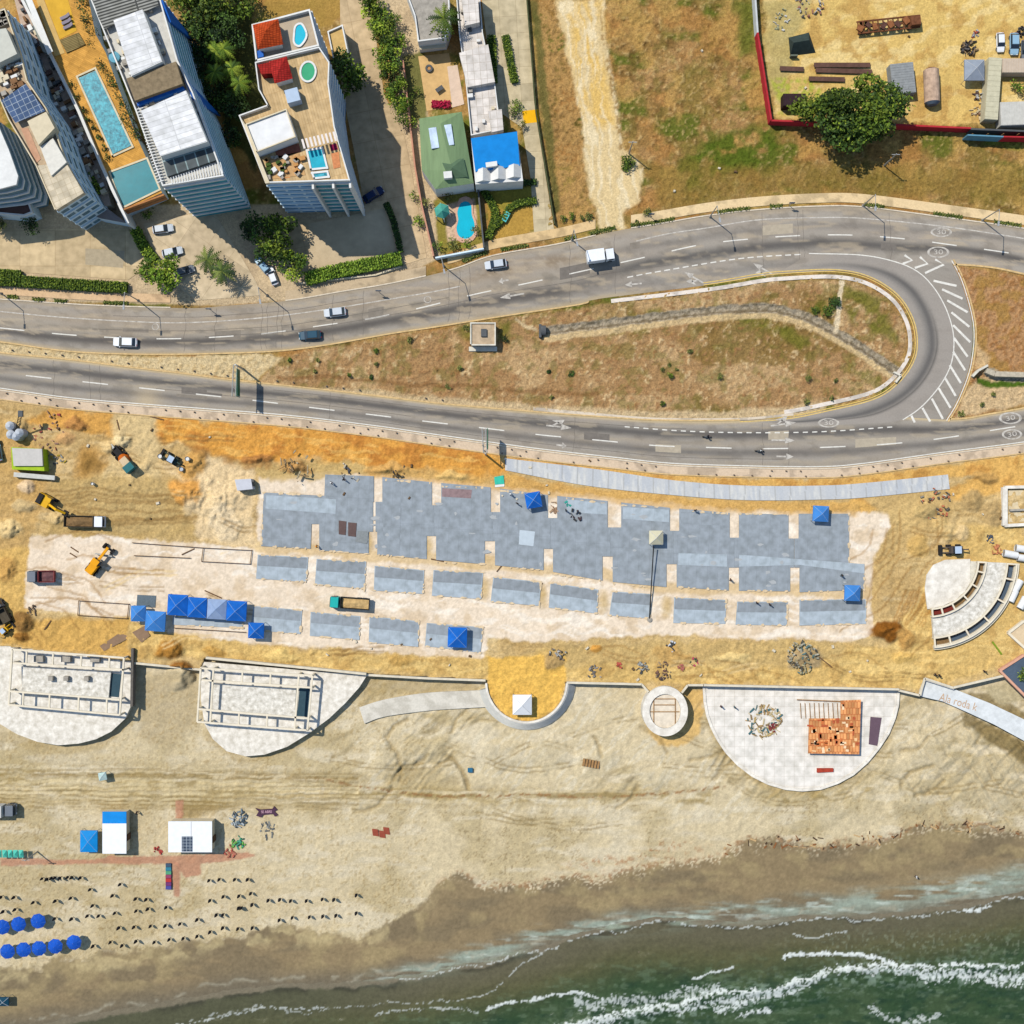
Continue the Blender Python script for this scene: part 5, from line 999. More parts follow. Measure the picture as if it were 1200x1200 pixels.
# kidney pool garden
t = thing('swimming_pool', 'kidney shaped blue pool with pink paved edge in the small garden', 'swimming pool', W(545, 257)); KP = [(540, 238), (546, 236), (552, 240), (553, 252), (556, 262), (555, 274), (547, 280), (538, 277), (535, 268), (537, 258), (536, 248)]
KPc = [tuple(p) for p in cr(KP + [KP[0]], 3)[:-1]]; MB().prism(xy(pp(KPc)), .02, .12).build('water', mat('cyan_pool_water', (20, 190, 214)), t)
c0 = np.mean(KPc, 0); outp = [tuple(c0 + (np.array(p) - c0) * 1.25) for p in KPc]; mb = MB(); n = len(KPc); A = pp(KPc); Bq = pp(outp); mb.add([(p.x, p.y, .16) for p in A] + [(p.x, p.y, .16) for p in Bq] + [(p.x, p.y, 0) for p in A] + [(p.x, p.y, 0) for p in Bq], [f for i in range(n) for f in ((i, (i + 1) % n, n + (i + 1) % n, n + i), (n + i, n + (i + 1) % n, 3 * n + (i + 1) % n, 3 * n + i), (2 * n + i, 2 * n + (i + 1) % n, (i + 1) % n, i))]); mb.build('edge', mat('pink_paving', (226, 180, 152), .9, .14, 2.), t)
t = thing('garden_pavilion', 'small teal hexagonal pavilion roof beside the kidney pool', 'pavilion', W(518, 250)); hx = [(518 + 9.5 * math.cos(a), 247 + 9.5 * math.sin(a)) for a in np.linspace(.3, 2 * math.pi + .3, 6, endpoint=False)]; q = pp(hx, 2.6); c = W(518, 247, 4.0); MB().roof_pyr(xy(q), 2.5, c).build('roof', mat('teal_roof_tiles', (84, 168, 150), .6, .12, 1.5), t)
for p in q: MB().box((p.x * .985 + c.x * .015, p.y * .985 + c.y * .015, 1.25), (.15, .15, 2.5)).build('post', M_white, t)
t = thing('swing_seat', 'small turquoise slide in the curved hedge garden', 'slide', W(593, 255)); MB().box(W(593, 254, .6), (1.0, 2.0, .25), -.5).build('seat', mat('turquoise_plastic', (90, 200, 196), .5, .08), t); MB().box(W(595, 251, .3), (.6, .3, .6), -.5).build('leg', M_white, t)
# drives, street walls, courts
tag(flat(None, 'driveway', pp([(562, -20), (616, -20), (626, 120), (648, 262), (650, 270), (626, 276), (622, 210), (612, 150), (584, 130), (572, 60)], .06), .06, mat_tile('drive_slabs', (214, 196, 158), (190, 172, 136), 3.4, 3.4, .05, rot=-.06), .05), kind='structure')
tag(flat(None, 'yellow_paving', pp([(612, 130), (631, 128), (632, 143), (614, 145)], .075), .075, mat('bright_yellow_paint', (248, 186, 20), .7, .06), .03), kind='structure')
for a, b in (((576, 44), (578, 98)), ((592, 44), (603, 98))): hedge([a, b], 9 if a[0] < 580 else 8, .9, 'clipped hedge strip on the pale drive, ' + ('against the house' if a[0] < 580 else 'nearer the dirt track'), 'mid')
hedge([(566, 98), (576, 128)], 9, 1.6, 'dense green bush row against the white tiled house', 'mid')
hedge([(578, 268), (590, 256), (598, 244), (612, 238), (628, 236)], 7, .9, 'curving dark hedge across the garden lawn', 'mid'); hedge([(566, 222), (580, 250), (572, 280)], 8, 1.0, 'ragged flowering hedge beside the blue roofed house garden', 'mid'); hedge([(566, 220), (628, 214)], 6, .8, 'dark hedge below the blue roofed house', 'dark')
wall_line([(543, 60), (560, 220), (567, 290)], .3, 1.8, M_dkgrey, 'dark party wall between the kidney pool garden and blue roofed house'); wall_line([(510, 302), (567, 291)], .3, 1.6, M_facade, 'grey street wall in front of the kidney pool garden'); wall_line([(472, 70), (486, 195), (494, 240), (508, 300)], .3, 2.0, mat('pink_wall', (206, 150, 122), .9, .1), 'long pink topped wall along the shaded lane')
wall_line([(616, -20), (628, 130), (650, 262)], .2, 1.2, mat('dark_green_wall', (84, 90, 60), .9, .2), 'low dark wall between the drive and the dirt track', z0=-.1)
tag(flat(None, 'lane', pp([(398, -20), (424, -20), (440, 40), (450, 110), (474, 160), (484, 210), (500, 302), (474, 310), (470, 300), (300, 300), (300, 260), (430, 255), (400, 100)], .05), .05, mat_tile('lane_slabs', (218, 190, 148), (196, 168, 128), 6, 6, .06, rot=-.2), .04), kind='structure')
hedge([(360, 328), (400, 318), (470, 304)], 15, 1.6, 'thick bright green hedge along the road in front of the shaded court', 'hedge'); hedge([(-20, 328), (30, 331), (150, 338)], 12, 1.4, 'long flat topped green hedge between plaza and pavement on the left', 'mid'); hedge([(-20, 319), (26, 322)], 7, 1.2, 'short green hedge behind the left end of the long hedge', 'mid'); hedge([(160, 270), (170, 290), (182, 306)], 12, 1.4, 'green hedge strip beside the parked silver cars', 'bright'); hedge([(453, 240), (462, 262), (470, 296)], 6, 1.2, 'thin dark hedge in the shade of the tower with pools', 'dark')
tag(flat(None, 'court', pp([(362, 262), (450, 244), (466, 298), (420, 318), (362, 318)], .07), .07, mat('worn_court', (206, 184, 148), .9, .1, .5), .03), kind='structure'); tag(flat(None, 'plaza', pp([(-20, 268), (150, 268), (176, 310), (150, 328), (-20, 316)], .05), .05, mat_tile('plaza_slabs', (222, 196, 152), (196, 170, 128), 7, 7, .06), .04), kind='structure'); tag(flat(None, 'plaza_patch', pp([(100, 291), (146, 294), (144, 314), (100, 310)], .06), .06, mat('grey_patch', (182, 166, 136), .9, .1), .009), kind='structure'); tag(flat(None, 'forecourt', pp([(168, 262), (250, 246), (300, 330), (306, 346), (230, 352), (186, 320)], .05), .05, mat_tile('forecourt_slabs', (218, 196, 160), (196, 174, 140), 5, 5, .05, rot=.6), .04), kind='structure')
t = wall_line([(350, 332), (440, 322), (470, 312)], .3, .5, M_cream, 'low cream kerb wall under the thick street hedge')
t = thing('annexe', 'shaded annexe with flat white roof behind the hip roofed block', 'low house', W(398, 50)); q = pp([(384, 38), (402, 30), (410, 70), (392, 76)], 4); MB().prism(xy(q), -.1, 4).build('wall', M_white, t); flat(t, 'roof', q, 4.05, mat('tan_walk', (214, 178, 112)), .045); parapet(t, q, 4.05, .5, .25, M_white)
# ---- trees
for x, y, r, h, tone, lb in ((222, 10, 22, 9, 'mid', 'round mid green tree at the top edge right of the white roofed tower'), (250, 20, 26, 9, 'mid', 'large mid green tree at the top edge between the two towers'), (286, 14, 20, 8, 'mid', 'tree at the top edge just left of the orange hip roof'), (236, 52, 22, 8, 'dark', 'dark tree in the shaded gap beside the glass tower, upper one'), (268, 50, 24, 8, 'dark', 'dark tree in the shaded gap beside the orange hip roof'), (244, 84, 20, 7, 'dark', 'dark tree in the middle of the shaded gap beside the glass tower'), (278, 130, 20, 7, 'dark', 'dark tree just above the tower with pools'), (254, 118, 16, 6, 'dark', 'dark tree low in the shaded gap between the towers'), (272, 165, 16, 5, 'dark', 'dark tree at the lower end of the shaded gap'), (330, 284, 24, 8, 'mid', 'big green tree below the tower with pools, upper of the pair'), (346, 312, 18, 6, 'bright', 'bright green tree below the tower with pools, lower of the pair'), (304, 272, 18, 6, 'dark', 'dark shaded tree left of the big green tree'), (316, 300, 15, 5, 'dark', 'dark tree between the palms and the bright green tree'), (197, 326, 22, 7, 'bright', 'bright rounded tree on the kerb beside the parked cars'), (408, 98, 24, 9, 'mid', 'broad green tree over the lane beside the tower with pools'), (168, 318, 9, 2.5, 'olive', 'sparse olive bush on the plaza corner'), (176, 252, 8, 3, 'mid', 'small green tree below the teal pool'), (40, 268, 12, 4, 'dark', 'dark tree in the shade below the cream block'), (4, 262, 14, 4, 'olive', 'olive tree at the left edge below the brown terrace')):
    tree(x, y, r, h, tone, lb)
for k, (x, y, r) in enumerate([(432, 4, 14), (440, 18, 15), (446, 34, 15), (452, 50, 15), (455, 66, 15), (459, 82, 15), (463, 98, 15), (466, 114, 14), (470, 130, 12), (474, 146, 9), (462, 30, 11), (470, 52, 10)]): tree(x, y, r, 6 - .2 * k % 3, 'bright' if k % 3 else 'mid', 'leafy green tree in the row along the lane', 'broadleaf_tree', 'tree', 'trees in the row along the lane')
for x, y, r in ((484, 148, 7), (492, 262, 8), (498, 240, 7), (486, 232, 6), (512, 290, 7), (530, 288, 8), (546, 286, 7), (526, 232, 6), (558, 270, 6), (606, 128, 8), (600, 134, 7), (612, 150, 6), (480, 120, 7), (488, 110, 6)): tree(x, y, r, 2.2, random.choice(['bright', 'olive', 'mid']), 'small garden shrub beside the houses on the lane', 'garden_shrub', 'shrub', 'shrubs in the house gardens')
palm(250, 310, 18, 4.5, 'dusty palm on the forecourt, upper left of the pair'); palm(267, 324, 18, 5, 'dusty palm on the forecourt, lower right of the pair'); palm(523, 44, 20, 9, 'dark green palm beside the grey roofed house', 'mid')
for x, y in ((272, 74), (282, 96), (262, 100), (290, 112), (264, 76)): palm(x, y, 15, 7, 'green palm in the shaded garden between the two towers', 'bright', 'palms between the towers')
tree(1010, 122, 62, 11, 'mid', 'huge spreading green tree over the red yard wall', ry=37, dens=1.7, rzf=.42, leaf=.36, clumps=30, base=W(991, 145))
tree(958, 160, 9, 3, 'dry', 'bare grey bush below the huge yard tree', 'shrub', 'shrub', dens=.5); tree(1190, 103, 9, 2.4, 'bright', 'bright bush between the yard containers', 'shrub', 'shrub')
# bushes and tufts on the grass
BUSH = [(660, 257, 4), (670, 254, 4.5), (682, 255, 3.5), (689, 254, 5), (735, 193, 9), (758, 250, 5), (746, 262, 3.5), (441, 427, 2.5), (539, 432, 3), (525, 453, 3.5), (643, 436, 2.5), (669, 438, 4), (646, 466, 2.5), (785, 440, 4), (776, 433, 2), (793, 433, 2), (784, 428, 2), (843, 442, 4), (947, 444, 4), (979, 446, 2.5), (945, 470, 4), (974, 467, 3), (340, 422, 2.5), (373, 422, 2.5), (369, 435, 2), (410, 440, 2.5), (435, 443, 2), (441, 412, 3), (435, 441, 2), (808, 412, 3), (776, 473, 3), (1125, 485, 4), (1163, 462, 3), (1150, 474, 3), (480, 398, 4), (546, 385, 4), (592, 398, 4), (976, 356, 8), (968, 366, 7), (955, 364, 5)]
for x, y, r in BUSH: tree(x, y, r, .5 + r * .12, random.choice(['olive', 'mid', 'olive', 'dark']), 'small scrubby bush on the dry grass' if y > 330 or x > 700 else 'low bush at the end of the drive', 'grass_bush', 'bush', 'scrub bushes on the dry grass' if y > 330 or x > 700 else 'bushes at the drive end', dens=2.2)
for x0, x1, yo in ((48, 60, -3), (38, 58, -3), (120, 150, -4), (655, 678, -4), (688, 725, -4), (586, 622, -5), (737, 800, -3), (840, 888, -3), (900, 918, -3), (1010, 1040, -3), (1052, 1060, -3), (1090, 1130, -3), (1160, 1200, -3), (540, 575, -6), (10, 24, -4), (64, 82, -3)):
    q = segs(NR_TOP, x0, x1)
    if len(q) > 2: hedge([tuple(p + np.array([0, yo])) for p in q[::max(1, len(q) // 4)]], 3.5, .35, 'low verge planting strip between pavement and kerb', 'olive', 'verge_planting', 'planting', .8, 'verge plantings along the north road')
# ================================================================ vehicles (built once at the origin, +x is the front)
M_tyre = mat('tyre_rubber', (44, 42, 40), .9, .1); M_rim = mat('wheel_rim', (150, 150, 150), .4, .1, metal=.6); M_cglass = mat_glass('car_glass', (38, 48, 60), .1); M_lamp = mat('headlamp_lens', (236, 236, 228), .15, .02); M_rear = mat('tail_lamp_lens', (150, 20, 16), .3, .05); M_black = mat('black_steel', (46, 44, 42), .7, .2); M_steel = mat('galvanised_steel', (176, 176, 170), .5, .12, metal=.4); M_rust = mat('rusty_steel', (120, 76, 50), .9, .35, 1.5); M_timber = mat('timber', (170, 130, 84), .9, .25, 2.); M_dtimber = mat('dark_timber', (112, 84, 60), .9, .25, 2.)
def paint(k, rgb): return mat('car_paint_' + k, rgb, .35, .04, spec=.15)
def wheel(t, x, y, r=.33, w=.22):
    mb = MB(); mb.tube((x, y - w / 2, r), (x, y + w / 2, r), r, n=14); o = mb.build('wheel', M_tyre); o.parent = t
    s = 1 if y > 0 else -1; mb = MB(); mb.tube((x, y + s * w / 2, r), (x, y + s * (w / 2 + .015), r), r * .58, n=10); q = mb.build('rim', M_rim); q.parent = o
def loft(secs, cap=True):
    mb = MB(); n = len(secs[0]); V = [p for s in secs for p in s]; F = []
    for i in range(len(secs) - 1):
        for k in range(n): F.append((i * n + k, i * n + (k + 1) % n, (i + 1) * n + (k + 1) % n, (i + 1) * n + k))
    if cap: F += [tuple(range(n)), tuple(range((len(secs) - 1) * n, len(secs) * n))]
    return mb.add(V, F)
def put_child(mb, name, m, t, smooth=False):
    o = mb.build(name, m, smooth=smooth); o.parent = t; return o
def car(name, label, pm, L=4.4, Wd=1.78, hatch=True):
    t = thing(name, label, 'car')
    def sec(x, w, z0, z1): return [(x, -w * .92, z0), (x, w * .92, z0), (x, w, (z0 + z1) / 2), (x, w * .9, z1), (x, -w * .9, z1), (x, -w, (z0 + z1) / 2)]
    h = Wd / 2; a = L / 2
    put_child(loft([sec(-a, h * .78, .38, .72), sec(-a + .15, h * .93, .28, .86), sec(-a + .7, h, .25, .92), sec(-.2, h, .25, .92), sec(a - 1.2, h, .25, .88), sec(a - .35, h * .93, .27, .76), sec(a - .05, h * .8, .34, .66), sec(a, h * .7, .4, .6)]), 'body', pm, t)
    x0 = -a + (.25 if hatch else .75); x1 = a - 1.15
    def gs(x, w, z): return [(x, -w, z), (x, w, z)]
    zb, zt = .9, 1.42; rb0, rb1 = x0 + .5, x1 - .75; wb, wt = h * .88, h * .72
    def panel(nm, P, m):
        c = sum((Vector(p) for p in P), Vector()) / len(P); cc = Vector((0, 0, .9)); d = (c - cc).normalized() * .03; n = len(P)
        return put_child(MB().add([Vector(p) for p in P] + [Vector(p) - d for p in P], [tuple(range(n)), tuple(range(2 * n - 1, n - 1, -1))] + [(i, n + i, n + (i + 1) % n, (i + 1) % n) for i in range(n)]), nm, m, t)
    panel('windscreen', [(x1, -wb, zb), (x1, wb, zb), (rb1, wt, zt), (rb1, -wt, zt)], M_cglass); panel('rear_window', [(x0, wb, zb), (x0, -wb, zb), (rb0, -wt, zt), (rb0, wt, zt)], M_cglass)
    for s in (1, -1): panel('side_window', [(x0, s * wb, zb), (x1, s * wb, zb), (rb1, s * wt, zt), (rb0, s * wt, zt)], M_cglass)
    put_child(MB().box(((rb0 + rb1) / 2, 0, zt + .02), (rb1 - rb0 + .1, wt * 2 + .06, .07), top=.92), 'roof', pm, t)
    for x in (-a + .8, a - .85):
        for y in (-h + .1, h - .1): wheel(t, x, y)
    for s in (1, -1):
        put_child(MB().box((a - .12, s * h * .58, .62), (.2, .34, .13)), 'headlight', M_lamp, t); put_child(MB().box((-a + .05, s * h * .6, .72), (.12, .3, .14)), 'tail_light', M_rear, t); put_child(MB().box((x1 - .2, s * (h + .06), .98), (.14, .16, .1)), 'wing_mirror', pm, t)
    return t
silver = paint('silver', (206, 212, 216)); white = paint('white', (240, 242, 242)); teal = paint('teal', (20, 74, 96)); navy = paint('navy', (22, 44, 84)); grey = paint('grey', (120, 126, 132)); lblue = paint('light_blue', (150, 186, 206))
car0 = car('car', '', white)
def place_car(px, py, deg, pm, label, group=None, L=1., z=None):
    global _carused
    g = W(px, py, .03) if z is None else Vector((W(px, py, .03).x, W(px, py, .03).y, z))
    if not _carused: c = car0; _carused = True; c.location = g; c.rotation_euler.z = math.radians(deg); c['label'] = label; c.scale = (L,) * 3
    else: c = copy_tree(car0, g, math.radians(deg), label, scale=L)
    if group: c['group'] = group
    if pm is not white: recolor(c, white.name, pm)
    return c
_carused = False
place_car(148, 401.5, 178, white, 'white car driving left in the lower lane of the north road', L=1.08); place_car(393, 366.5, 186, silver, 'silver car driving left in the upper lane of the north road'); place_car(364, 393.5, 184, teal, 'dark teal car in the lower lane of the north road', L=1.02); place_car(581, 310.5, 188, silver, 'silver car stopped at the kerb below the walled gardens')
place_car(438, 229, 32, navy, 'dark blue car parked in the shade beside the tower with pools'); place_car(192, 269, 8, silver, 'silver car parked uppermost of three on the forecourt', L=.95); place_car(203, 296, 12, silver, 'silver car parked in the middle of three on the forecourt', L=.95); place_car(217, 318, 15, grey, 'grey car parked lowest of three, half under the bright kerb tree', L=.95)
place_car(309, 312, 130, lblue, 'light blue car at the edge of the big green trees', L=.9); place_car(320, 324, 110, white, 'white car parked at the end of the thick street hedge', L=.85)
place_car(1171, 51, 272, white, 'white car parked in the dirt yard beside the grey gazebo', L=.88); place_car(1187, 53, 270, lblue, 'pale blue car parked in the dirt yard, right of the white one', L=1.0); place_car(1200, 60, 270, grey, 'grey car at the right edge of the dirt yard', L=.9)
place_car(-2, 528, 100, lblue, 'pale blue vehicle at the left edge beside the batching plant')
# box truck
def box_part(t, name, c, d, m, top=1., rz=0., topy=None): return put_child(MB().box(c, d, rz, top, topy), name, m, t)
def truck(name, label, loc, deg, cabm, kind='box', L=6.2, bedm=None, loadm=None):
    t = thing(name, label, 'truck', (0, 0, 0)); w = 2.2; a = L / 2
    box_part(t, 'chassis', (0, 0, .6), (L - .3, .9, .25), M_black); box_part(t, 'cab', (a - .95, 0, 1.45), (1.8, w, 1.9), cabm, .86, topy=.92)
    cab_top = box_part(t, 'windscreen', (a - .1, 0, 1.75), (.12, w * .86, .75), M_cglass)
    for s in (1, -1): box_part(t, 'side_window', (a - .8, s * (w / 2 - .02), 1.8), (.9, .1, .6), M_cglass); box_part(t, 'headlight', (a - .02, s * .8, .85), (.1, .35, .2), M_lamp)
    bl = L - 2.1; bx = -a + bl / 2
    if kind == 'box': box_part(t, 'cargo_box', (bx, 0, 2.0), (bl, w + .1, 2.4), bedm, .99)
    elif kind == 'tipper':
        box_part(t, 'bed_floor', (bx, 0, .95), (bl, w, .12), bedm)
        for s in (1, -1): box_part(t, 'side_board', (bx, s * w / 2, 1.4), (bl, .1, .9), bedm)
        box_part(t, 'head_board', (bx + bl / 2 - .05, 0, 1.5), (.1, w - .12, 1.1), bedm); box_part(t, 'tail_board', (-a + .05, 0, 1.35), (.1, w - .12, .8), bedm)
        if loadm:
            mb = MB(); n = 7; V = []
            for i in range(n):
                for j in range(5): V.append((bx + (i / (n - 1) - .5) * (bl - .3), (j / 4 - .5) * (w - .25), 1.2 + .4 * (1 - abs(i / 3 - 1)) * (1 - abs(j / 2 - 1)) + random.uniform(-.05, .1)))
            mb.add(V, [(i * 5 + j, i * 5 + j + 1, i * 5 + j + 6, i * 5 + j + 5) for i in range(n - 1) for j in range(4)]); put_child(mb, 'load', loadm, t)
    for x in (a - 1.0, -a + 1.0, -a + 2.1)[:3 if L > 5.8 else 2]:
        for y in (-w / 2 + .1, w / 2 - .1): wheel(t, x, y, .48, .3)
    t.location = loc; t.rotation_euler.z = math.radians(deg); return t
truck('box_truck', 'white box truck on the north road beside the dirt track mouth', W(703, 302, .03), 8, white, 'box', 5.6, mat('white_box_panel', (246, 248, 248), .5, .04))
truck('tipper_truck', 'tipper truck with white cab and brown load beside the excavator', G(102, 611), -1, white, 'tipper', 8.0, mat('dark_bed_steel', (86, 78, 64), .8, .2), mat('brown_earth', (136, 108, 72), .95, .25, 2., bump=.5))
truck('tipper_truck', 'tipper truck with turquoise cab on the pale road between the slabs', W(411, 706), 176, mat('turquoise_cab', (40, 178, 168), .4, .05), 'tipper', 7.8, mat('black_bed_steel', (52, 52, 52), .8, .2), mat('sandy_load', (206, 172, 116), .95, .2, 2.))
truck('delivery_truck', 'small grey truck with pale box at the left edge of the beach', G(6, 947), 0, grey, 'box', 5.4, mat('pale_box_panel', (206, 204, 196), .7, .1))
truck('pickup_truck', 'grey cabbed truck with a red tray on the pale pad', W(52, 675), 180, grey, 'tipper', 5.2, mat('dull_red_tray', (150, 72, 70), .7, .2), mat('plum_load', (120, 84, 84), .9, .3))
truck('flatbed_truck', 'grey truck at the left edge below the pale pad', G(4, 716), 118, grey, 'tipper', 5.0, mat('dark_bed_steel', (86, 78, 64)), None)
# excavator
def track(t, y, L=3.2, w=.55): box_part(t, 'track', (0, y, .42), (L, w, .75), M_black, .9, topy=1.)
def boom(t, P, w, m, name='boom'):
    for i, (a, b) in enumerate(zip(P[:-1], P[1:])): put_child(MB().bar(Vector(a), Vector(b), w, w * 1.1), name if i == 0 else 'dipper_arm', m, t)
t = thing('excavator', 'yellow and black tracked excavator loading the tipper truck', 'excavator'); Y = mat('machine_yellow', (232, 176, 30), .5, .1)
track(t, .95); track(t, -.95); box_part(t, 'body', (-.6, 0, 1.35), (2.6, 2.4, 1.0), Y, .95); box_part(t, 'engine_cover', (-1.3, 0, 1.95), (1.1, 2.2, .5), M_black, .9); box_part(t, 'cab', (.5, .7, 1.9), (1.3, .95, 1.5), M_cglass, .85); box_part(t, 'cab_roof', (.5, .7, 2.68), (1.15, .85, .1), Y)
boom(t, [(.7, -.2, 1.8), (3.0, -.2, 3.4), (4.6, -.2, 2.2)], .4, Y); box_part(t, 'bucket', (4.5, -.2, 1.6), (.8, 1.0, .7), M_black, 1.2); t.location = G(58, 588); t.rotation_euler.z = math.radians(-28)
# grader
t = thing('road_grader', 'orange yellow road grader standing at a slant on the pale pad', 'grader'); OY = mat('grader_orange', (240, 164, 16), .5, .08)
box_part(t, 'engine_housing', (-1.4, 0, 1.45), (2.4, 1.7, 1.1), OY, .92); box_part(t, 'cab', (.2, 0, 1.9), (1.2, 1.5, 1.5), M_cglass, .88); box_part(t, 'cab_roof', (.2, 0, 2.7), (1.25, 1.5, .12), OY); box_part(t, 'frame', (2.2, 0, 1.5), (3.2, .5, .4), OY); box_part(t, 'front_axle', (3.5, 0, .6), (.3, 2.0, .25), M_black); box_part(t, 'blade', (1.9, 0, .5), (.2, 3.4, .6), M_steel, rz=.5)
for x in (-2.1, -.9):
    for y in (-.95, .95): wheel(t, x, y, .6, .4)
for y in (-.95, .95): wheel(t, 3.5, y, .6, .4)
t.location = W(116, 659); t.rotation_euler.z = math.radians(52)
# mixer truck
t = thing('concrete_mixer', 'concrete mixer truck with an orange drum and teal cab by the spoil heaps', 'mixer truck'); TC = mat('teal_cab_paint', (44, 110, 112), .5, .1)
box_part(t, 'chassis', (0, 0, .7), (6.2, 1.2, .3), M_black); box_part(t, 'cab', (2.3, 0, 1.5), (1.6, 2.2, 1.7), TC, .9); box_part(t, 'deck', (.7, 0, 1.25), (1.6, 1.5, .8), mat('pale_panel', (222, 196, 156), .7, .1)); box_part(t, 'windscreen', (3.05, 0, 1.7), (.12, 1.9, .7), M_cglass)
put_child(MB().lathe([(.35, -1.8), (.95, -.9), (1.15, .1), (1.0, .9), (.5, 1.5)], n=16), 'drum', mat('orange_drum', (206, 104, 30), .5, .1), t); t.children[-1].location = (-1.3, 0, 1.9); t.children[-1].rotation_euler = (0, math.radians(75), 0)
box_part(t, 'chute', (-3.2, 0, 1.2), (.9, .5, .2), M_steel)
for x in (2.2, -.9, -2.1):
    for y in (-1, 1): wheel(t, x, y, .5, .3)
t.location = G(146, 538); t.rotation_euler.z = math.radians(-50)
# backhoe (dark) near the quarter-round frame
def loader(label, px, py, deg, m, sc=1.):
    t = thing('loader', label, 'loader'); box_part(t, 'body', (-.3, 0, 1.2), (2.6, 1.5, .9), m, .9); box_part(t, 'cab', (-.2, 0, 2.0), (1.3, 1.35, 1.2), M_cglass, .85); box_part(t, 'cab_roof', (-.2, 0, 2.64), (1.3, 1.4, .1), mat('pale_blue_slab', (188, 204, 220))); boom(t, [(.9, .5, 1.2), (2.3, .5, .7)], .18, m, 'loader_arm'); boom(t, [(.9, -.5, 1.2), (2.3, -.5, .7)], .18, m, 'loader_arm'); box_part(t, 'bucket', (2.6, 0, .5), (.7, 2.0, .7), M_black, .8, topy=1.); boom(t, [(-1.4, 0, 1.6), (-2.4, 0, 2.2), (-3.0, 0, .8)], .25, m)
    for x in (-.9, 1.0):
        for y in (-.85, .85): wheel(t, x, y, .55, .38)
    t.location = G(px, py); t.rotation_euler.z = math.radians(deg); t.scale = (sc,) * 3; return t
loader('dark backhoe loader standing above the white quarter round pad', 1116, 644, 182, mat('grimy_machine', (92, 82, 74), .8, .2)); loader('dark green loader among bins below the orange soil bank', 203, 538, 150, mat('dark_green_machine', (60, 76, 70), .7, .2), .9); loader('dark wheel loader at the lower left beside the spoil heap', 8, 738, 40, Y, .7)
# batching plant
c = W(34, 537); t = thing('batching_plant', 'lime green concrete plant cabin with pale roof by the left road verge', 'concrete plant', c); LM = mat('lime_green_paint', (168, 196, 40), .6, .1)
q = [(13, 524), (50, 526), (52, 552), (14, 550)]; MB().prism(xy(pp(q, 2.4)), 0, 2.4).build('body', LM, t); flat(t, 'roof', pp([(14, 525), (49, 526), (50, 546), (16, 546)], 2.9), 2.9, mat('pale_grey_roof', (206, 200, 190), .8, .08), .45); mb = MB(); mb.bar(W(16, 556, 1.2), W(64, 560, 1.2), .9, 1.2); mb.build('conveyor', M_steel, t)
for x, y in ((17, 500), (24, 512), (28, 508), (18, 510)): MB().lathe([(.9, 0), (.9, 2.2), (.3, 2.8)], W(x, y), 12).build('silo', mat('silo_grey', (196, 200, 204), .6, .08), t)
t = thing('conveyor_mast', 'black lattice mast standing over the concrete plant', 'mast', W(20, 508)); mb = MB(); a, b = W(18, 512, .5), W(24, 486, 5.2)
for dx in (-.3, .3): mb.tube(a + Vector((dx, 0, 0)), b + Vector((dx, 0, 0)), .07, n=5)
for k in range(8): u = k / 8; mb.tube(a.lerp(b, u) + Vector((-.3, 0, 0)), a.lerp(b, u + .12) + Vector((.3, 0, 0)), .05, n=4)
mb.tube(a + Vector((0, 0, .2)), a - Vector((0, 0, .6)), .2); mb.build('lattice', M_black, t); MB().box(b + Vector((0, .2, -.1)), (.9, 1.2, .5)).build('hopper', M_dkgrey, t)
# motorbikes
def moto(label, px, py, deg):
    t = thing('motorbike', label, 'motorbike', W(px, py, .03), 0)
    for x in (-.65, .65): put_child(MB().tube((x, -.06, .3), (x, .06, .3), .3, n=12), 'wheel', M_tyre, t)
    box_part(t, 'body', (0, 0, .6), (1.0, .28, .35), M_black, .8); box_part(t, 'seat', (-.25, 0, .82), (.6, .26, .1), M_dkgrey); put_child(MB().tube((.5, -.35, 1.0), (.5, .35, 1.0), .03, n=6), 'handlebar', M_steel, t); t.rotation_euler.z = math.radians(deg); return t
moto('motorbike with rider in the turn lane of the south road', 828, 512, -2); moto('motorbike with rider in the lower lane of the south road', 889.5, 528.5, -2)
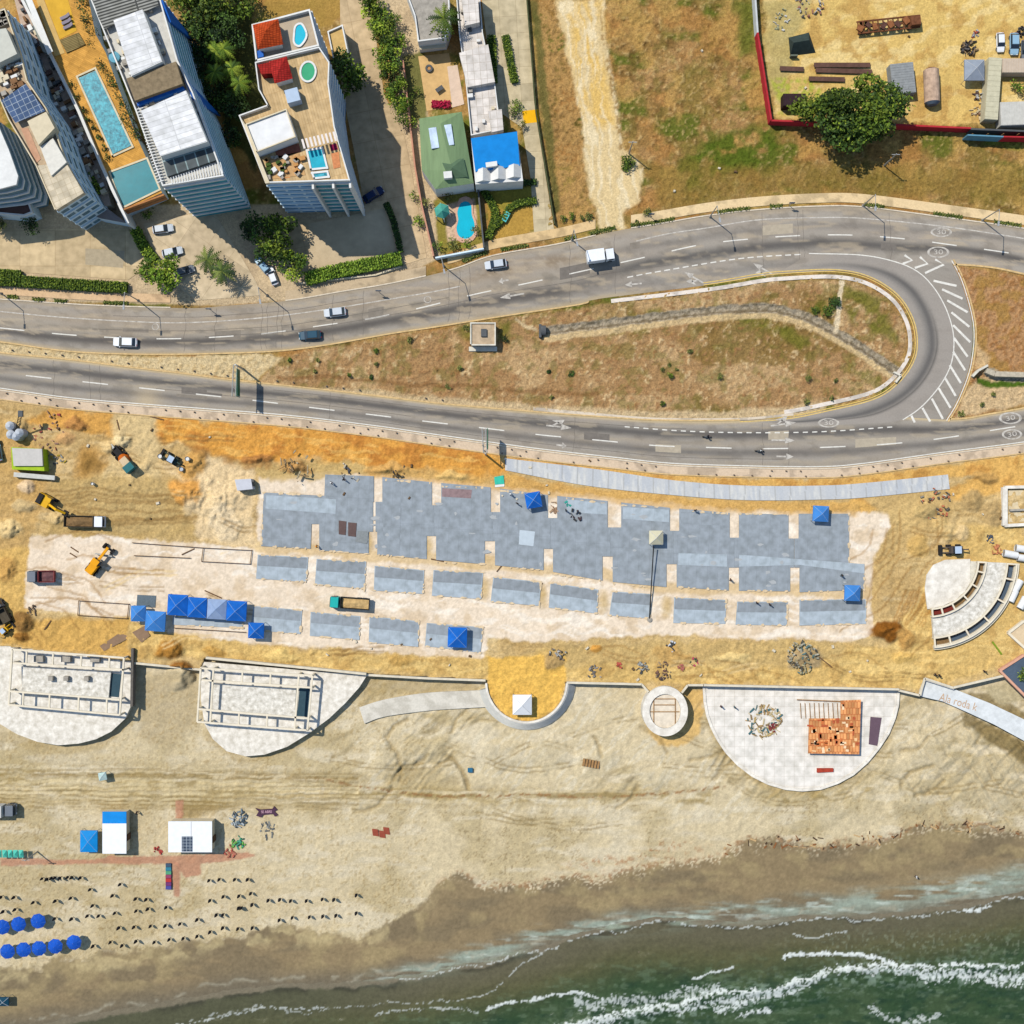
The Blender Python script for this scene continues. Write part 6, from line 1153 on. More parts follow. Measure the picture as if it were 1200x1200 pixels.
# ---------------------------------------------------------------- people
def person_mesh(pose):
    """one continuous skinned body: joints with radii"""
    J = [(0, 0, .95, .15), (0, 0, 1.15, .15), (0, 0, 1.38, .17), (0, 0, 1.5, .07), (.02, 0, 1.62, .105), (0.03, 0, 1.72, .08)]
    E = [(0, 1), (1, 2), (2, 3), (3, 4), (4, 5)]
    def limb(base, pts):
        p = base
        for q in pts: J.append(q); E.append((p, len(J) - 1)); p = len(J) - 1
    for s in (1, -1):
        f = .22 * s if pose != 'ride' else .3
        if pose == 'ride': limb(0, [(.1, .16 * s, .9, .11), (.42, .2 * s, .72, .075), (.25, .2 * s, .35, .055), (.4, .2 * s, .32, .05)]); limb(2, [(0, .22 * s, 1.36, .07), (.25, .3 * s, 1.12, .055), (.5, .28 * s, 1.02, .045), (.56, .27 * s, 1.02, .045)])
        else: limb(0, [(0, .1 * s, .88, .1), (f * .5, .11 * s, .5, .075), (f * .3 - .05, .11 * s, .08, .05), (f * .3 + .14, .11 * s, .03, .045)]); limb(2, [(0, .22 * s, 1.38, .07), (-f * .4, .28 * s, 1.1, .055), (.12 - f * .3, .27 * s, .86, .045), (.16 - f * .3, .26 * s, .76, .045)])
    me = bpy.data.meshes.new('person'); me.from_pydata([j[:3] for j in J], E, []); o = bpy.data.objects.new('person_src', me); COL.objects.link(o)
    md = o.modifiers.new('s', 'SKIN'); 
    for i, v in enumerate(me.skin_vertices[0].data): v.radius = (J[i][3], J[i][3]); v.use_root = (i == 0)
    o.modifiers.new('d', 'SUBSURF').levels = 1; bpy.context.view_layer.update()
    m2 = bpy.data.meshes.new_from_object(o.evaluated_get(bpy.context.evaluated_depsgraph_get())); bpy.data.objects.remove(o)
    m2.name = 'person_body'; return m2
_pm = {k: person_mesh(k) for k in ('walk', 'ride')}
def person(px, py, deg, shirt, trousers, label, pose='walk', z=None, hat=None, group=None):
    me = _pm[pose].copy(); m_skin = mat('skin', (150, 104, 78), .7, .05); ms = mat('shirt_%d_%d_%d' % shirt, shirt, .9, .1); mtr = mat('trousers_%d_%d_%d' % trousers, trousers, .9, .1)
    me.materials.clear(); [me.materials.append(m) for m in (m_skin, ms, mtr)]
    for p in me.polygons:
        c = p.center; p.material_index = 1 if (1.0 < c.z < 1.47) and abs(c.y) < .33 and not (abs(c.y) > .24 and c.z < 1.12) else (2 if .1 < c.z <= 1.0 and abs(c.y) < .24 else 0)
    o = bpy.data.objects.new('person', me); COL.objects.link(o); g = G(px, py) if z is None else Vector((W(px, py, z).x, W(px, py, z).y, z)); o.location = g; o.rotation_euler.z = math.radians(deg); tag(o, label, 'person', group)
    hm = mat('hat_%d_%d_%d' % hat, hat, .6, .05) if hat else mat('dark_hair', (30, 24, 20), .8, .1)
    h = MB().lathe([(.12, 1.66), (.125, 1.72), (.09, 1.8), (.02, 1.83)] if not hat else [(.17, 1.68), (.13, 1.7), (.12, 1.78), (.03, 1.83)], (0.02, 0, 0), 12).build('helmet' if hat else 'hair', hm); h.parent = o
    return o
person(828, 512, -2, (60, 60, 66), (40, 42, 50), 'rider in dark clothes on the motorbike in the turn lane', 'ride', .03, (40, 40, 44)); person(889.5, 528.5, -2, (72, 66, 60), (40, 42, 50), 'rider with a pale helmet on the motorbike in the lower lane', 'ride', .03, (206, 206, 200))
for x, y, d, sh, lb, hat, z in ((598, 579, 10, (40, 40, 44), 'worker in black with white helmet above the blue tent on the big slab', (240, 240, 236), .16), (606, 590, 60, (50, 50, 54), 'worker in dark clothes just below the tent on the big slab', None, .16), (663, 598, 20, (40, 52, 60), 'worker in dark clothes at the turquoise hose on the slab', None, .16), (814, 598, 100, (44, 44, 50), 'worker in black at the top edge of the right hand slab, left one', (60, 60, 60), .16), (985, 674, 0, (40, 60, 60), 'worker in dark green beside the lowest right blue tent', None, .16), (855, 679, 0, (90, 50, 40), 'worker with brown shirt in the sand gap of the right slabs', None, None), (886, 706, 40, (46, 46, 56), 'worker in dark blue on the small right slab, left one', None, .16), (901, 708, 40, (50, 46, 46), 'worker in dark clothes on the small right slab, right one', None, .16),
                            (1094, 790, 0, (60, 50, 44), 'worker in brown walking on the yellow soil, left of two', None, None), (1099, 791, 0, (40, 40, 40), 'worker in black walking on the yellow soil, right of two', None, None), (1152, 786, 50, (60, 44, 40), 'worker in dark red on the soil above the graffiti ramp', None, None), (372, 640, 0, (120, 60, 30), 'worker bending in the sand gap below the left slab', (226, 140, 40), None), (404, 562, 30, (36, 36, 40), 'worker in black at the top of the left big slab', None, .16), (389, 566, 10, (44, 44, 48), 'worker in dark grey at the top left of the big slab', (230, 226, 220), .16), (466, 556, 0, (40, 40, 40), 'worker in black on the sand above the big slab', None, None), (1072, 1026, 0, (236, 236, 230), 'person in white standing on the wet sand at the right', None, None), (162, 951, 0, (60, 60, 66), 'person in dark clothes behind the blue and white kiosk', None, None), (860, 828, 40, (40, 120, 130), 'worker in teal on the white half round deck', None, -1.5), (844, 827, 10, (90, 60, 60), 'worker in brown near the left rim of the white half round deck', None, -1.5)):
    person(x, y, d, sh, (46, 50, 64), lb, 'walk', z, hat)
# ================================================================ paved slabs of the site
def slab_mat(key, c1, c2):
    m = mat_tile(key, c1, tuple(v * .92 for v in c1), 2.1, 9.0, .03, .9, rot=.06, offset=0., var=.02); return m
M_s1 = slab_mat('blue_grey_slab', (163, 170, 174), (146, 157, 166)); M_s2 = slab_mat('light_blue_slab', (186, 196, 201), (158, 172, 182)); M_s3 = slab_mat('dark_slab', (156, 162, 165), (132, 141, 148))
GAPS = [((300, 309), 577, (300, 306), 640), ((438, 448), 588, (365, 374), 614), None]
TG = [(438, 448, 588), (506, 517, 592), (575, 586, 600), (642, 653, 607), (712, 728, 618), (785, 796, 622), (855, 866, 630), (924, 936, 631)]
LG = [(432, 442, 623), (500, 511, 628), (568, 580, 634), (637, 648, 643), (706, 718, 652), (781, 793, 661), (854, 866, 665), (926, 937, 665)]
TOPY = lambda x: np.interp(x, [380, 438, 506, 575, 642, 712, 785, 855, 924, 995], [555, 558, 565, 571, 580, 587, 595, 601, 603, 602])
LOWYs = lambda x: np.interp(x, [306, 364, 431, 498, 566, 636, 704, 763, 793, 852, 925, 1013], [640, 644, 649, 655, 661, 668, 680, 688, 688, 692, 693, 691])
def slab(P, m, label, z=.14, cat='slab'):
    o = MB().prism(xy(pp(P, z)), -.1, z).build('paved_slab', m, None, loc=(W(*P[0]).x, W(*P[0]).y, 0)); return tag(o, label, None, None, 'structure')
e = .05
slab([(309, 577), (380, 581), (381, 556), (438 - e, 558), (438 - e, 588), (437 - e, 588), (437 - e, 623), (432, 623), (432, 649), (374, 645), (374, 614), (365, 614), (364, 643), (306, 640)], M_s1, 'left bay')
for i in range(7):
    a, b = TG[i], TG[i + 1]; c, d = LG[i], LG[i + 1]; m0, m1 = (a[0] + c[1]) / 2 - 0, (b[0] + d[1]) / 2 - 0
    m0 = min(max(m0, c[0] + 1), a[1]); m1 = min(max(m1, d[0] + 1), b[1])
    slab([(a[1], TOPY(a[1])), (b[0], TOPY(b[0])), (b[0], b[2]), (m1 - e, b[2]), (m1 - e, d[2]), (d[0], d[2]), (d[0], LOWYs(d[0])), (c[1], LOWYs(c[1])), (c[1], c[2]), (m0 + e, c[2]), (m0 + e, a[2]), (a[1], a[2])], M_s1, 'bay', .14 + .003 * (i % 2))
slab([(936, 602), (995, 602), (995, 661), (1013, 661), (1013, 691), (937, 694), (937, 665), (931 + e, 665), (931 + e, 631), (936, 631)], M_s1, 'right bay')
MIDS = [[(302, 650), (361, 653), (359, 682), (300, 678)], [(371, 655), (429, 658), (427, 690), (369, 685)], [(439, 663), (497, 668), (496, 696), (438, 692)], [(508, 668), (566, 671), (564, 702), (506, 698)], [(578, 676), (634, 682), (632, 710), (575, 705)], [(645, 683), (701, 691), (700, 719), (643, 712)], [(718, 693), (763, 696), (762, 725), (714, 721)], [(790, 700), (851, 703), (850, 731), (789, 730)], [(864, 705), (923, 705), (922, 733), (862, 732)], [(937, 703), (1015, 702), (1015, 731), (937, 733)], [(297, 710), (354, 715), (352, 743), (294, 738)], [(364, 717), (422, 722), (421, 750), (363, 745)], [(433, 722), (491, 728), (490, 758), (432, 753)], [(500, 730), (566, 735), (563, 765), (498, 757)], [(203, 722), (285, 726), (284, 736), (202, 732)]]
for P in MIDS: slab(P, M_s2, 'strip')
for i, P in enumerate(MIDS[:14]):   # darker upper half poured on another day
    P = [np.array(p, float) for p in P]; q = [P[0] + (1, 1), P[1] + (-1, 1), P[1] * .54 + P[2] * .46 + (-1, 0), P[0] * .54 + P[3] * .46 + (1, 0)]; slab([tuple(p) for p in q], M_s3 if i < 10 else M_s1, 'pour', .152)
for P, m in (([(312, 580), (394, 585), (393, 602), (311, 596)], M_s2), ([(449, 564), (470, 565), (468, 650), (449, 648)], M_s1), ([(609, 621), (627, 623), (625, 640), (608, 638)], mat('pale_patch', (196, 206, 210), .8, .06)), ([(518, 572), (553, 574), (552, 584), (518, 582)], mat('rust_patch', (150, 126, 124), .8, .2)), ([(795, 648), (852, 650), (852, 664), (794, 662)], M_s2), ([(866, 650), (1013, 647 + 14), (1013, 672), (938, 662), (866, 664)], M_s2), ([(664, 585), (711, 590), (711, 603), (664, 600)], M_s2), ([(730, 594), (784, 597), (784, 612), (730, 608)], M_s2), ([(798, 600), (854, 603), (854, 616), (798, 614)], M_s1)): slab(P, m, 'patch', .156 + .002 * (P[0][0] % 3))
# sand and dust spilled over the slab edges
mb = MB(); sp = []
EDG = [((306, 640), (364, 643)), ((374, 645), (431, 649)), ((442, 650), (498, 655)), ((511, 659), (566, 661)), ((580, 664), (636, 668)), ((648, 673), (704, 680)), ((718, 684), (763, 688)), ((793, 688), (852, 692)), ((866, 692), (925, 693)), ((937, 694), (1013, 691)), ((309, 577), (380, 581)), ((449, 562), (506, 566)), ((517, 570), (575, 572)), ((586, 575), (642, 580)), ((664, 584), (711, 590)), ((729, 592), (784, 595)), ((796, 598), (855, 602)), ((866, 602), (924, 603)), ((1013, 661), (1013, 691)), ((995, 602), (995, 661)), ((309, 577), (306, 640))] + [(P[i], P[(i + 1) % 4]) for P in MIDS for i in (0, 2, 1)]
for a, b_ in EDG:
    L = math.hypot(b_[0] - a[0], b_[1] - a[1])
    for k in range(int(L / 7)):
        u = random.random(); cx_, cy_ = a[0] + (b_[0] - a[0]) * u, a[1] + (b_[1] - a[1]) * u; rx_ = random.uniform(.8, 4.2); ry_ = random.uniform(.5, 1.9); n = 9
        if abs(b_[1] - a[1]) > abs(b_[0] - a[0]): rx_, ry_ = ry_, rx_
        z = .166 + .0006 * (len(sp) % 12); sp.append(1); P = [W(cx_ + rx_ * random.uniform(.6, 1.2) * math.cos(6.283 * j / n), cy_ + ry_ * random.uniform(.6, 1.2) * math.sin(6.283 * j / n), z) for j in range(n)]; mb.add(P, [tuple(range(n))])
tag(mb.build('spilled_sand', mat('spilled_sand', (226, 200, 160), .95, .16, 1.5)), kind='stuff')
mb = MB()
for k in range(60):
    x, y = random.uniform(310, 1010), random.uniform(585, 690); z = .162
    if not (TOPY(x) + 6 < y < LOWYs(x) - 6): continue
    rx_ = random.uniform(1, 6); ry_ = random.uniform(.6, 3.5); P = [W(x + rx_ * random.uniform(.5, 1.2) * math.cos(6.283 * j / 9), y + ry_ * random.uniform(.5, 1.2) * math.sin(6.283 * j / 9), z + .0004 * (k % 9)) for j in range(9)]; mb.add(P, [tuple(range(9))])
tag(mb.build('cement_dust', mat('cement_dust', (178, 180, 178), .95, .08, 1.)), kind='stuff')
# sheets and plates lying on the slabs
def plate(P, m, label, name='steel_plate', cat='plate', z0=.16, h=.08, group=None):
    o = MB().prism(xy(pp(P, z0)), z0, z0 + h).build(name, m, None, loc=(W(*P[0]).x, W(*P[0]).y, 0)); return tag(o, label, cat, group)
BR_ = mat('brown_plate', (104, 84, 78), .8, .15, 2.)
plate([(397, 610), (406, 611), (405, 627), (397, 626)], BR_, 'left one of two brown plates lying on the left big slab'); plate([(408, 612), (418, 613), (417, 629), (408, 628)], BR_, 'right one of two brown plates lying on the left big slab'); plate([(419, 622), (432, 623), (430, 637), (417, 635)], mat('grey_plate', (140, 144, 142), .7, .12, 3.), 'grey ribbed plate beside the two brown plates on the slab', z0=.17)
plate([(117, 757), (146, 738), (151, 748), (122, 763)], mat('grey_brown_board', (150, 122, 96), .9, .1), 'long grey brown board lying on the yellow soil below the blue tents', 'board', 'board', 0, .1); plate([(155, 741), (170, 733), (176, 745), (166, 753)], mat('grey_brown_board', (150, 122, 96)), 'squarish grey brown board beside the blue tents', 'board', 'board', 0, .1); plate([(161, 697), (183, 698), (182, 712), (160, 711)], mat('dark_mesh_sheet', (104, 116, 122), .8, .15, 3.), 'dark grey mesh sheet on the pad left of the blue tents', 'mesh_sheet', 'sheet', 0, .08)
plate([(579, 559), (590, 557), (591, 567), (580, 568)], mat('turquoise_sheet', (60, 190, 160), .6, .15), 'turquoise tarpaulin scrap beside the road sign mast', 'tarpaulin', 'tarpaulin', 0, .2); plate([(580, 568), (591, 567), (591, 570), (580, 571)], M_white, 'white board at the foot of the turquoise tarpaulin', 'board', 'board', 0, .12); plate([(1020, 840), (1033, 841), (1028, 874), (1018, 872)], mat('plum_sheet', (110, 88, 98), .8, .08), 'dark plum sheet lying on the right of the white half round deck', 'sheet', 'sheet', -1.49, .1); plate([(957, 900), (976, 900), (976, 904), (957, 905)], mat('red_stack', (180, 70, 50), .8, .2), 'small red stack on the white half round deck below the orange formwork', 'brick_stack', 'bricks', -1.49, .4)
for k, (x, y) in enumerate([(440, 975), (448, 977), (453, 973)]): plate([(x - 4, y - 4), (x + 3, y - 3), (x + 4, y + 5), (x - 3, y + 4)], mat('red_brown_board', (160, 80, 60), .9, .15), ['left', 'middle', 'right'][k] + ' one of three red brown boards on the open sand', 'board', 'board', gz(x, y), .15)
# timber setting-out frames
def frame_lines(P, label, group=None, th=.12, h=.35, m=None, closed=True):
    c = W(*P[0]); t = thing('setting_out_frame', label, 'timber frame', c, 0, group); n = len(P)
    for i in range(n if closed else n - 1):
        a, b = W(*P[i], h), W(*P[(i + 1) % n], h); MB().bar(a, b, th, .1).build('rail', m or M_dtimber, t)
        MB().box((a.x, a.y, h / 2 - .05), (.12, .12, h - .02)).build('peg', m or M_dtimber, t)
frame_lines([(238, 642), (295, 645), (293, 661), (236, 658)], 'long timber frame on the pad above the pale road'); frame_lines([(92, 704), (151, 708), (149, 725), (91, 721)], 'timber setting out frame on the lower left pad'); frame_lines([(155, 636), (238, 642)], 'upper timber rail running left from the long frame', closed=False); frame_lines([(157, 651), (223, 654)], 'lower timber rail left of the long frame', closed=False); frame_lines([(204, 736), (288, 741)], 'timber rail below the row of blue tents', closed=False)
for k, (a, b) in enumerate([((213, 650), (228, 643)), ((240, 692), (260, 701)), ((83, 641), (92, 647)), ((82, 648), (90, 653)), ((52, 738), (60, 727)), ((582, 670), (592, 658)), ((615, 681), (636, 684)), ((505, 655), (520, 658)), ((176, 488), (192, 492)), ((137, 492), (140, 504)), ((960, 770), (975, 782)), ((1000, 782), (1050, 800))][:11]):
    a, b = G(*a, .15), G(*b, .12); o = MB().bar(a, b, .22, .12).build('timber_plank', M_dtimber, None, loc=(a.x, a.y, 0)); tag(o, 'loose timber plank lying on the site soil', 'plank', 'loose planks on the site')
# ---------------------------------------------------------------- tents
def tent(px, py, wpx, dpx, deg, m, label, h=2.2, pk=1.2, group=None, z0=0., cat='tent', name='canopy_tent'):
    """px, py: photo centre of the canopy"""
    g = W(px, py, h + z0); t = thing(name, label, cat, (g.x, g.y, z0), math.radians(deg), group); a, b = wpx * S / 2, dpx * S / 2
    o = MB().roof_pyr([(-a, -b), (a, -b), (a, b), (-a, b)], h, (0, 0, h + pk)).build('canopy', m); o.parent = t
    sm = mat('seam_' + m.name, (150, 180, 220) if 'blue' in m.name else (206, 206, 206), .7, .1)
    for x, y in ((-a, -b), (a, -b), (a, b), (-a, b)): o = MB().tube((x, y, h + .01), (0, 0, h + pk + .01), .035, n=5).build('seam', sm); o.parent = t
    mb = MB(); [mb.bar(p, q, .03, .32) for p, q in (((-a, -b, h - .003), (a, -b, h - .003)), ((a, -b, h - .005), (a, b, h - .005)), ((a, b, h - .003), (-a, b, h - .003)), ((-a, b, h - .005), (-a, -b, h - .005)))]; o = mb.build('valance', m); o.parent = t
    for x in (-a + .08, a - .08):
        for y in (-b + .08, b - .08): o = MB().tube((x, y, 0), (x, y, h), .05, n=6).build('leg', M_steel); o.parent = t
    return t
M_tb = mat('blue_canvas', (30, 108, 200), .8, .2, .5); M_tb2 = mat('pale_blue_canvas', (70, 136, 206), .7, .12, .7); M_tg = mat('faded_blue_canvas', (150, 170, 200), .7, .1); M_tw = mat('white_canvas', (246, 246, 244), .7, .04); M_tgr = mat('grey_canvas', (150, 158, 168), .7, .1); M_tbg = mat('beige_canvas', (216, 208, 176), .8, .06)
for a in ((208, 709, 23, 24, -3, M_tb, 'bright blue canopy tent, leftmost of the straight row of four'), (231, 712, 22, 23, -3, M_tb, 'bright blue canopy tent second in the row of four, left of the faded one'), (254, 714, 22, 23, -3, M_tg, 'faded grey blue canopy tent, third in the row of four'), (277, 716, 23, 23, -3, M_tb, 'bright blue canopy tent at the right end of the row of four'), (162, 719, 17, 18, 0, M_tb2, 'pale blue tent, smaller one of the pair left of the tent row'), (182, 728, 23, 23, -4, M_tb2, 'pale blue tent, larger one of the pair left of the tent row'), (300, 739, 18, 18, -2, M_tb, 'small blue tent at the lower corner of the left pale slab'), (536, 747, 22, 23, -2, M_tb, 'blue tent on the lowest right slab of the bottom row'), (625, 586, 18, 18, 10, M_tb, 'blue tent at the top of the big slab'), (962, 602, 18, 18, -3, M_tb2, 'blue tent at the top right corner of the big slab'), (999, 695, 18, 18, -2, M_tb2, 'blue tent beside the lower right corner of the slabs'), (612, 826, 22, 23, 0, M_tw, 'white canopy tent on the golden half circle'), (769, 630, 16, 16, 0, M_tbg, 'beige canopy tent on the slab with a long pole beside it'), (1142, 82, 23, 24, 0, M_tgr, 'grey gazebo tent in the dirt yard beside the containers')):
    tent(*a[:6], a[6], group=None)
t = thing('dark_tent', 'dark green ridge tent in the left of the dirt yard', 'tent', W(938, 53)); q = pp([(924, 44), (948, 38), (956, 62), (926, 66)], 0); r0, r1 = W(930, 50, 2.4), W(948, 47, 2.4); MB().add([(p.x, p.y, .0) for p in q] + [tuple(r0), tuple(r1)], [(0, 1, 5, 4), (1, 2, 5), (2, 3, 4, 5), (3, 0, 4), (0, 3, 2, 1)]).build('canvas', mat('dark_green_canvas', (58, 70, 66), .8, .2), t); MB().box(W(930, 66, .6), (1.4, .3, 1.2)).build('flap', mat('olive_canvas', (110, 116, 100), .8, .1), t)
t = thing('hose_pole', 'long dark pole lying from the beige tent across the slabs', 'pole', W(762, 726)); MB().tube(W(766, 640, 2.1), W(761, 725, .3), .12, n=6).build('pole', M_black, t); MB().lathe([(.5, .0), (.5, .3), (.2, .4)], W(761, 726), 10).build('base', M_grey, t)
# sheds on the site
t = thing('site_hut', 'pale container hut on the limestone edge left of the big slab', 'hut', W(286, 568)); q = pp([(275, 562), (294, 561), (296, 573), (278, 575)], 2.3); MB().prism(xy(q), 0, 2.3).build('body', mat('pale_hut', (206, 206, 210), .6, .06), t); MB().box(q[2].lerp(q[1], .5) * .999 - Vector((0, 0, 1.2)), (.1, .9, 1.9)).build('door', M_dkgrey, t)
for k, (x, y, m) in enumerate([(189, 535, M_white), (221, 538, M_white), (214, 550, mat('silo_grey', (196, 200, 204))), (110, 567, M_white)]): t = thing('site_bin', ['white bin at the front of the dark green loader', 'white bin right of the dark green loader', 'grey bin behind the dark green loader', 'white bucket below the round wet hollow'][k], 'bin', G(x, y)); s_ = .45 if k < 3 else .3; MB().lathe([(s_ * .9, 0), (s_, 1.0), (s_ * .9, 1.02), (s_ * .85, .9)], G(x, y), 12).build('drum', m, t); MB().ring((G(x, y).x, G(x, y).y), s_ * .9, s_ * 1.06, gz(x, y) + .95, gz(x, y) + 1.05, n=14).build('rim', M_dkgrey, t)
for k, (x, y) in enumerate([(84, 516), (86, 522)]): pass
# debris: small odds and ends
def junk(x, y, n, r, cols, label, group=None, z=None, hmax=.6, L=1.2, name='debris_pile'):
    c = G(x, y) if z is None else Vector((W(x, y, z).x, W(x, y, z).y, z)); t = tag(thing(name, label, 'debris', c, 0, group))
    for k in range(n):
        col = cols[k % len(cols)]; a = random.uniform(0, 6.28); q = r * S * math.sqrt(random.random()) * .85; p = Vector((q * math.cos(a), q * math.sin(a), random.uniform(.04, hmax * .4)))
        mb = MB().box(p, (random.uniform(.2, L * .8), random.uniform(.1, .4), random.uniform(.06, hmax * .8)), random.uniform(0, 3.1), random.uniform(.7, 1), rx=random.uniform(-.3, .3))
        put_child(mb, 'scrap', mat('scrap_%d_%d_%d' % col, tuple(int(v * .8 + 24) for v in col), .85, .3, 2.), t)
    return t
junk(654, 768, 24, 12, [(80, 76, 70), (190, 186, 176), (150, 124, 92)], 'scatter of dark offcuts on the soil right of the golden half circle'); junk(697, 788, 16, 10, [(120, 110, 100), (170, 160, 150)], 'heap of grey offcuts on the wall left of the white ring'); junk(752, 782, 20, 8, [(170, 170, 160), (80, 80, 80)], 'coil of hose and grey scrap above the white ring'); junk(726, 780, 8, 5, [(200, 80, 60)], 'small red tarpaulin heap above the wall'); junk(786, 758, 10, 8, [(236, 236, 236), (60, 60, 60)], 'row of white cement bags below the limestone road', hmax=.5); junk(777, 786, 30, 13, [(180, 150, 110), (130, 90, 70), (90, 70, 66)], 'timber and brick heap at the head of the white ring'); junk(813, 776, 10, 6, [(206, 60, 90), (70, 90, 60)], 'pink tarpaulin heap right of the white ring'); junk(797, 782, 8, 5, [(200, 110, 90)], 'small terracotta heap between ring and pink tarpaulin'); junk(940, 770, 90, 22, [(170, 166, 140), (90, 126, 120), (80, 76, 66), (206, 196, 166), (190, 170, 120)], 'large scatter of pipes and scrap above the white half round deck'); junk(410, 556, 20, 14, [(40, 40, 46), (70, 70, 74), (206, 190, 160)], 'dark tools and materials at the top of the left slab'); junk(466, 552, 12, 10, [(60, 58, 54), (120, 104, 80)], 'dark scraps on the sand above the slab'); junk(676, 602, 10, 9, [(70, 50, 50), (50, 50, 50)], 'dark tool row on the slab right of the top blue tent', z=.15); junk(668, 590, 6, 6, [(40, 170, 150)], 'turquoise hose at the slab notch', z=.15, hmax=.15)
junk(650, 595, 14, 8, [(190, 150, 110), (150, 110, 80)], 'pale planks in the slab notch right of the top tent', hmax=.2, L=2.4); junk(896, 845, 110, 24, [(206, 170, 100), (226, 200, 140), (150, 120, 76), (190, 150, 90), (60, 110, 116), (236, 220, 190)], 'timber and formwork heap on the white half round deck', z=-1.5, L=1.8, hmax=.4); junk(905, 852, 14, 7, [(130, 40, 44), (150, 60, 56)], 'dark red heap in the formwork pile on the deck', z=-1.4); junk(60, 505, 40, 26, [(200, 150, 110), (150, 110, 90), (180, 70, 60)], 'brick rubble behind the concrete plant'); junk(1096, 590, 40, 22, [(160, 150, 130), (110, 100, 84), (210, 110, 70)], 'rubble of broken stone at the upper right of the site', hmax=1.); junk(1160, 632, 14, 7, [(90, 104, 124), (60, 66, 76)], 'blue grey machine parts near the white pipes'); junk(1166, 645, 12, 8, [(220, 130, 80)], 'orange heap beside the white pipes'); junk(66, 536, 20, 14, [(110, 104, 90), (150, 150, 140), (206, 170, 40)], 'mixer and tools right of the concrete plant'); junk(345, 547, 16, 22, [(140, 110, 70), (190, 170, 130)], 'scraps along the trench above the left slab', L=2.2); junk(1135, 57, 46, 11, [(50, 46, 44), (90, 84, 80), (150, 120, 80)], 'dark machinery parts stacked behind the grey gazebo', hmax=1.2, L=1.6); junk(1143, 40, 14, 5, [(170, 176, 180), (190, 80, 60)], 'grey and red scrap above the machinery parts'); junk(1195, 38, 16, 7, [(44, 44, 44), (80, 76, 70)], 'black scrap at the right edge of the yard above the cars', hmax=1.2); junk(950, 2, 40, 24, [(120, 110, 104), (170, 110, 90), (206, 200, 190)], 'scrap row at the top edge of the dirt yard', hmax=1.); junk(918, 24, 18, 16, [(226, 220, 206), (160, 160, 120)], 'pale rubble at the top left of the dirt yard'); junk(1146, 130, 24, 12, [(226, 200, 150), (150, 110, 80)], 'pale rubble by the red yard wall'); junk(1145, 112, 14, 7, [(90, 64, 54), (206, 200, 190)], 'rusty engine block below the grey gazebo', hmax=1.2); junk(493, 254, 1, 1, [(90, 90, 80)], 'scrap in the garden') if False else None
junk(280, 960, 50, 12, [(120, 140, 150), (60, 76, 84), (206, 210, 206)], 'heap of steel furniture right of the white beach kiosk', L=1.8); junk(280, 987, 26, 9, [(70, 170, 130), (110, 190, 70), (40, 90, 60)], 'green and turquoise beach gear heap beside the kiosk', L=1.8); junk(270, 998, 20, 8, [(196, 90, 70), (206, 120, 90)], 'red picnic table heap at the kiosk corner', hmax=.5); junk(313, 972, 16, 11, [(90, 96, 96), (140, 140, 130)], 'dark grey trailer frame on the sand', L=2.0, hmax=.4); junk(185, 996, 12, 5, [(206, 70, 60)], 'red plastic table left of the white beach kiosk', hmax=.7); junk(40, 718, 12, 10, [(70, 60, 54), (110, 90, 70)], 'dark scraps at the lower edge of the pad'); junk(240, 953, 10, 8, [(110, 90, 60)], 'dark weed heap above the kiosk') if False else None
junk(1003, 150, 60, 5, [(110, 108, 100)], 'x') if False else None
for k in range(46):
    x, y = random.choice([(random.uniform(640, 1040), random.uniform(756, 800)), (random.uniform(160, 560), random.uniform(748, 780)), (random.uniform(20, 260), random.uniform(500, 620)), (random.uniform(300, 780), random.uniform(536, 590)), (random.uniform(1060, 1190), random.uniform(560, 640)), (random.uniform(700, 1180), random.uniform(20, 230))])
    c = G(x, y); pale = random.random() < .45; o = MB().box((c.x, c.y, c.z + .15), (random.uniform(.3, .9), random.uniform(.25, .6), .4), random.uniform(0, 3), .7).build('rubble_block', mat('pale_stone', (226, 212, 184), .9, .15) if pale else mat('dark_stone', (112, 88, 62), .9, .2), None, loc=c); tag(o, ('pale' if pale else 'dark brown') + ' loose stone block on bare ground', 'stone', ('pale' if pale else 'dark') + ' loose stones')
# ================================================================ half round beach terraces
M_conc = mat('white_concrete', (248, 240, 224), .85, .1, .7, rgb2=(224, 214, 196), detail=8.); M_conc2 = mat('raw_concrete', (226, 218, 198), .85, .14, .8); M_beam = mat('cream_concrete_beam', (240, 226, 198), .85, .08, .8); M_deckc = mat('mottled_deck_concrete', (248, 240, 224), .85, .1, .9, rgb2=(214, 204, 184), detail=9.); M_floor = mat('mottled_floor_screed', (246, 240, 226), .85, .12, 1.1, rgb2=(196, 188, 170), detail=9.); M_wallc = mat('retaining_concrete', (226, 214, 188), .9, .12, .8); M_wdark = mat('stone_facing', (110, 104, 96), .9, .2, 1.5); M_dtile = mat_tile('deck_panels', (250, 242, 228), (218, 204, 186), 2.0, 2.0, .03, var=.03)
def terrace(label, P, zt, zb, deckm, wall_top=None, name='beach_terrace'):
    c = G(*P[0]); c.z = zb; t = thing(name, label, 'terrace', c); q = pp(P, zt); MB().prism(xy(q), zb, zt - .16).build('wall', M_wallc, t); MB().prism(xy([p.lerp(sum((Vector(v) for v in q), Vector()) / len(q), -.008) for p in q]), zt - .158, zt).build('deck', deckm, t); return t
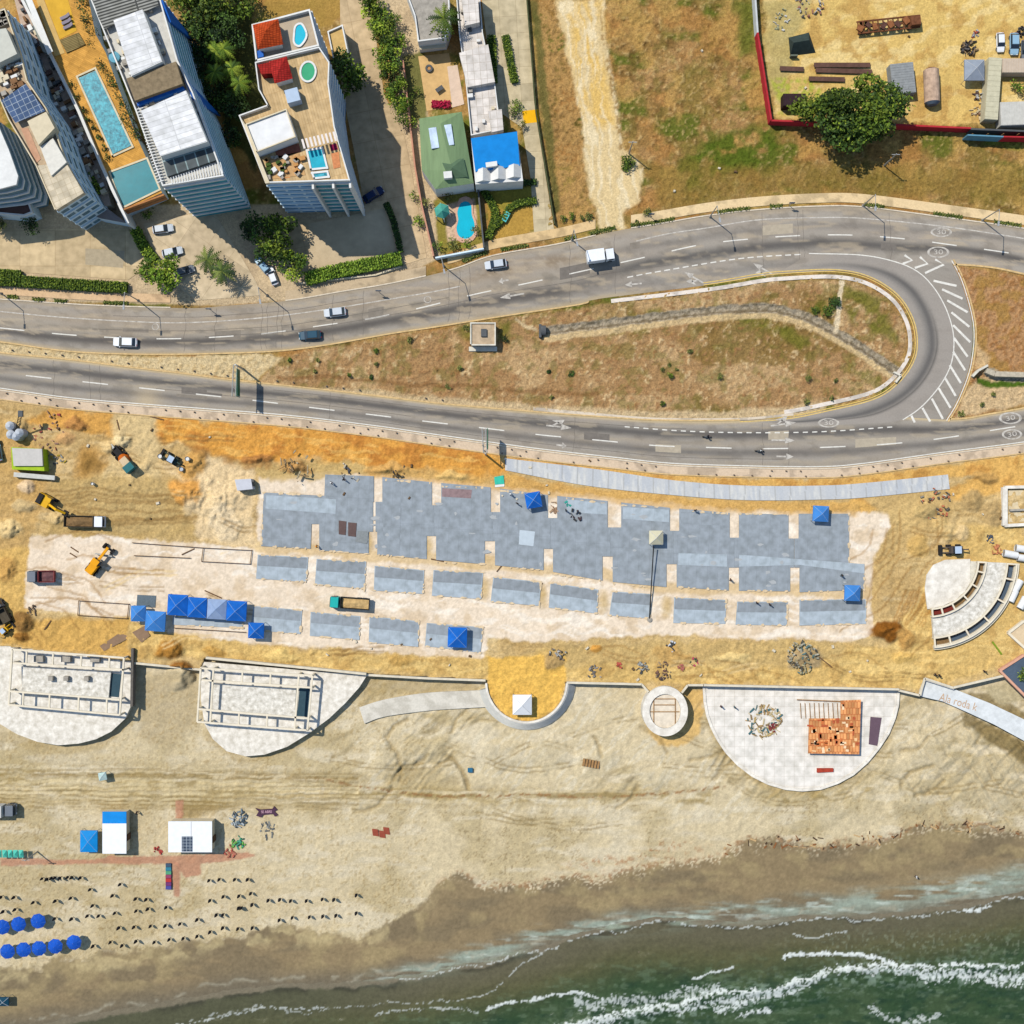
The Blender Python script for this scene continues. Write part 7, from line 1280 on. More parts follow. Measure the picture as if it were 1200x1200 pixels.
def beams(t, P, z, w, h, name='beam', m=None, posts=True, zb=None):
    for i, (a, b) in enumerate(P):
        MB().bar(W(*a, z + .003 * (i % 4)), W(*b, z + .003 * (i % 4)), w, h).build(name, m or M_beam, t)
    if posts:
        done = set()
        for seg in P:
            for p in seg:
                if p in done: continue
                done.add(p); c = W(*p, z); MB().box((c.x, c.y, (z - h + zb) / 2), (.32, .32, z - h - zb)).build('column', m or M_beam, t)
P1 = [(-60, 752), (0, 757), (154, 770), (156, 800), (155, 822), (146, 842), (130, 857), (112, 866), (92, 871), (68, 873), (44, 869), (20, 860), (0, 848), (-30, 826), (-60, 790)]
t = terrace('half round terrace with cream concrete frame at the left edge of the beach wall', P1, -.3, -2.4, M_deckc)
MB().bar(W(155, 760, 1.0), W(154, 828, 1.0), .5, 1.6).build('side_wall', M_wdark, t)
MB().prism(xy(pp([(25, 781), (130, 787), (127, 820), (26, 812)], .3)), -.29, .3).build('floor_slab', M_floor, t); flat(t, 'dark_tank', pp([(128, 789), (142, 790), (139, 817), (127, 816)], -.2), -.2, mat('dark_teal_pit', (60, 84, 94), .8, .1), .09)
Z1 = 2.6
beams(t, [((14, 761), (145, 771)), ((15, 777), (145, 785)), ((10, 810), (140, 820)), ((10, 826), (140, 838)), ((14, 761), (10, 826)), ((145, 771), (140, 838))], Z1, .34, .35, zb=-.3)
for x in (31, 62, 95, 128): beams(t, [((x, 762.5 + .075 * (x - 14)), (x - .6, 777.5 + .06 * (x - 15)))], Z1 - .02, .3, .3, posts=False)
for x in (27, 58, 92, 125): beams(t, [((x, 811 + .077 * (x - 10)), (x - .6, 826 + .09 * (x - 10)))], Z1 - .02, .3, .3, posts=False)
for x in (60, 78, 102): MB().box(W(x, 795, .8), (.9, .9, 1.0)).build('column_stub', M_grey, t)
for x in (46, 78, 112): MB().box(W(x, 772, .2), (1.8, 1.2, 1.0)).build('foundation_box', M_grey, t)
P2 = [(238, 776), (429, 792), (420, 806), (404, 824), (385, 842), (362, 859), (336, 875), (310, 884), (288, 886), (266, 880), (250, 866), (240, 848), (236, 820), (236, 796)]
t = terrace('half round terrace with a concrete frame and dark top wall, second from the left', P2, -.4, -2.4, M_deckc)
MB().bar(W(241, 771, 1.1), W(429, 790, 1.1), .45, 1.6).build('back_wall', M_wallc, t); MB().prism(xy(pp([(251, 801), (347, 807), (345, 842), (249, 831)], .3)), -.39, .3).build('floor_slab', M_floor, t); flat(t, 'dark_tank', pp([(351, 806), (364, 807), (361, 840), (348, 839)], -.3), -.3, mat('dark_teal_pit', (60, 84, 94)), .09)
beams(t, [((235, 783), (366, 792)), ((236, 797), (366, 806)), ((232, 831), (361, 842)), ((231, 846), (360, 856)), ((235, 783), (231, 846)), ((250, 784), (246, 847)), ((350, 791), (345, 855)), ((366, 792), (360, 856))], Z1, .34, .35, zb=-.4)
for x in (284, 317): beams(t, [((x, 786 + .07 * (x - 284)), (x - .6, 801 + .05 * (x - 284)))], Z1 - .02, .3, .3, posts=False)
for x in (280, 313): beams(t, [((x, 835 + .07 * (x - 280)), (x - .6, 850 + .08 * (x - 280)))], Z1 - .02, .3, .3, posts=False)
arc = [(825, 804), (826, 822), (829, 838), (834, 852), (841, 866), (851, 881), (865, 896), (882, 909), (900, 918), (920, 924), (940, 926), (962, 924), (982, 917), (1000, 907), (1016, 893), (1030, 876), (1041, 859), (1048, 842), (1052, 826), (1053, 809)]
t = terrace('white half round terrace with orange formwork panels at the right', arc, -1.5, -2.6, M_dtile)
MB().bar(W(825, 803, .7), W(1054, 808, .7), .4, 2.3).build('back_wall', M_wallc, t)
q = [W(*p, -1.28) for p in arc]; mb = MB()
for a, b in zip(q[:-1], q[1:]): mb.bar(a, b, .55, .22)
mb.build('rim', M_conc, t)
t = thing('formwork_deck', 'orange plywood formwork deck raised on the white half round terrace', 'formwork', W(980, 850, -1.5)); mb = MB(); q = pp([(985, 821), (1009, 820), (1007, 884), (947, 883), (948, 842), (985, 842)], .2); MB().prism(xy(q), .05, .2).build('panel', mat_tile('orange_plywood', (238, 166, 104), (196, 104, 62), .62, 1.25, .05, rough=.8, offset=.5, var=.3), t)
for k in range(60):
    x = random.uniform(949, 1005); y = random.uniform(844, 881) if x < 986 or random.random() < .5 else random.uniform(823, 880); MB().box(W(x, y, .23), (random.uniform(.5, 1.3), random.uniform(.25, .6), .05), random.choice([0, 1.57]) + random.uniform(-.15, .15)).build('loose_board', mat('ply_%d' % (k % 4), [(244, 196, 140), (214, 120, 66), (250, 214, 170), (190, 96, 60)][k % 4], .85, .2, 2.), t)
for x, y in ((950, 845), (1006, 823), (1005, 880), (950, 880), (978, 880), (980, 845)): MB().tube(W(x, y, -1.5), Vector((W(x, y, .05).x, W(x, y, .05).y, .05)), .07, n=6).build('prop', M_steel, t)
t = thing('rebar_mat', 'pale steel mesh and planks left of the orange formwork', 'rebar', W(955, 830, -1.5)); mb = MB()
for k in range(9): mb.bar(W(938 + k * 5.4, 824, -1.3), W(939 + k * 5.4, 842, -1.3), .1, .15)
mb.build('mesh', M_timber, t); mb = MB(); mb.bar(W(934, 820, -1.1), W(985, 822, -1.1), .18, .15); mb.build('plank', M_timber, t)
# wall along the site edge
M_dw = M_wallc
for P, lb in (([(156, 777), (236, 785)], 'short pale retaining wall between the two framed terraces'), ([(429, 791), (500, 795), (569, 797.5)], 'pale retaining wall between the framed terrace and the golden half circle'), ([(664, 800), (752, 802), (760, 811)], 'pale retaining wall between golden half circle and white ring'), ([(799, 812), (806, 803), (824, 803)], 'short angled retaining wall right of the white ring'), ([(1053, 809), (1078, 815), (1084, 795), (1117, 806), (1172, 793), (1215, 783)], 'angled retaining wall at the head of the graffiti ramp')):
    wall_line(P, .42, .35, M_dw, lb, 'retaining_wall', 'wall', z0=-2.6)
# golden half circle: ring wall with steps outside
cx, cy = 617, 799; c = W(cx, cy); t = thing('curved_steps', 'curved white ring steps round the golden half circle', 'steps', (c.x, c.y, -2.4)); r = S
MB().ring((c.x, c.y), 46 * r, 48.5 * r, -2.4, .4, math.radians(182), math.radians(358), 48).build('ring_wall', M_conc, t)
for k in range(7): MB().ring((c.x, c.y), (48.6 + k * 1.35) * r, (49.9 + k * 1.35) * r, -2.4, .2 - k * .3, math.radians(190 + k * .3), math.radians(357), 48).build('step', mat('grey_step_concrete', (206, 204, 194), .85, .1), t)
# ramp left of it
strip('ramp', cr([(421, 829), (450, 820), (500, 812), (560, 809), (574, 808)]), cr([(427, 848), (450, 840), (500, 833), (545, 830), (580, 828)]), -1.5, pav_col((226, 218, 200), (206, 198, 180)), M_pav, 8, kind='structure')
mb = MB(); A = [W(*p, -1.51) for p in cr([(421, 829), (450, 820), (500, 812), (560, 809), (574, 808)])]; Bq = [W(*p, -1.51) for p in resample(cr([(427, 848), (450, 840), (500, 833), (545, 830), (580, 828)]), len(A))]; n = len(A)
mb.add(A + Bq + [a + Vector((0, 0, -1)) for a in A] + [b + Vector((0, 0, -1)) for b in Bq], [f for i in range(n - 1) for f in ((n + i, n + i + 1, 3 * n + i + 1, 3 * n + i), (i + 1, i, 2 * n + i, 2 * n + i + 1))] + [(0, n, 3 * n, 2 * n)]); tag(mb.build('ramp_side', M_wallc), kind='structure')
# white ring tank
c = W(780, 834, 0); t = thing('ring_tank', 'white concrete ring tank standing in the sand with braces inside', 'tank', (c.x, c.y, -2.4)); k = (H - 1.2) / H
c = W(779.5, 833.5, 1.2); MB().ring((c.x, c.y), 18.2 * S, 26.5 * S, -2.4, 1.2, n=48, sy=1.1).build('ring_wall', M_conc, t); MB().ring((c.x, c.y), 0.01, 18.1 * S, -2.4, .75, n=32, sy=1.1).build('floor', mat('tank_screed', (236, 220, 194), .9, .14, 1.), t)
for a, b in (((-13, -16), (-13, 17)), ((12, -16), (12, 17)), ((-17, 1), (17, 1)), ((-13, -14), (12, -14)), ((-13, -7), (12, -7))): MB().bar((c.x + a[0] * S, c.y - a[1] * S, .9 + .002 * a[0]), (c.x + b[0] * S, c.y - b[1] * S, .9 + .002 * a[0]), .16, .12).build('brace', M_timber, t)
# graffiti ramp
GP = [(1083, 796), (1117, 807), (1160, 824), (1200, 843), (1260, 872), (1260, 900), (1200, 868), (1165, 849), (1130, 833), (1105, 822), (1079, 816)]
q = pp(GP, -.8); t = thing('beach_ramp', 'white concrete ramp with brown graffiti letters at the right', 'ramp', (q[0].x, q[0].y, -2.6)); MB().prism(xy(q), -2.6, -.96).build('wall', M_wdark, t); MB().prism(xy([p.lerp(q[3], -.002) for p in q]), -.958, -.8).build('deck', mat('pale_blue_concrete', (224, 226, 222), .85, .12, .9), t); MB().bar(W(1084, 796, .1), W(1118, 807, .1), .4, 1.0).build('head_wall', M_conc, t); MB().bar(W(1083, 796, .1), W(1079, 815, .1), .4, 1.0).build('side_wall', M_conc, t)
g = W(1123, 823, -.79); o = text('graffiti', 'Ala roda k', (g.x - t.location.x, g.y - t.location.y, g.z - t.location.z + .02), 2.3, math.radians(-16), mat('graffiti_paint', (204, 168, 132), .9, .2), 1.02, .78, parent=t)
# quarter round frame
c0 = W(1088, 655, 0); 
def pol(r, a, z): p = W(1088 + r * math.cos(math.radians(a)), 655 + r * math.sin(math.radians(a)), z); return p
t = thing('quarter_round_frame', 'quarter round concrete frame building under construction beside a white pad', 'building frame', (c0.x, c0.y, 0))
A0, A1 = 3, 86
def sector(r0, r1, z0, z1, a0=A0, a1=A1, n=26):
    mb = MB(); P = []
    for i in range(n + 1):
        a = a0 + (a1 - a0) * i / n
        for r_, z in ((r0, z0), (r1, z0), (r1, z1), (r0, z1)): v = pol(r_, a, z1); P.append((v.x, v.y, z))
    F = [(i * 4 + k, i * 4 + (k + 1) % 4, (i + 1) * 4 + (k + 1) % 4, (i + 1) * 4 + k) for i in range(n) for k in range(4)] + [(0, 3, 2, 1), (n * 4, n * 4 + 1, n * 4 + 2, n * 4 + 3)]
    return mb.add(P, F)
sector(57, 105, -.05, .1).build('base_slab', mat('brown_earth', (136, 108, 72)), t); sector(67, 93, .1, .9).build('floor_slab', M_floor, t); sector(49.5, 57, -.04, .22).build('gutter', M_conc2, t); sector(101.5, 107, -.02, .8).build('outer_step', M_beam, t)
for r_ in (58, 67, 92, 103): sector(r_, r_ + 1.9, 1.2, 1.55).build('ring_beam', M_beam, t)
for a in (3.5, 14, 30, 46, 62, 75, 85.5):
    MB().bar(pol(58, a, 1.53), pol(68, a, 1.53), .3, .3).build('cross_beam', M_beam, t); MB().bar(pol(93, a, 1.53), pol(104, a, 1.53), .3, .3).build('cross_beam', M_beam, t)
    for r_ in (59, 68, 93, 104): v = pol(r_, a, 1.2); MB().box((v.x, v.y, .65), (.3, .3, 1.1)).build('column', M_beam, t)
for a0, a1, m in ((5, 13, 'dark_pit'), (15, 29, 'dark_pit'), (31, 45, 'blue_pit'), (47, 61, 'blue_pit'), (63, 74, 'blue_pit')): sector(95, 102, .1, .14, a0, a1, 6).build('pit_floor', mat('slate_pit', (86, 100, 114), .8, .1), t)
for a0, a1 in ((76, 84.5), (63, 74)): sector(60, 66, .1, .6, a0, a1, 6).build('brick_stack', mat('dark_red_brick', (124, 50, 42), .9, .2, 3.), t)
PAD5 = [(1084, 690), (1086, 674), (1094, 662), (1108, 656), (1137, 655), (1137, 682), (1131, 693), (1120, 703), (1105, 710), (1087, 714)]
tag(MB().prism(xy(pp(PAD5, .3)), -.05, .3).build('round_pad', M_conc), kind='structure')
# square pit at the right edge, pipes, planters
t = thing('foundation_box', 'open white walled foundation box at the right edge of the site', 'foundation', W(1190, 592)); mb = MB()
for i, (a, b) in enumerate([((1178, 571), (1178, 616)), ((1178, 571), (1230, 570)), ((1178, 616), (1230, 613))]): MB().bar(W(*a, .9 + .003 * i), W(*b, .9 + .003 * i), 1.0 if i == 0 else .6, .95).build('wall', M_conc, t)
MB().bar(W(1184, 598, .7), W(1230, 596, .7), .4, .75).build('partition', M_grey, t); flat(t, 'floor', pp([(1182, 574), (1230, 574), (1230, 610), (1182, 612)], .08), .08, mat('pit_sand', (226, 206, 166), .9, .12), .07)
for k, (x, y, dx, dy) in enumerate([(1176, 648, 16, 3), (1190, 642, 14, 2), (1192, 653, 14, 2), (1196, 680, -8, 14), (1190, 692, -6, 13), (1202, 700, -7, 13)]):
    a, b = W(x, y, .75), W(x + dx, y + dy, .75); o = MB().tube(a, b, .7, n=16, caps=False); t = thing('concrete_pipe', 'white concrete pipe lying at the right edge of the site, ' + ['leftmost of the upper three', 'topmost of the upper three', 'lowest of the upper three', 'uppermost of the slanted three', 'middle of the slanted three', 'lowest of the slanted three'][k], 'pipe', (a.x, a.y, 0)); o.build('barrel', mat('white_pipe', (240, 238, 232), .7, .05), t); MB().tube(a.lerp(b, .02), a.lerp(b, .98), .52, n=14).build('bore', M_grey, t)
for k, P in enumerate([[(1172, 786), (1200, 768), (1240, 800), (1216, 830)], [(1182, 742), (1200, 728), (1240, 740), (1204, 762)]]):
    t = thing('planter_box', ['pink walled planter with green plants at the right edge', 'ribbed cream planter bed at the right edge above the pink one'][k], 'planter', W(*P[0])); n = 4
    for i in range(4): MB().bar(W(*P[i], .8 + .003 * i), W(*P[(i + 1) % 4], .8 + .003 * i), .45, .85).build('wall', mat('pink_render', (226, 170, 140), .85, .08) if k == 0 else M_beam, t)
    flat(t, 'soil', pp(P, .5), .5, mat('slate_pit', (86, 100, 114)) if k == 0 else mat('pale_soil', (226, 200, 160), .9, .1), .3)
tree(1198, 792, 9, 1.4, 'bright', 'bright green plants in the pink walled planter', 'shrub', 'shrub', base=W(1198, 790, .5)); o = MB().bar(W(1163, 752, .2), W(1174, 767, .2), .35, .12).build('green_plank', mat('olive_green_paint', (130, 150, 40), .7, .1), None, loc=W(1163, 752)); tag(o, 'olive green plank on the soil below the quarter round frame', 'plank')
# ================================================================ street furniture
def lamp0():
    t = thing('street_lamp', '', 'street lamp'); put_child(MB().tube((0, 0, 0), (0, 0, 8.2), .13, .08, 8), 'pole', M_steel, t); put_child(MB().tube((0, 0, 8.15), (0, -2.6, 8.7), .07, .06, 6), 'arm', M_steel, t); put_child(MB().box((0, -2.9, 8.68), (.35, .9, .16)), 'lamp_head', mat('lamp_grey', (170, 172, 172), .5, .05), t); put_child(MB().box((0, 0, .25), (.45, .45, .5), top=.7), 'base', M_grey, t); return t
L0 = lamp0()
LAMPS = [(2, 344, 'street lamp at the left edge by the long plaza hedge', 0), (162, 352, 'street lamp beside the bright kerb tree and parked cars', 0), (313, 346, 'street lamp at the end of the forecourt below the palms', 10), (520, 312, 'street lamp at the corner of the kidney pool garden wall', 12), (670, 281, 'street lamp in front of the drive near the white box truck', 12), (832, 254, 'street lamp on the curve above the first turning arrows', 8), (1011, 241, 'street lamp on the top of the curve below the huge tree', -4), (1151, 258, 'street lamp near the right end of the curve', -8)]
for i, (x, y, lb, rz) in enumerate(LAMPS):
    if i == 0: L0.location = W(x, y, .02); L0['label'] = lb; L0.rotation_euler.z = math.radians(rz)
    else: copy_tree(L0, W(x, y, .02), math.radians(rz), lb)
for k, (x, y, lb) in enumerate([(737, 180, 'pale utility pole standing in the dry field beside the dirt track'), (1036, 194, 'utility pole in the grass below the huge tree'), (44, 998, 'thin pole with a cross arm on the beach by the terracotta path')]):
    z = gz(x, y); h = 7.5 if k < 2 else 6; t = thing('utility_pole', lb, 'pole', W(x, y, z)); put_child(MB().tube((0, 0, -.2), (0, 0, h), .16, .1, 8), 'pole', M_steel, t); put_child(MB().box((0, 0, h - .4), (1.6, .12, .12)), 'cross_arm', M_steel, t)
# sign gantries
def gantry(px, py, dirn, L, h, label, pw, panel_m):
    t = thing('sign_gantry', label, 'road sign', W(px, py, .0)); d = dirn
    put_child(MB().tube((0, 0, 0), (0, 0, h), .22, .18, 10), 'post', M_steel, t)
    for dx in (-.35, .35): put_child(MB().tube((dx, 0, h - .1), (dx - .25, d * L, h + .1), .1, n=8), 'arm', M_steel, t)
    mb = MB()
    for k in range(6): y = d * L * (k + .5) / 6; mb.tube((-.35, y - .3 * d, h), (.2, y + .3 * d, h), .05, n=5)
    put_child(mb, 'lattice', M_steel, t); box_part(t, 'sign_panel', (.45, d * (L - pw / 2), h - .6), (.12, pw, 2.4), panel_m); box_part(t, 'panel_border', (.52, d * (L - pw / 2), h - .6), (.02, pw - .2, 2.2), mat('sign_border_white', (240, 240, 240), .6, .02)); box_part(t, 'panel_field', (.54, d * (L - pw / 2), h - .6), (.02, pw - .32, 2.08), panel_m)
    return t
M_sgn = mat('road_sign_green', (30, 104, 70), .5, .05)
gantry(284.5, 432, -1, 6.2, 6.3, 'cantilever road sign over the upper lane at the left of the south road', 5.4, M_sgn); gantry(569.5, 533, 1, 4.8, 6.3, 'cantilever road sign reaching over the south road above the turquoise tarpaulin', 4.0, M_sgn)
for k, (x, y, lb) in enumerate([(762, 258, 'small road sign at the mouth of the dirt track'), (925, 245, 'small blue road sign at the top of the curve'), (445, 347, 'small sign post beside the street hedge'), (248, 368, 'small sign on the kerb below the palms')]):
    t = thing('road_sign', lb, 'road sign', W(x, y - 4, .1)); put_child(MB().tube((0, 0, 0), (0, 0, 2.6), .06, n=6), 'post', M_steel, t); box_part(t, 'panel', (0, -.06, 2.3), (1.1, .06, .9), mat('sign_blue', (60, 90, 120), .5, .1))
# bollards
bo = thing('bollard', 'short dark bollard in the line along the road verge', 'bollard', (0, 0, 0), 0, 'bollards along the road verges'); put_child(MB().lathe([(.13, 0), (.13, .4), (.08, .5)], n=8), 'post', mat('bollard_brown', (136, 108, 82), .8, .15), bo); put_child(MB().lathe([(.2, 0), (.2, .1)], n=8), 'base', M_grey, bo)
spots = []
for P, d, st in ((off(SR_TOP, -5), 0, 19.5), (SR_LOW + np.array([0, 4]), 0, 17), (SR_LOW + np.array([0, 10]), 8, 21)):
    dd = np.r_[0, np.cumsum(np.linalg.norm(np.diff(P, axis=0), axis=1))]
    for s_ in np.arange(d + 5, dd[-1], st):
        x, y = np.interp(s_, dd, P[:, 0]), np.interp(s_, dd, P[:, 1])
        if 0 < x < 1200 and not (P is not None and d == 0 and st == 19.5 and (x > 640)) and random.random() < .7 and not 160 < x < 186: spots.append((x, y))
for i, (x, y) in enumerate(spots):
    p = W(x, y, .1)
    if i == 0: bo.location = p
    else: copy_tree(bo, p)
# kiosk in the traffic island
t = thing('pump_house', 'small concrete pump house with a dark roof hatch in the traffic island', 'pump house', W(566, 394)); MB().prism(xy(pp([(552, 379), (580, 379), (580, 404), (552, 404)], 2.2)), 0, 2.2).build('wall', M_conc2, t); flat(t, 'roof', pp([(551, 378), (581, 378), (581, 405), (551, 405)], 2.32), 2.32, mat('tan_roof_slab', (196, 172, 140)), .115); MB().box(W(567, 390, 2.55), (1.1, 1.5, .45)).build('hatch', M_dkgrey, t); parapet(t, pp([(551, 378), (581, 378), (581, 405), (551, 405)], 2.32), 2.32, .3, .25, M_conc2); MB().box(W(566, 409, .1), (5.6, .9, .3)).build('step', M_conc2, t)
t = thing('culvert_pipe', 'dark culvert mouth at the left end of the stone lined channel', 'culvert', G(636, 388)); MB().ring((0, 0), .7, 1.0, 0, 1.0, n=18).build('pipe', M_dkgrey); o = bpy.data.objects['pipe']; o.parent = t; o.rotation_euler = (0, math.radians(90), 0); o.location = (-.4, 0, .7); MB().box(W(633, 388, .5), (.5, 2.6, 1.2)).build('head_wall', M_dkgrey, t)
wall_line([(1140, 441), (1147, 434), (1158, 428)], .4, 1.0, M_conc2, 'concrete head wall of the culvert right of the loop road', z0=-1); wall_line([(1156, 434), (1166, 438), (1200, 439), (1240, 436)], 1.0, .9, mat('stone_block_wall', (196, 184, 160), .9, .2, 2.), 'curved pale stone wall at the right edge beyond the loop road', z0=-1)
wall_line([(1048, 436), (1056, 440), (1050, 448)], .35, .7, M_conc2, 'small concrete head wall at the lower end of the channel', z0=-1)
# yard
RW = mat('red_wall_paint', (186, 50, 56), .8, .12); WWl = mat('white_wall_paint', (206, 208, 204), .8, .08); GWl = mat('grey_wall_paint', (90, 92, 92), .8, .1)
for P, m, lb in (([(884, -20), (888, 38)], WWl, 'white painted stretch of the yard wall at the top'), ([(888, 38), (904, 141)], RW, 'long red painted yard wall running down to the corner'), ([(904, 141), (962, 143)], RW, 'red yard wall from the corner towards the huge tree'), ([(962, 143), (1050, 146)], mat('dull_wall', (120, 110, 100), .9, .2), 'dull stretch of the yard wall under the huge tree'), ([(1050, 146), (1138, 150)], RW, 'red yard wall right of the huge tree'), ([(1138, 151), (1215, 154)], GWl, 'dark grey yard wall at the right edge')): wall_line(P, .35, 2.4, m, lb, 'yard_wall', 'wall')
t = thing('hoarding', 'blue and red painted hoarding standing in front of the grey yard wall', 'hoarding', W(1168, 163)); MB().bar(W(1134, 158, 3.0), W(1176, 160, 3.0), .25, 2.8).build('blue_panel', mat('blue_hoarding', (100, 150, 170), .7, .12), t); MB().bar(W(1176, 160, 3.0), W(1230, 161, 3.0), .25, 2.8).build('red_panel', RW, t)
for x in (1138, 1156, 1174, 1192): c = W(x, 160, 1.5); MB().box((c.x, c.y + .3, 1.2), (.12, .12, 2.4)).build('post', M_timber, t)
def longbox(px, py, L, w, h, deg, m, label, name='container', cat='container', topm=None, extra=True):
    g = W(px, py, h); t = thing(name, label, cat, (g.x, g.y, gz(px, py))); R = math.radians(deg); put_child(MB().box((0, 0, h / 2 + .1), (L, w, h), 0), 'body', m, t); put_child(MB().box((0, 0, h + .13), (L * .99, w * .97, .05)), 'roof', topm or m, t)
    put_child(MB().box((L / 2 + .03, -w * .24, h / 2 + .1), (.06, w * .44, h * .9)), 'door', m, t); put_child(MB().box((L / 2 + .03, w * .24, h / 2 + .1), (.06, w * .44, h * .9)), 'door', m, t)
    if extra:
        mb = MB(); [mb.box((-L / 2 + L * (k + .5) / 12, 0, h + .17), (.08, w * .96, .04)) for k in range(12)]; put_child(mb, 'roof_rib', topm or m, t)
    t.rotation_euler.z = R; return t
longbox(1164, 104, 12.2, 2.6, 2.5, 86, mat('cream_container', (206, 198, 166), .7, .1), 'long cream container standing upright in the picture in the dirt yard'); longbox(1192, 77, 6, 2.8, 2.2, 0, mat('pinkish_container', (206, 186, 162), .7, .08), 'short cream container at the right edge below the parked cars'); longbox(1190, 133, 6, 4.6, 2.4, 2, mat('pale_corrugated', (206, 202, 190), .7, .1), 'pale corrugated shed at the right edge by the yard wall', 'shed', 'shed'); longbox(931, 117, 4.4, 2.4, 2.4, 0, mat('dark_brown_container', (58, 40, 44), .7, .12), 'dark brown container in the corner of the red yard wall'); longbox(1058, 92, 6.0, 4.6, 2.2, 96, mat('grey_sheet', (150, 152, 150), .7, .15), 'grey sheet roofed shelter at the right of the huge tree', 'shelter', 'shelter')
g = W(1091, 102, 1); t = thing('rusty_tank', 'rusty white tank lying in the dirt yard right of the shelter', 'tank', (g.x, g.y, 0)); put_child(MB().tube((-3.2, 0, 1.3), (3.2, 0, 1.3), 1.5, n=20), 'barrel', mat('rusty_white_tank', (196, 166, 140), .8, .3, 1.), t); put_child(MB().tube((-3.7, 0, 1.3), (-3.2, 0, 1.3), .9, 1.5, n=20), 'end_cap', mat('slate_end', (96, 110, 122), .6, .1), t); put_child(MB().tube((3.2, 0, 1.3), (3.6, 0, 1.3), 1.5, .8, n=20), 'end_cap', M_rust, t); [box_part(t, 'saddle', (x, 0, .2), (.4, 2.2, .4), M_rust) for x in (-2, 2)]; t.rotation_euler.z = math.radians(92)
g = W(1040, 30, .5); t = thing('flatbed_trailer', 'long rusty flatbed trailer at the top of the dirt yard', 'trailer', (g.x, g.y, 0)); put_child(MB().box((0, 0, .95), (12.4, .3, .25)), 'beam', M_rust, t)
for s in (1, -1): put_child(MB().box((0, s * 1.15, 1.0), (12.4, .25, .3)), 'side_rail', M_rust, t)
for k in range(13): put_child(MB().box((-6 + k * 1.0, 0, 1.05), (.25, 2.1, .15)), 'cross_member', M_rust, t)
for k in range(7): put_child(MB().box((-5.6 + k * 1.5 + random.uniform(-.2, .2), random.uniform(-.4, .4), 1.3), (random.uniform(.8, 1.4), random.uniform(.8, 1.4), .4), random.random()), 'cargo', mat('rusty_cargo_%d' % (k % 2), [(150, 96, 60), (96, 66, 56)][k % 2], .9, .3, 2.), t)
for x in (-5, -4, 4.4):
    for y in (-1, 1): wheel(t, x, y, .45, .3)
box_part(t, 'tractor_unit', (5.2, 0, 1.5), (2.2, 2.2, 1.0), M_rust, .85); t.rotation_euler.z = math.radians(6)
for k, (a, b, lb) in enumerate([((954, 76), (1020, 76), 'upper long brown steel beam above the huge tree'), ((956, 82), (1022, 84), 'lower long brown steel beam above the huge tree'), ((914, 80), (942, 81), 'short brown steel beam left of the long pair'), ((948, 92), (990, 93), 'brown steel beam just above the tree crown')]):
    a, b = W(*a, .5), W(*b, .5); t = thing('steel_beam', lb, 'beam', (a.x, a.y, 0)); d = Vector((0, 0, .12)); MB().bar(a, b, .9, .1).build('top_flange', mat('brown_beam', (104, 76, 64), .8, .2), t); MB().bar(a - Vector((0, 0, .101)), b - Vector((0, 0, .101)), .2, .3).build('web', mat('brown_beam', (104, 76, 64)), t)
# ================================================================ beach
def kiosk(px, py, wpx, hpx, h, m, label, m2=None, frac=0):
    g = W(px, py, h); z = gz(px, py); t = thing('beach_kiosk', label, 'kiosk', (g.x, g.y, z)); a, b = wpx * S / 2, hpx * S / 2
    put_child(MB().box((0, 0, h / 2), (2 * a - .4, 2 * b - .4, h)), 'wall', M_cream, t)
    put_child(MB().box((0, -frac * b, h + .1), (2 * a, 2 * b * (1 - frac), .18)), 'roof', m, t)
    if m2: put_child(MB().box((0, b * (1 - frac), h + .12), (2 * a, 2 * b * frac - .01, .16)), 'blue_roof', m2, t)
    put_child(MB().box((a - .1, -b * .3, 1.1), (.25, 1.2, 2.0)), 'door', M_dtimber, t); put_child(MB().box((0, -b + .12, 1.4), (a, .2, .9)), 'serving_hatch', M_dkgrey, t)
    return t
t = kiosk(130, 979, 28, 49, 2.6, mat('white_roof_sheet', (246, 248, 248), .6, .05), 'beach kiosk with white roof and bright blue end strip', M_blueS, .28)
t = kiosk(219.5, 984, 51, 36, 3.0, mat('white_roof_sheet', (246, 248, 248)), 'white roofed beach kiosk with a small solar panel'); put_child(MB().box((-.6, -1.4, 3.24), (2.1, 3.0, .08)), 'solar_panel', mat_tile('small_solar_panel', (74, 86, 102), (180, 190, 196), .7, .6, .05, .3), t); put_child(MB().box((.2, 1.5, 3.2), (.08, 3.0, .03)), 'roof_seam', M_grey, t)
tent(104, 986, 20, 25, 0, mat('bright_blue_sheet', (20, 140, 210), .6, .08), 'bright blue square canopy beside the blue and white kiosk', 2.0, .5, z0=gz(104, 986)); 
tent(120, 910, 9, 9, 10, mat('white_green_canvas', (190, 214, 206), .7, .1), 'tiny white and green stall on the sand track', 1.8, .5, z0=gz(120, 910))
t = thing('rainbow_walkway', 'short striped boardwalk in blue, green and red below the white kiosk', 'boardwalk', G(197, 1030))
for k, c_ in enumerate([(70, 90, 110), (60, 130, 150), (90, 160, 120), (150, 70, 100), (190, 60, 60), (120, 60, 110), (80, 80, 150)]): q = pp([(194, 1012 + k * 4.4), (200.5, 1012 + k * 4.4), (200.5, 1016 + k * 4.4), (194, 1016 + k * 4.4)], gz(197, 1030) + .3); MB().prism(xy(q), gz(197, 1030), gz(197, 1030) + .3).build('plank', mat('boardwalk_%d' % k, c_, .8, .1), t)
t = thing('shade_row', 'turquoise striped awning row at the left edge of the beach', 'awning', G(12, 1001)); g = gz(12, 1001)
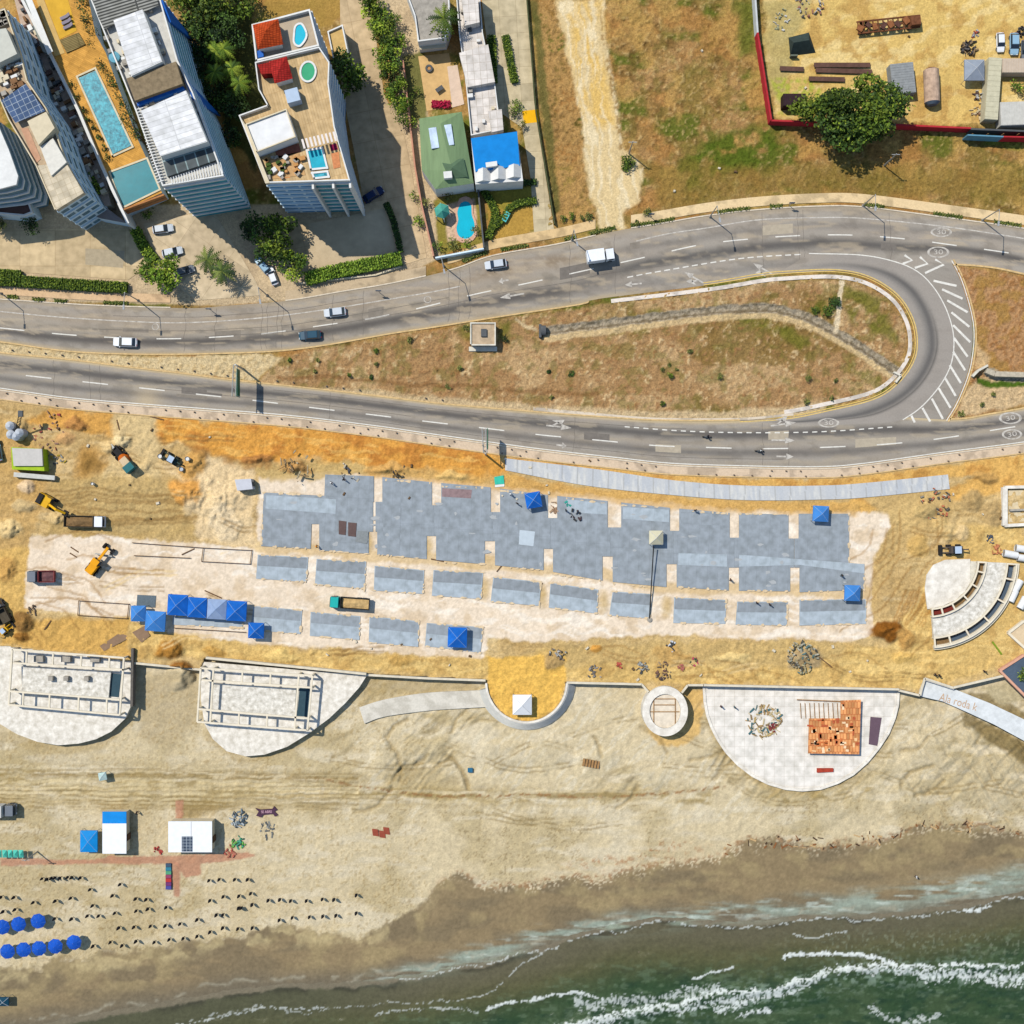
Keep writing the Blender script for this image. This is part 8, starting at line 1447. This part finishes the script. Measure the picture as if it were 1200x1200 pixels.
for k in range(5): q = pp([(-4 + k * 6.4, 996), (1.6 + k * 6.4, 996), (2.2 + k * 6.4, 1005), (-3.4 + k * 6.4, 1005)], g + 2); c = (q[0] + q[2]) / 2; c.z = g + 2.5; MB().roof_pyr(xy(q), g + 2, c).build('canopy', mat('turquoise_awning', (90, 200, 176), .7, .15, 2.), t); MB().tube((c.x, c.y, g), (c.x, c.y, g + 2.4), .06, n=6).build('pole', M_steel, t)
# arrow sign on the sand
z = gz(312, 951) + .35; g = W(312, 951, z); t = thing('arrow_sign', 'purple ribbon shaped sign with pale letters lying on the sand', 'sign', g); mb = MB(); q = pp([(299, 947), (303, 951), (300, 956), (306, 958), (308, 955), (320, 954), (322, 957), (326, 955), (322, 951), (325, 949), (321, 945), (319, 948), (305, 949)], z); MB().prism(xy(q), z - .3, z).build('board', mat('purple_board', (84, 58, 74), .8, .12), t); text('lettering', 'SE ABRE', (W(312.3, 951.4, z).x - g.x, W(312.3, 951.4, z).y - g.y, .02), .72, math.radians(2), mat('pale_pink_letters', (226, 180, 190), .8, .05), None, .85, parent=t)
# blue parasols
def parasol0():
    t = thing('beach_parasol', 'open bright blue beach parasol', 'parasol'); n = 8; R = 1.55; V = [(0, 0, 2.75)]
    for k in range(16):
        a = 2 * math.pi * k / 16; r = R * (1 if k % 2 == 0 else .93); V.append((r * math.cos(a), r * math.sin(a), 2.1 if k % 2 == 0 else 2.16))
    V2 = [(x * .55, y * .55, z + .36) for x, y, z in V[1:]]; V += V2; F = [(0, 17 + k, 17 + (k + 1) % 16) for k in range(16)] + [(17 + k, 1 + k, 1 + (k + 1) % 16, 17 + (k + 1) % 16) for k in range(16)]
    put_child(MB().add(V, F), 'canopy', mat('parasol_blue', (28, 88, 190), .8, .24, .7), t); put_child(MB().tube((0, 0, -.2), (0, 0, 2.85), .035, n=6), 'pole', M_steel, t)
    for k in range(8): a = 2 * math.pi * k / 8; put_child(MB().tube((R * .55 * math.cos(a), R * .55 * math.sin(a), 2.48), (R * math.cos(a), R * math.sin(a), 2.11), .03, n=4), 'rib', mat('parasol_rib', (90, 130, 210), .7, .1), t)
    return t
P0 = parasol0(); PAR = [(2, 1087), (21, 1083.5), (44, 1080), (8, 1115.5), (27, 1113.5), (45, 1112), (64, 1109.5), (86, 1105)]
PL = ['left one of three in the upper parasol row at the left edge', 'middle one of three in the upper parasol row', 'right one of three in the upper parasol row', 'leftmost of five in the lower parasol row', 'second of five in the lower parasol row', 'third of five in the lower parasol row', 'fourth of five in the lower parasol row', 'rightmost of five in the lower parasol row']
for i, ((x, y), lb) in enumerate(zip(PAR, PL)):
    z = gz(x, y); p = W(x, y, z + 2.4); p.z = z
    if i == 0: P0.location = p; P0['label'] = 'bright blue parasol, ' + lb; P0['group'] = 'blue parasols in two rows'
    else: copy_tree(P0, p, i * .7, 'bright blue parasol, ' + lb, 'blue parasols in two rows')
t = tent(4, 1174, 12, 10, 0, mat('dark_teal_canvas', (24, 70, 90), .7, .1), 'dark teal canopy at the lower left edge by the water', 1.8, .5, z0=gz(4, 1174))
# furled parasols in rows
def furled0():
    t = thing('furled_parasol', 'furled dark parasol standing in the rows on the sand', 'parasol', (0, 0, 0), 0, 'furled parasols in rows'); put_child(MB().tube((0, 0, -.2), (0, 0, 2.0), .05, n=6), 'pole', M_black, t); put_child(MB().lathe([(.14, .7), (.27, .85), (.2, 1.4), (.07, 1.95)], n=8), 'canopy', mat('furled_dark_canvas', (44, 42, 46), .9, .15), t); return t
F0 = furled0(); z4 = [(205, 512), (230, 513), (250, 508), (265, 507), (290, 508), (325, 505), (345, 505), (385, 507), (430, 562), (570, 538), (15, 597), (75, 598), (165, 622), (268, 615), (340, 602), (442, 637), (535, 590), (643, 605), (692, 608), (25, 664), (80, 655), (265, 698), (345, 698), (418, 685), (470, 685), (545, 672), (645, 662), (700, 652), (785, 645), (565, 740), (635, 737), (712, 733), (782, 730), (850, 722), (930, 702), (985, 520), (1033, 515), (1105, 515), (1165, 515), (990, 613), (1052, 595), (1125, 592), (1180, 580), (1135, 648), (1185, 632), (1020, 680), (1050, 680), (445, 825), (525, 808), (580, 823), (645, 803), (730, 808), (800, 795), (865, 790), (930, 780), (990, 760), (1050, 740), (1120, 745), (1188, 740)]
z2 = [(385, 510), (430, 507), (472, 512), (533, 512), (595, 506), (640, 507), (727, 490), (270, 540), (322, 528), (428, 587), (478, 578), (545, 575), (597, 572), (648, 569), (727, 560), (327, 615), (377, 601), (265, 620), (208, 615)]
for i, (x, y) in enumerate([(a / 4, 900 + b / 4) for a, b in z4] + [(200 + a * .3, 900 + b * .3) for a, b in z2[:-4]]):
    z = gz(x, y); p = W(x, y, z)
    if i == 0: F0.location = p
    else: copy_tree(F0, p, i * .9, scale=random.uniform(1.05, 1.25))
# scraps on the sand, wrack line
for k in range(60):
    x = random.uniform(840, 1195); y = float(np.interp(x, [840, 876, 954, 1050, 1092, 1200], [1002, 987, 989, 981, 967, 978])) + random.uniform(-8, 6); c = G(x, y, .08); o = MB().box(c, (random.uniform(.3, 1.5), random.uniform(.1, .3), .16), random.uniform(0, 3.1)).build('driftwood', mat('driftwood_%d' % (k % 3), [(150, 100, 60), (84, 66, 50), (206, 170, 120)][k % 3], .9, .2), None, loc=c); tag(o, ['reddish brown', 'dark', 'pale'][k % 3] + ' driftwood piece in the wrack line on the right', 'driftwood', ['reddish', 'dark', 'pale'][k % 3] + ' driftwood')
t = thing('blue_box', 'small blue crate alone on the open sand', 'crate', G(551, 902)); MB().box(G(551, 902, .25), (.9, .8, .5)).build('body', mat('blue_crate', (60, 130, 150), .6, .1), t); MB().box(G(551, 902, .52), (.98, .88, .06)).build('lid', mat('blue_crate_lid', (50, 110, 140), .6, .1), t)
t = thing('timber_pallet', 'grey brown pallet stack on the sand left of the white ring', 'pallet', G(693, 895)); 
for k in range(6): MB().box(G(684 + k * 3.4, 893 + k * .6, .25), (.42, 1.5, .3), -.15).build('board', M_timber, t)
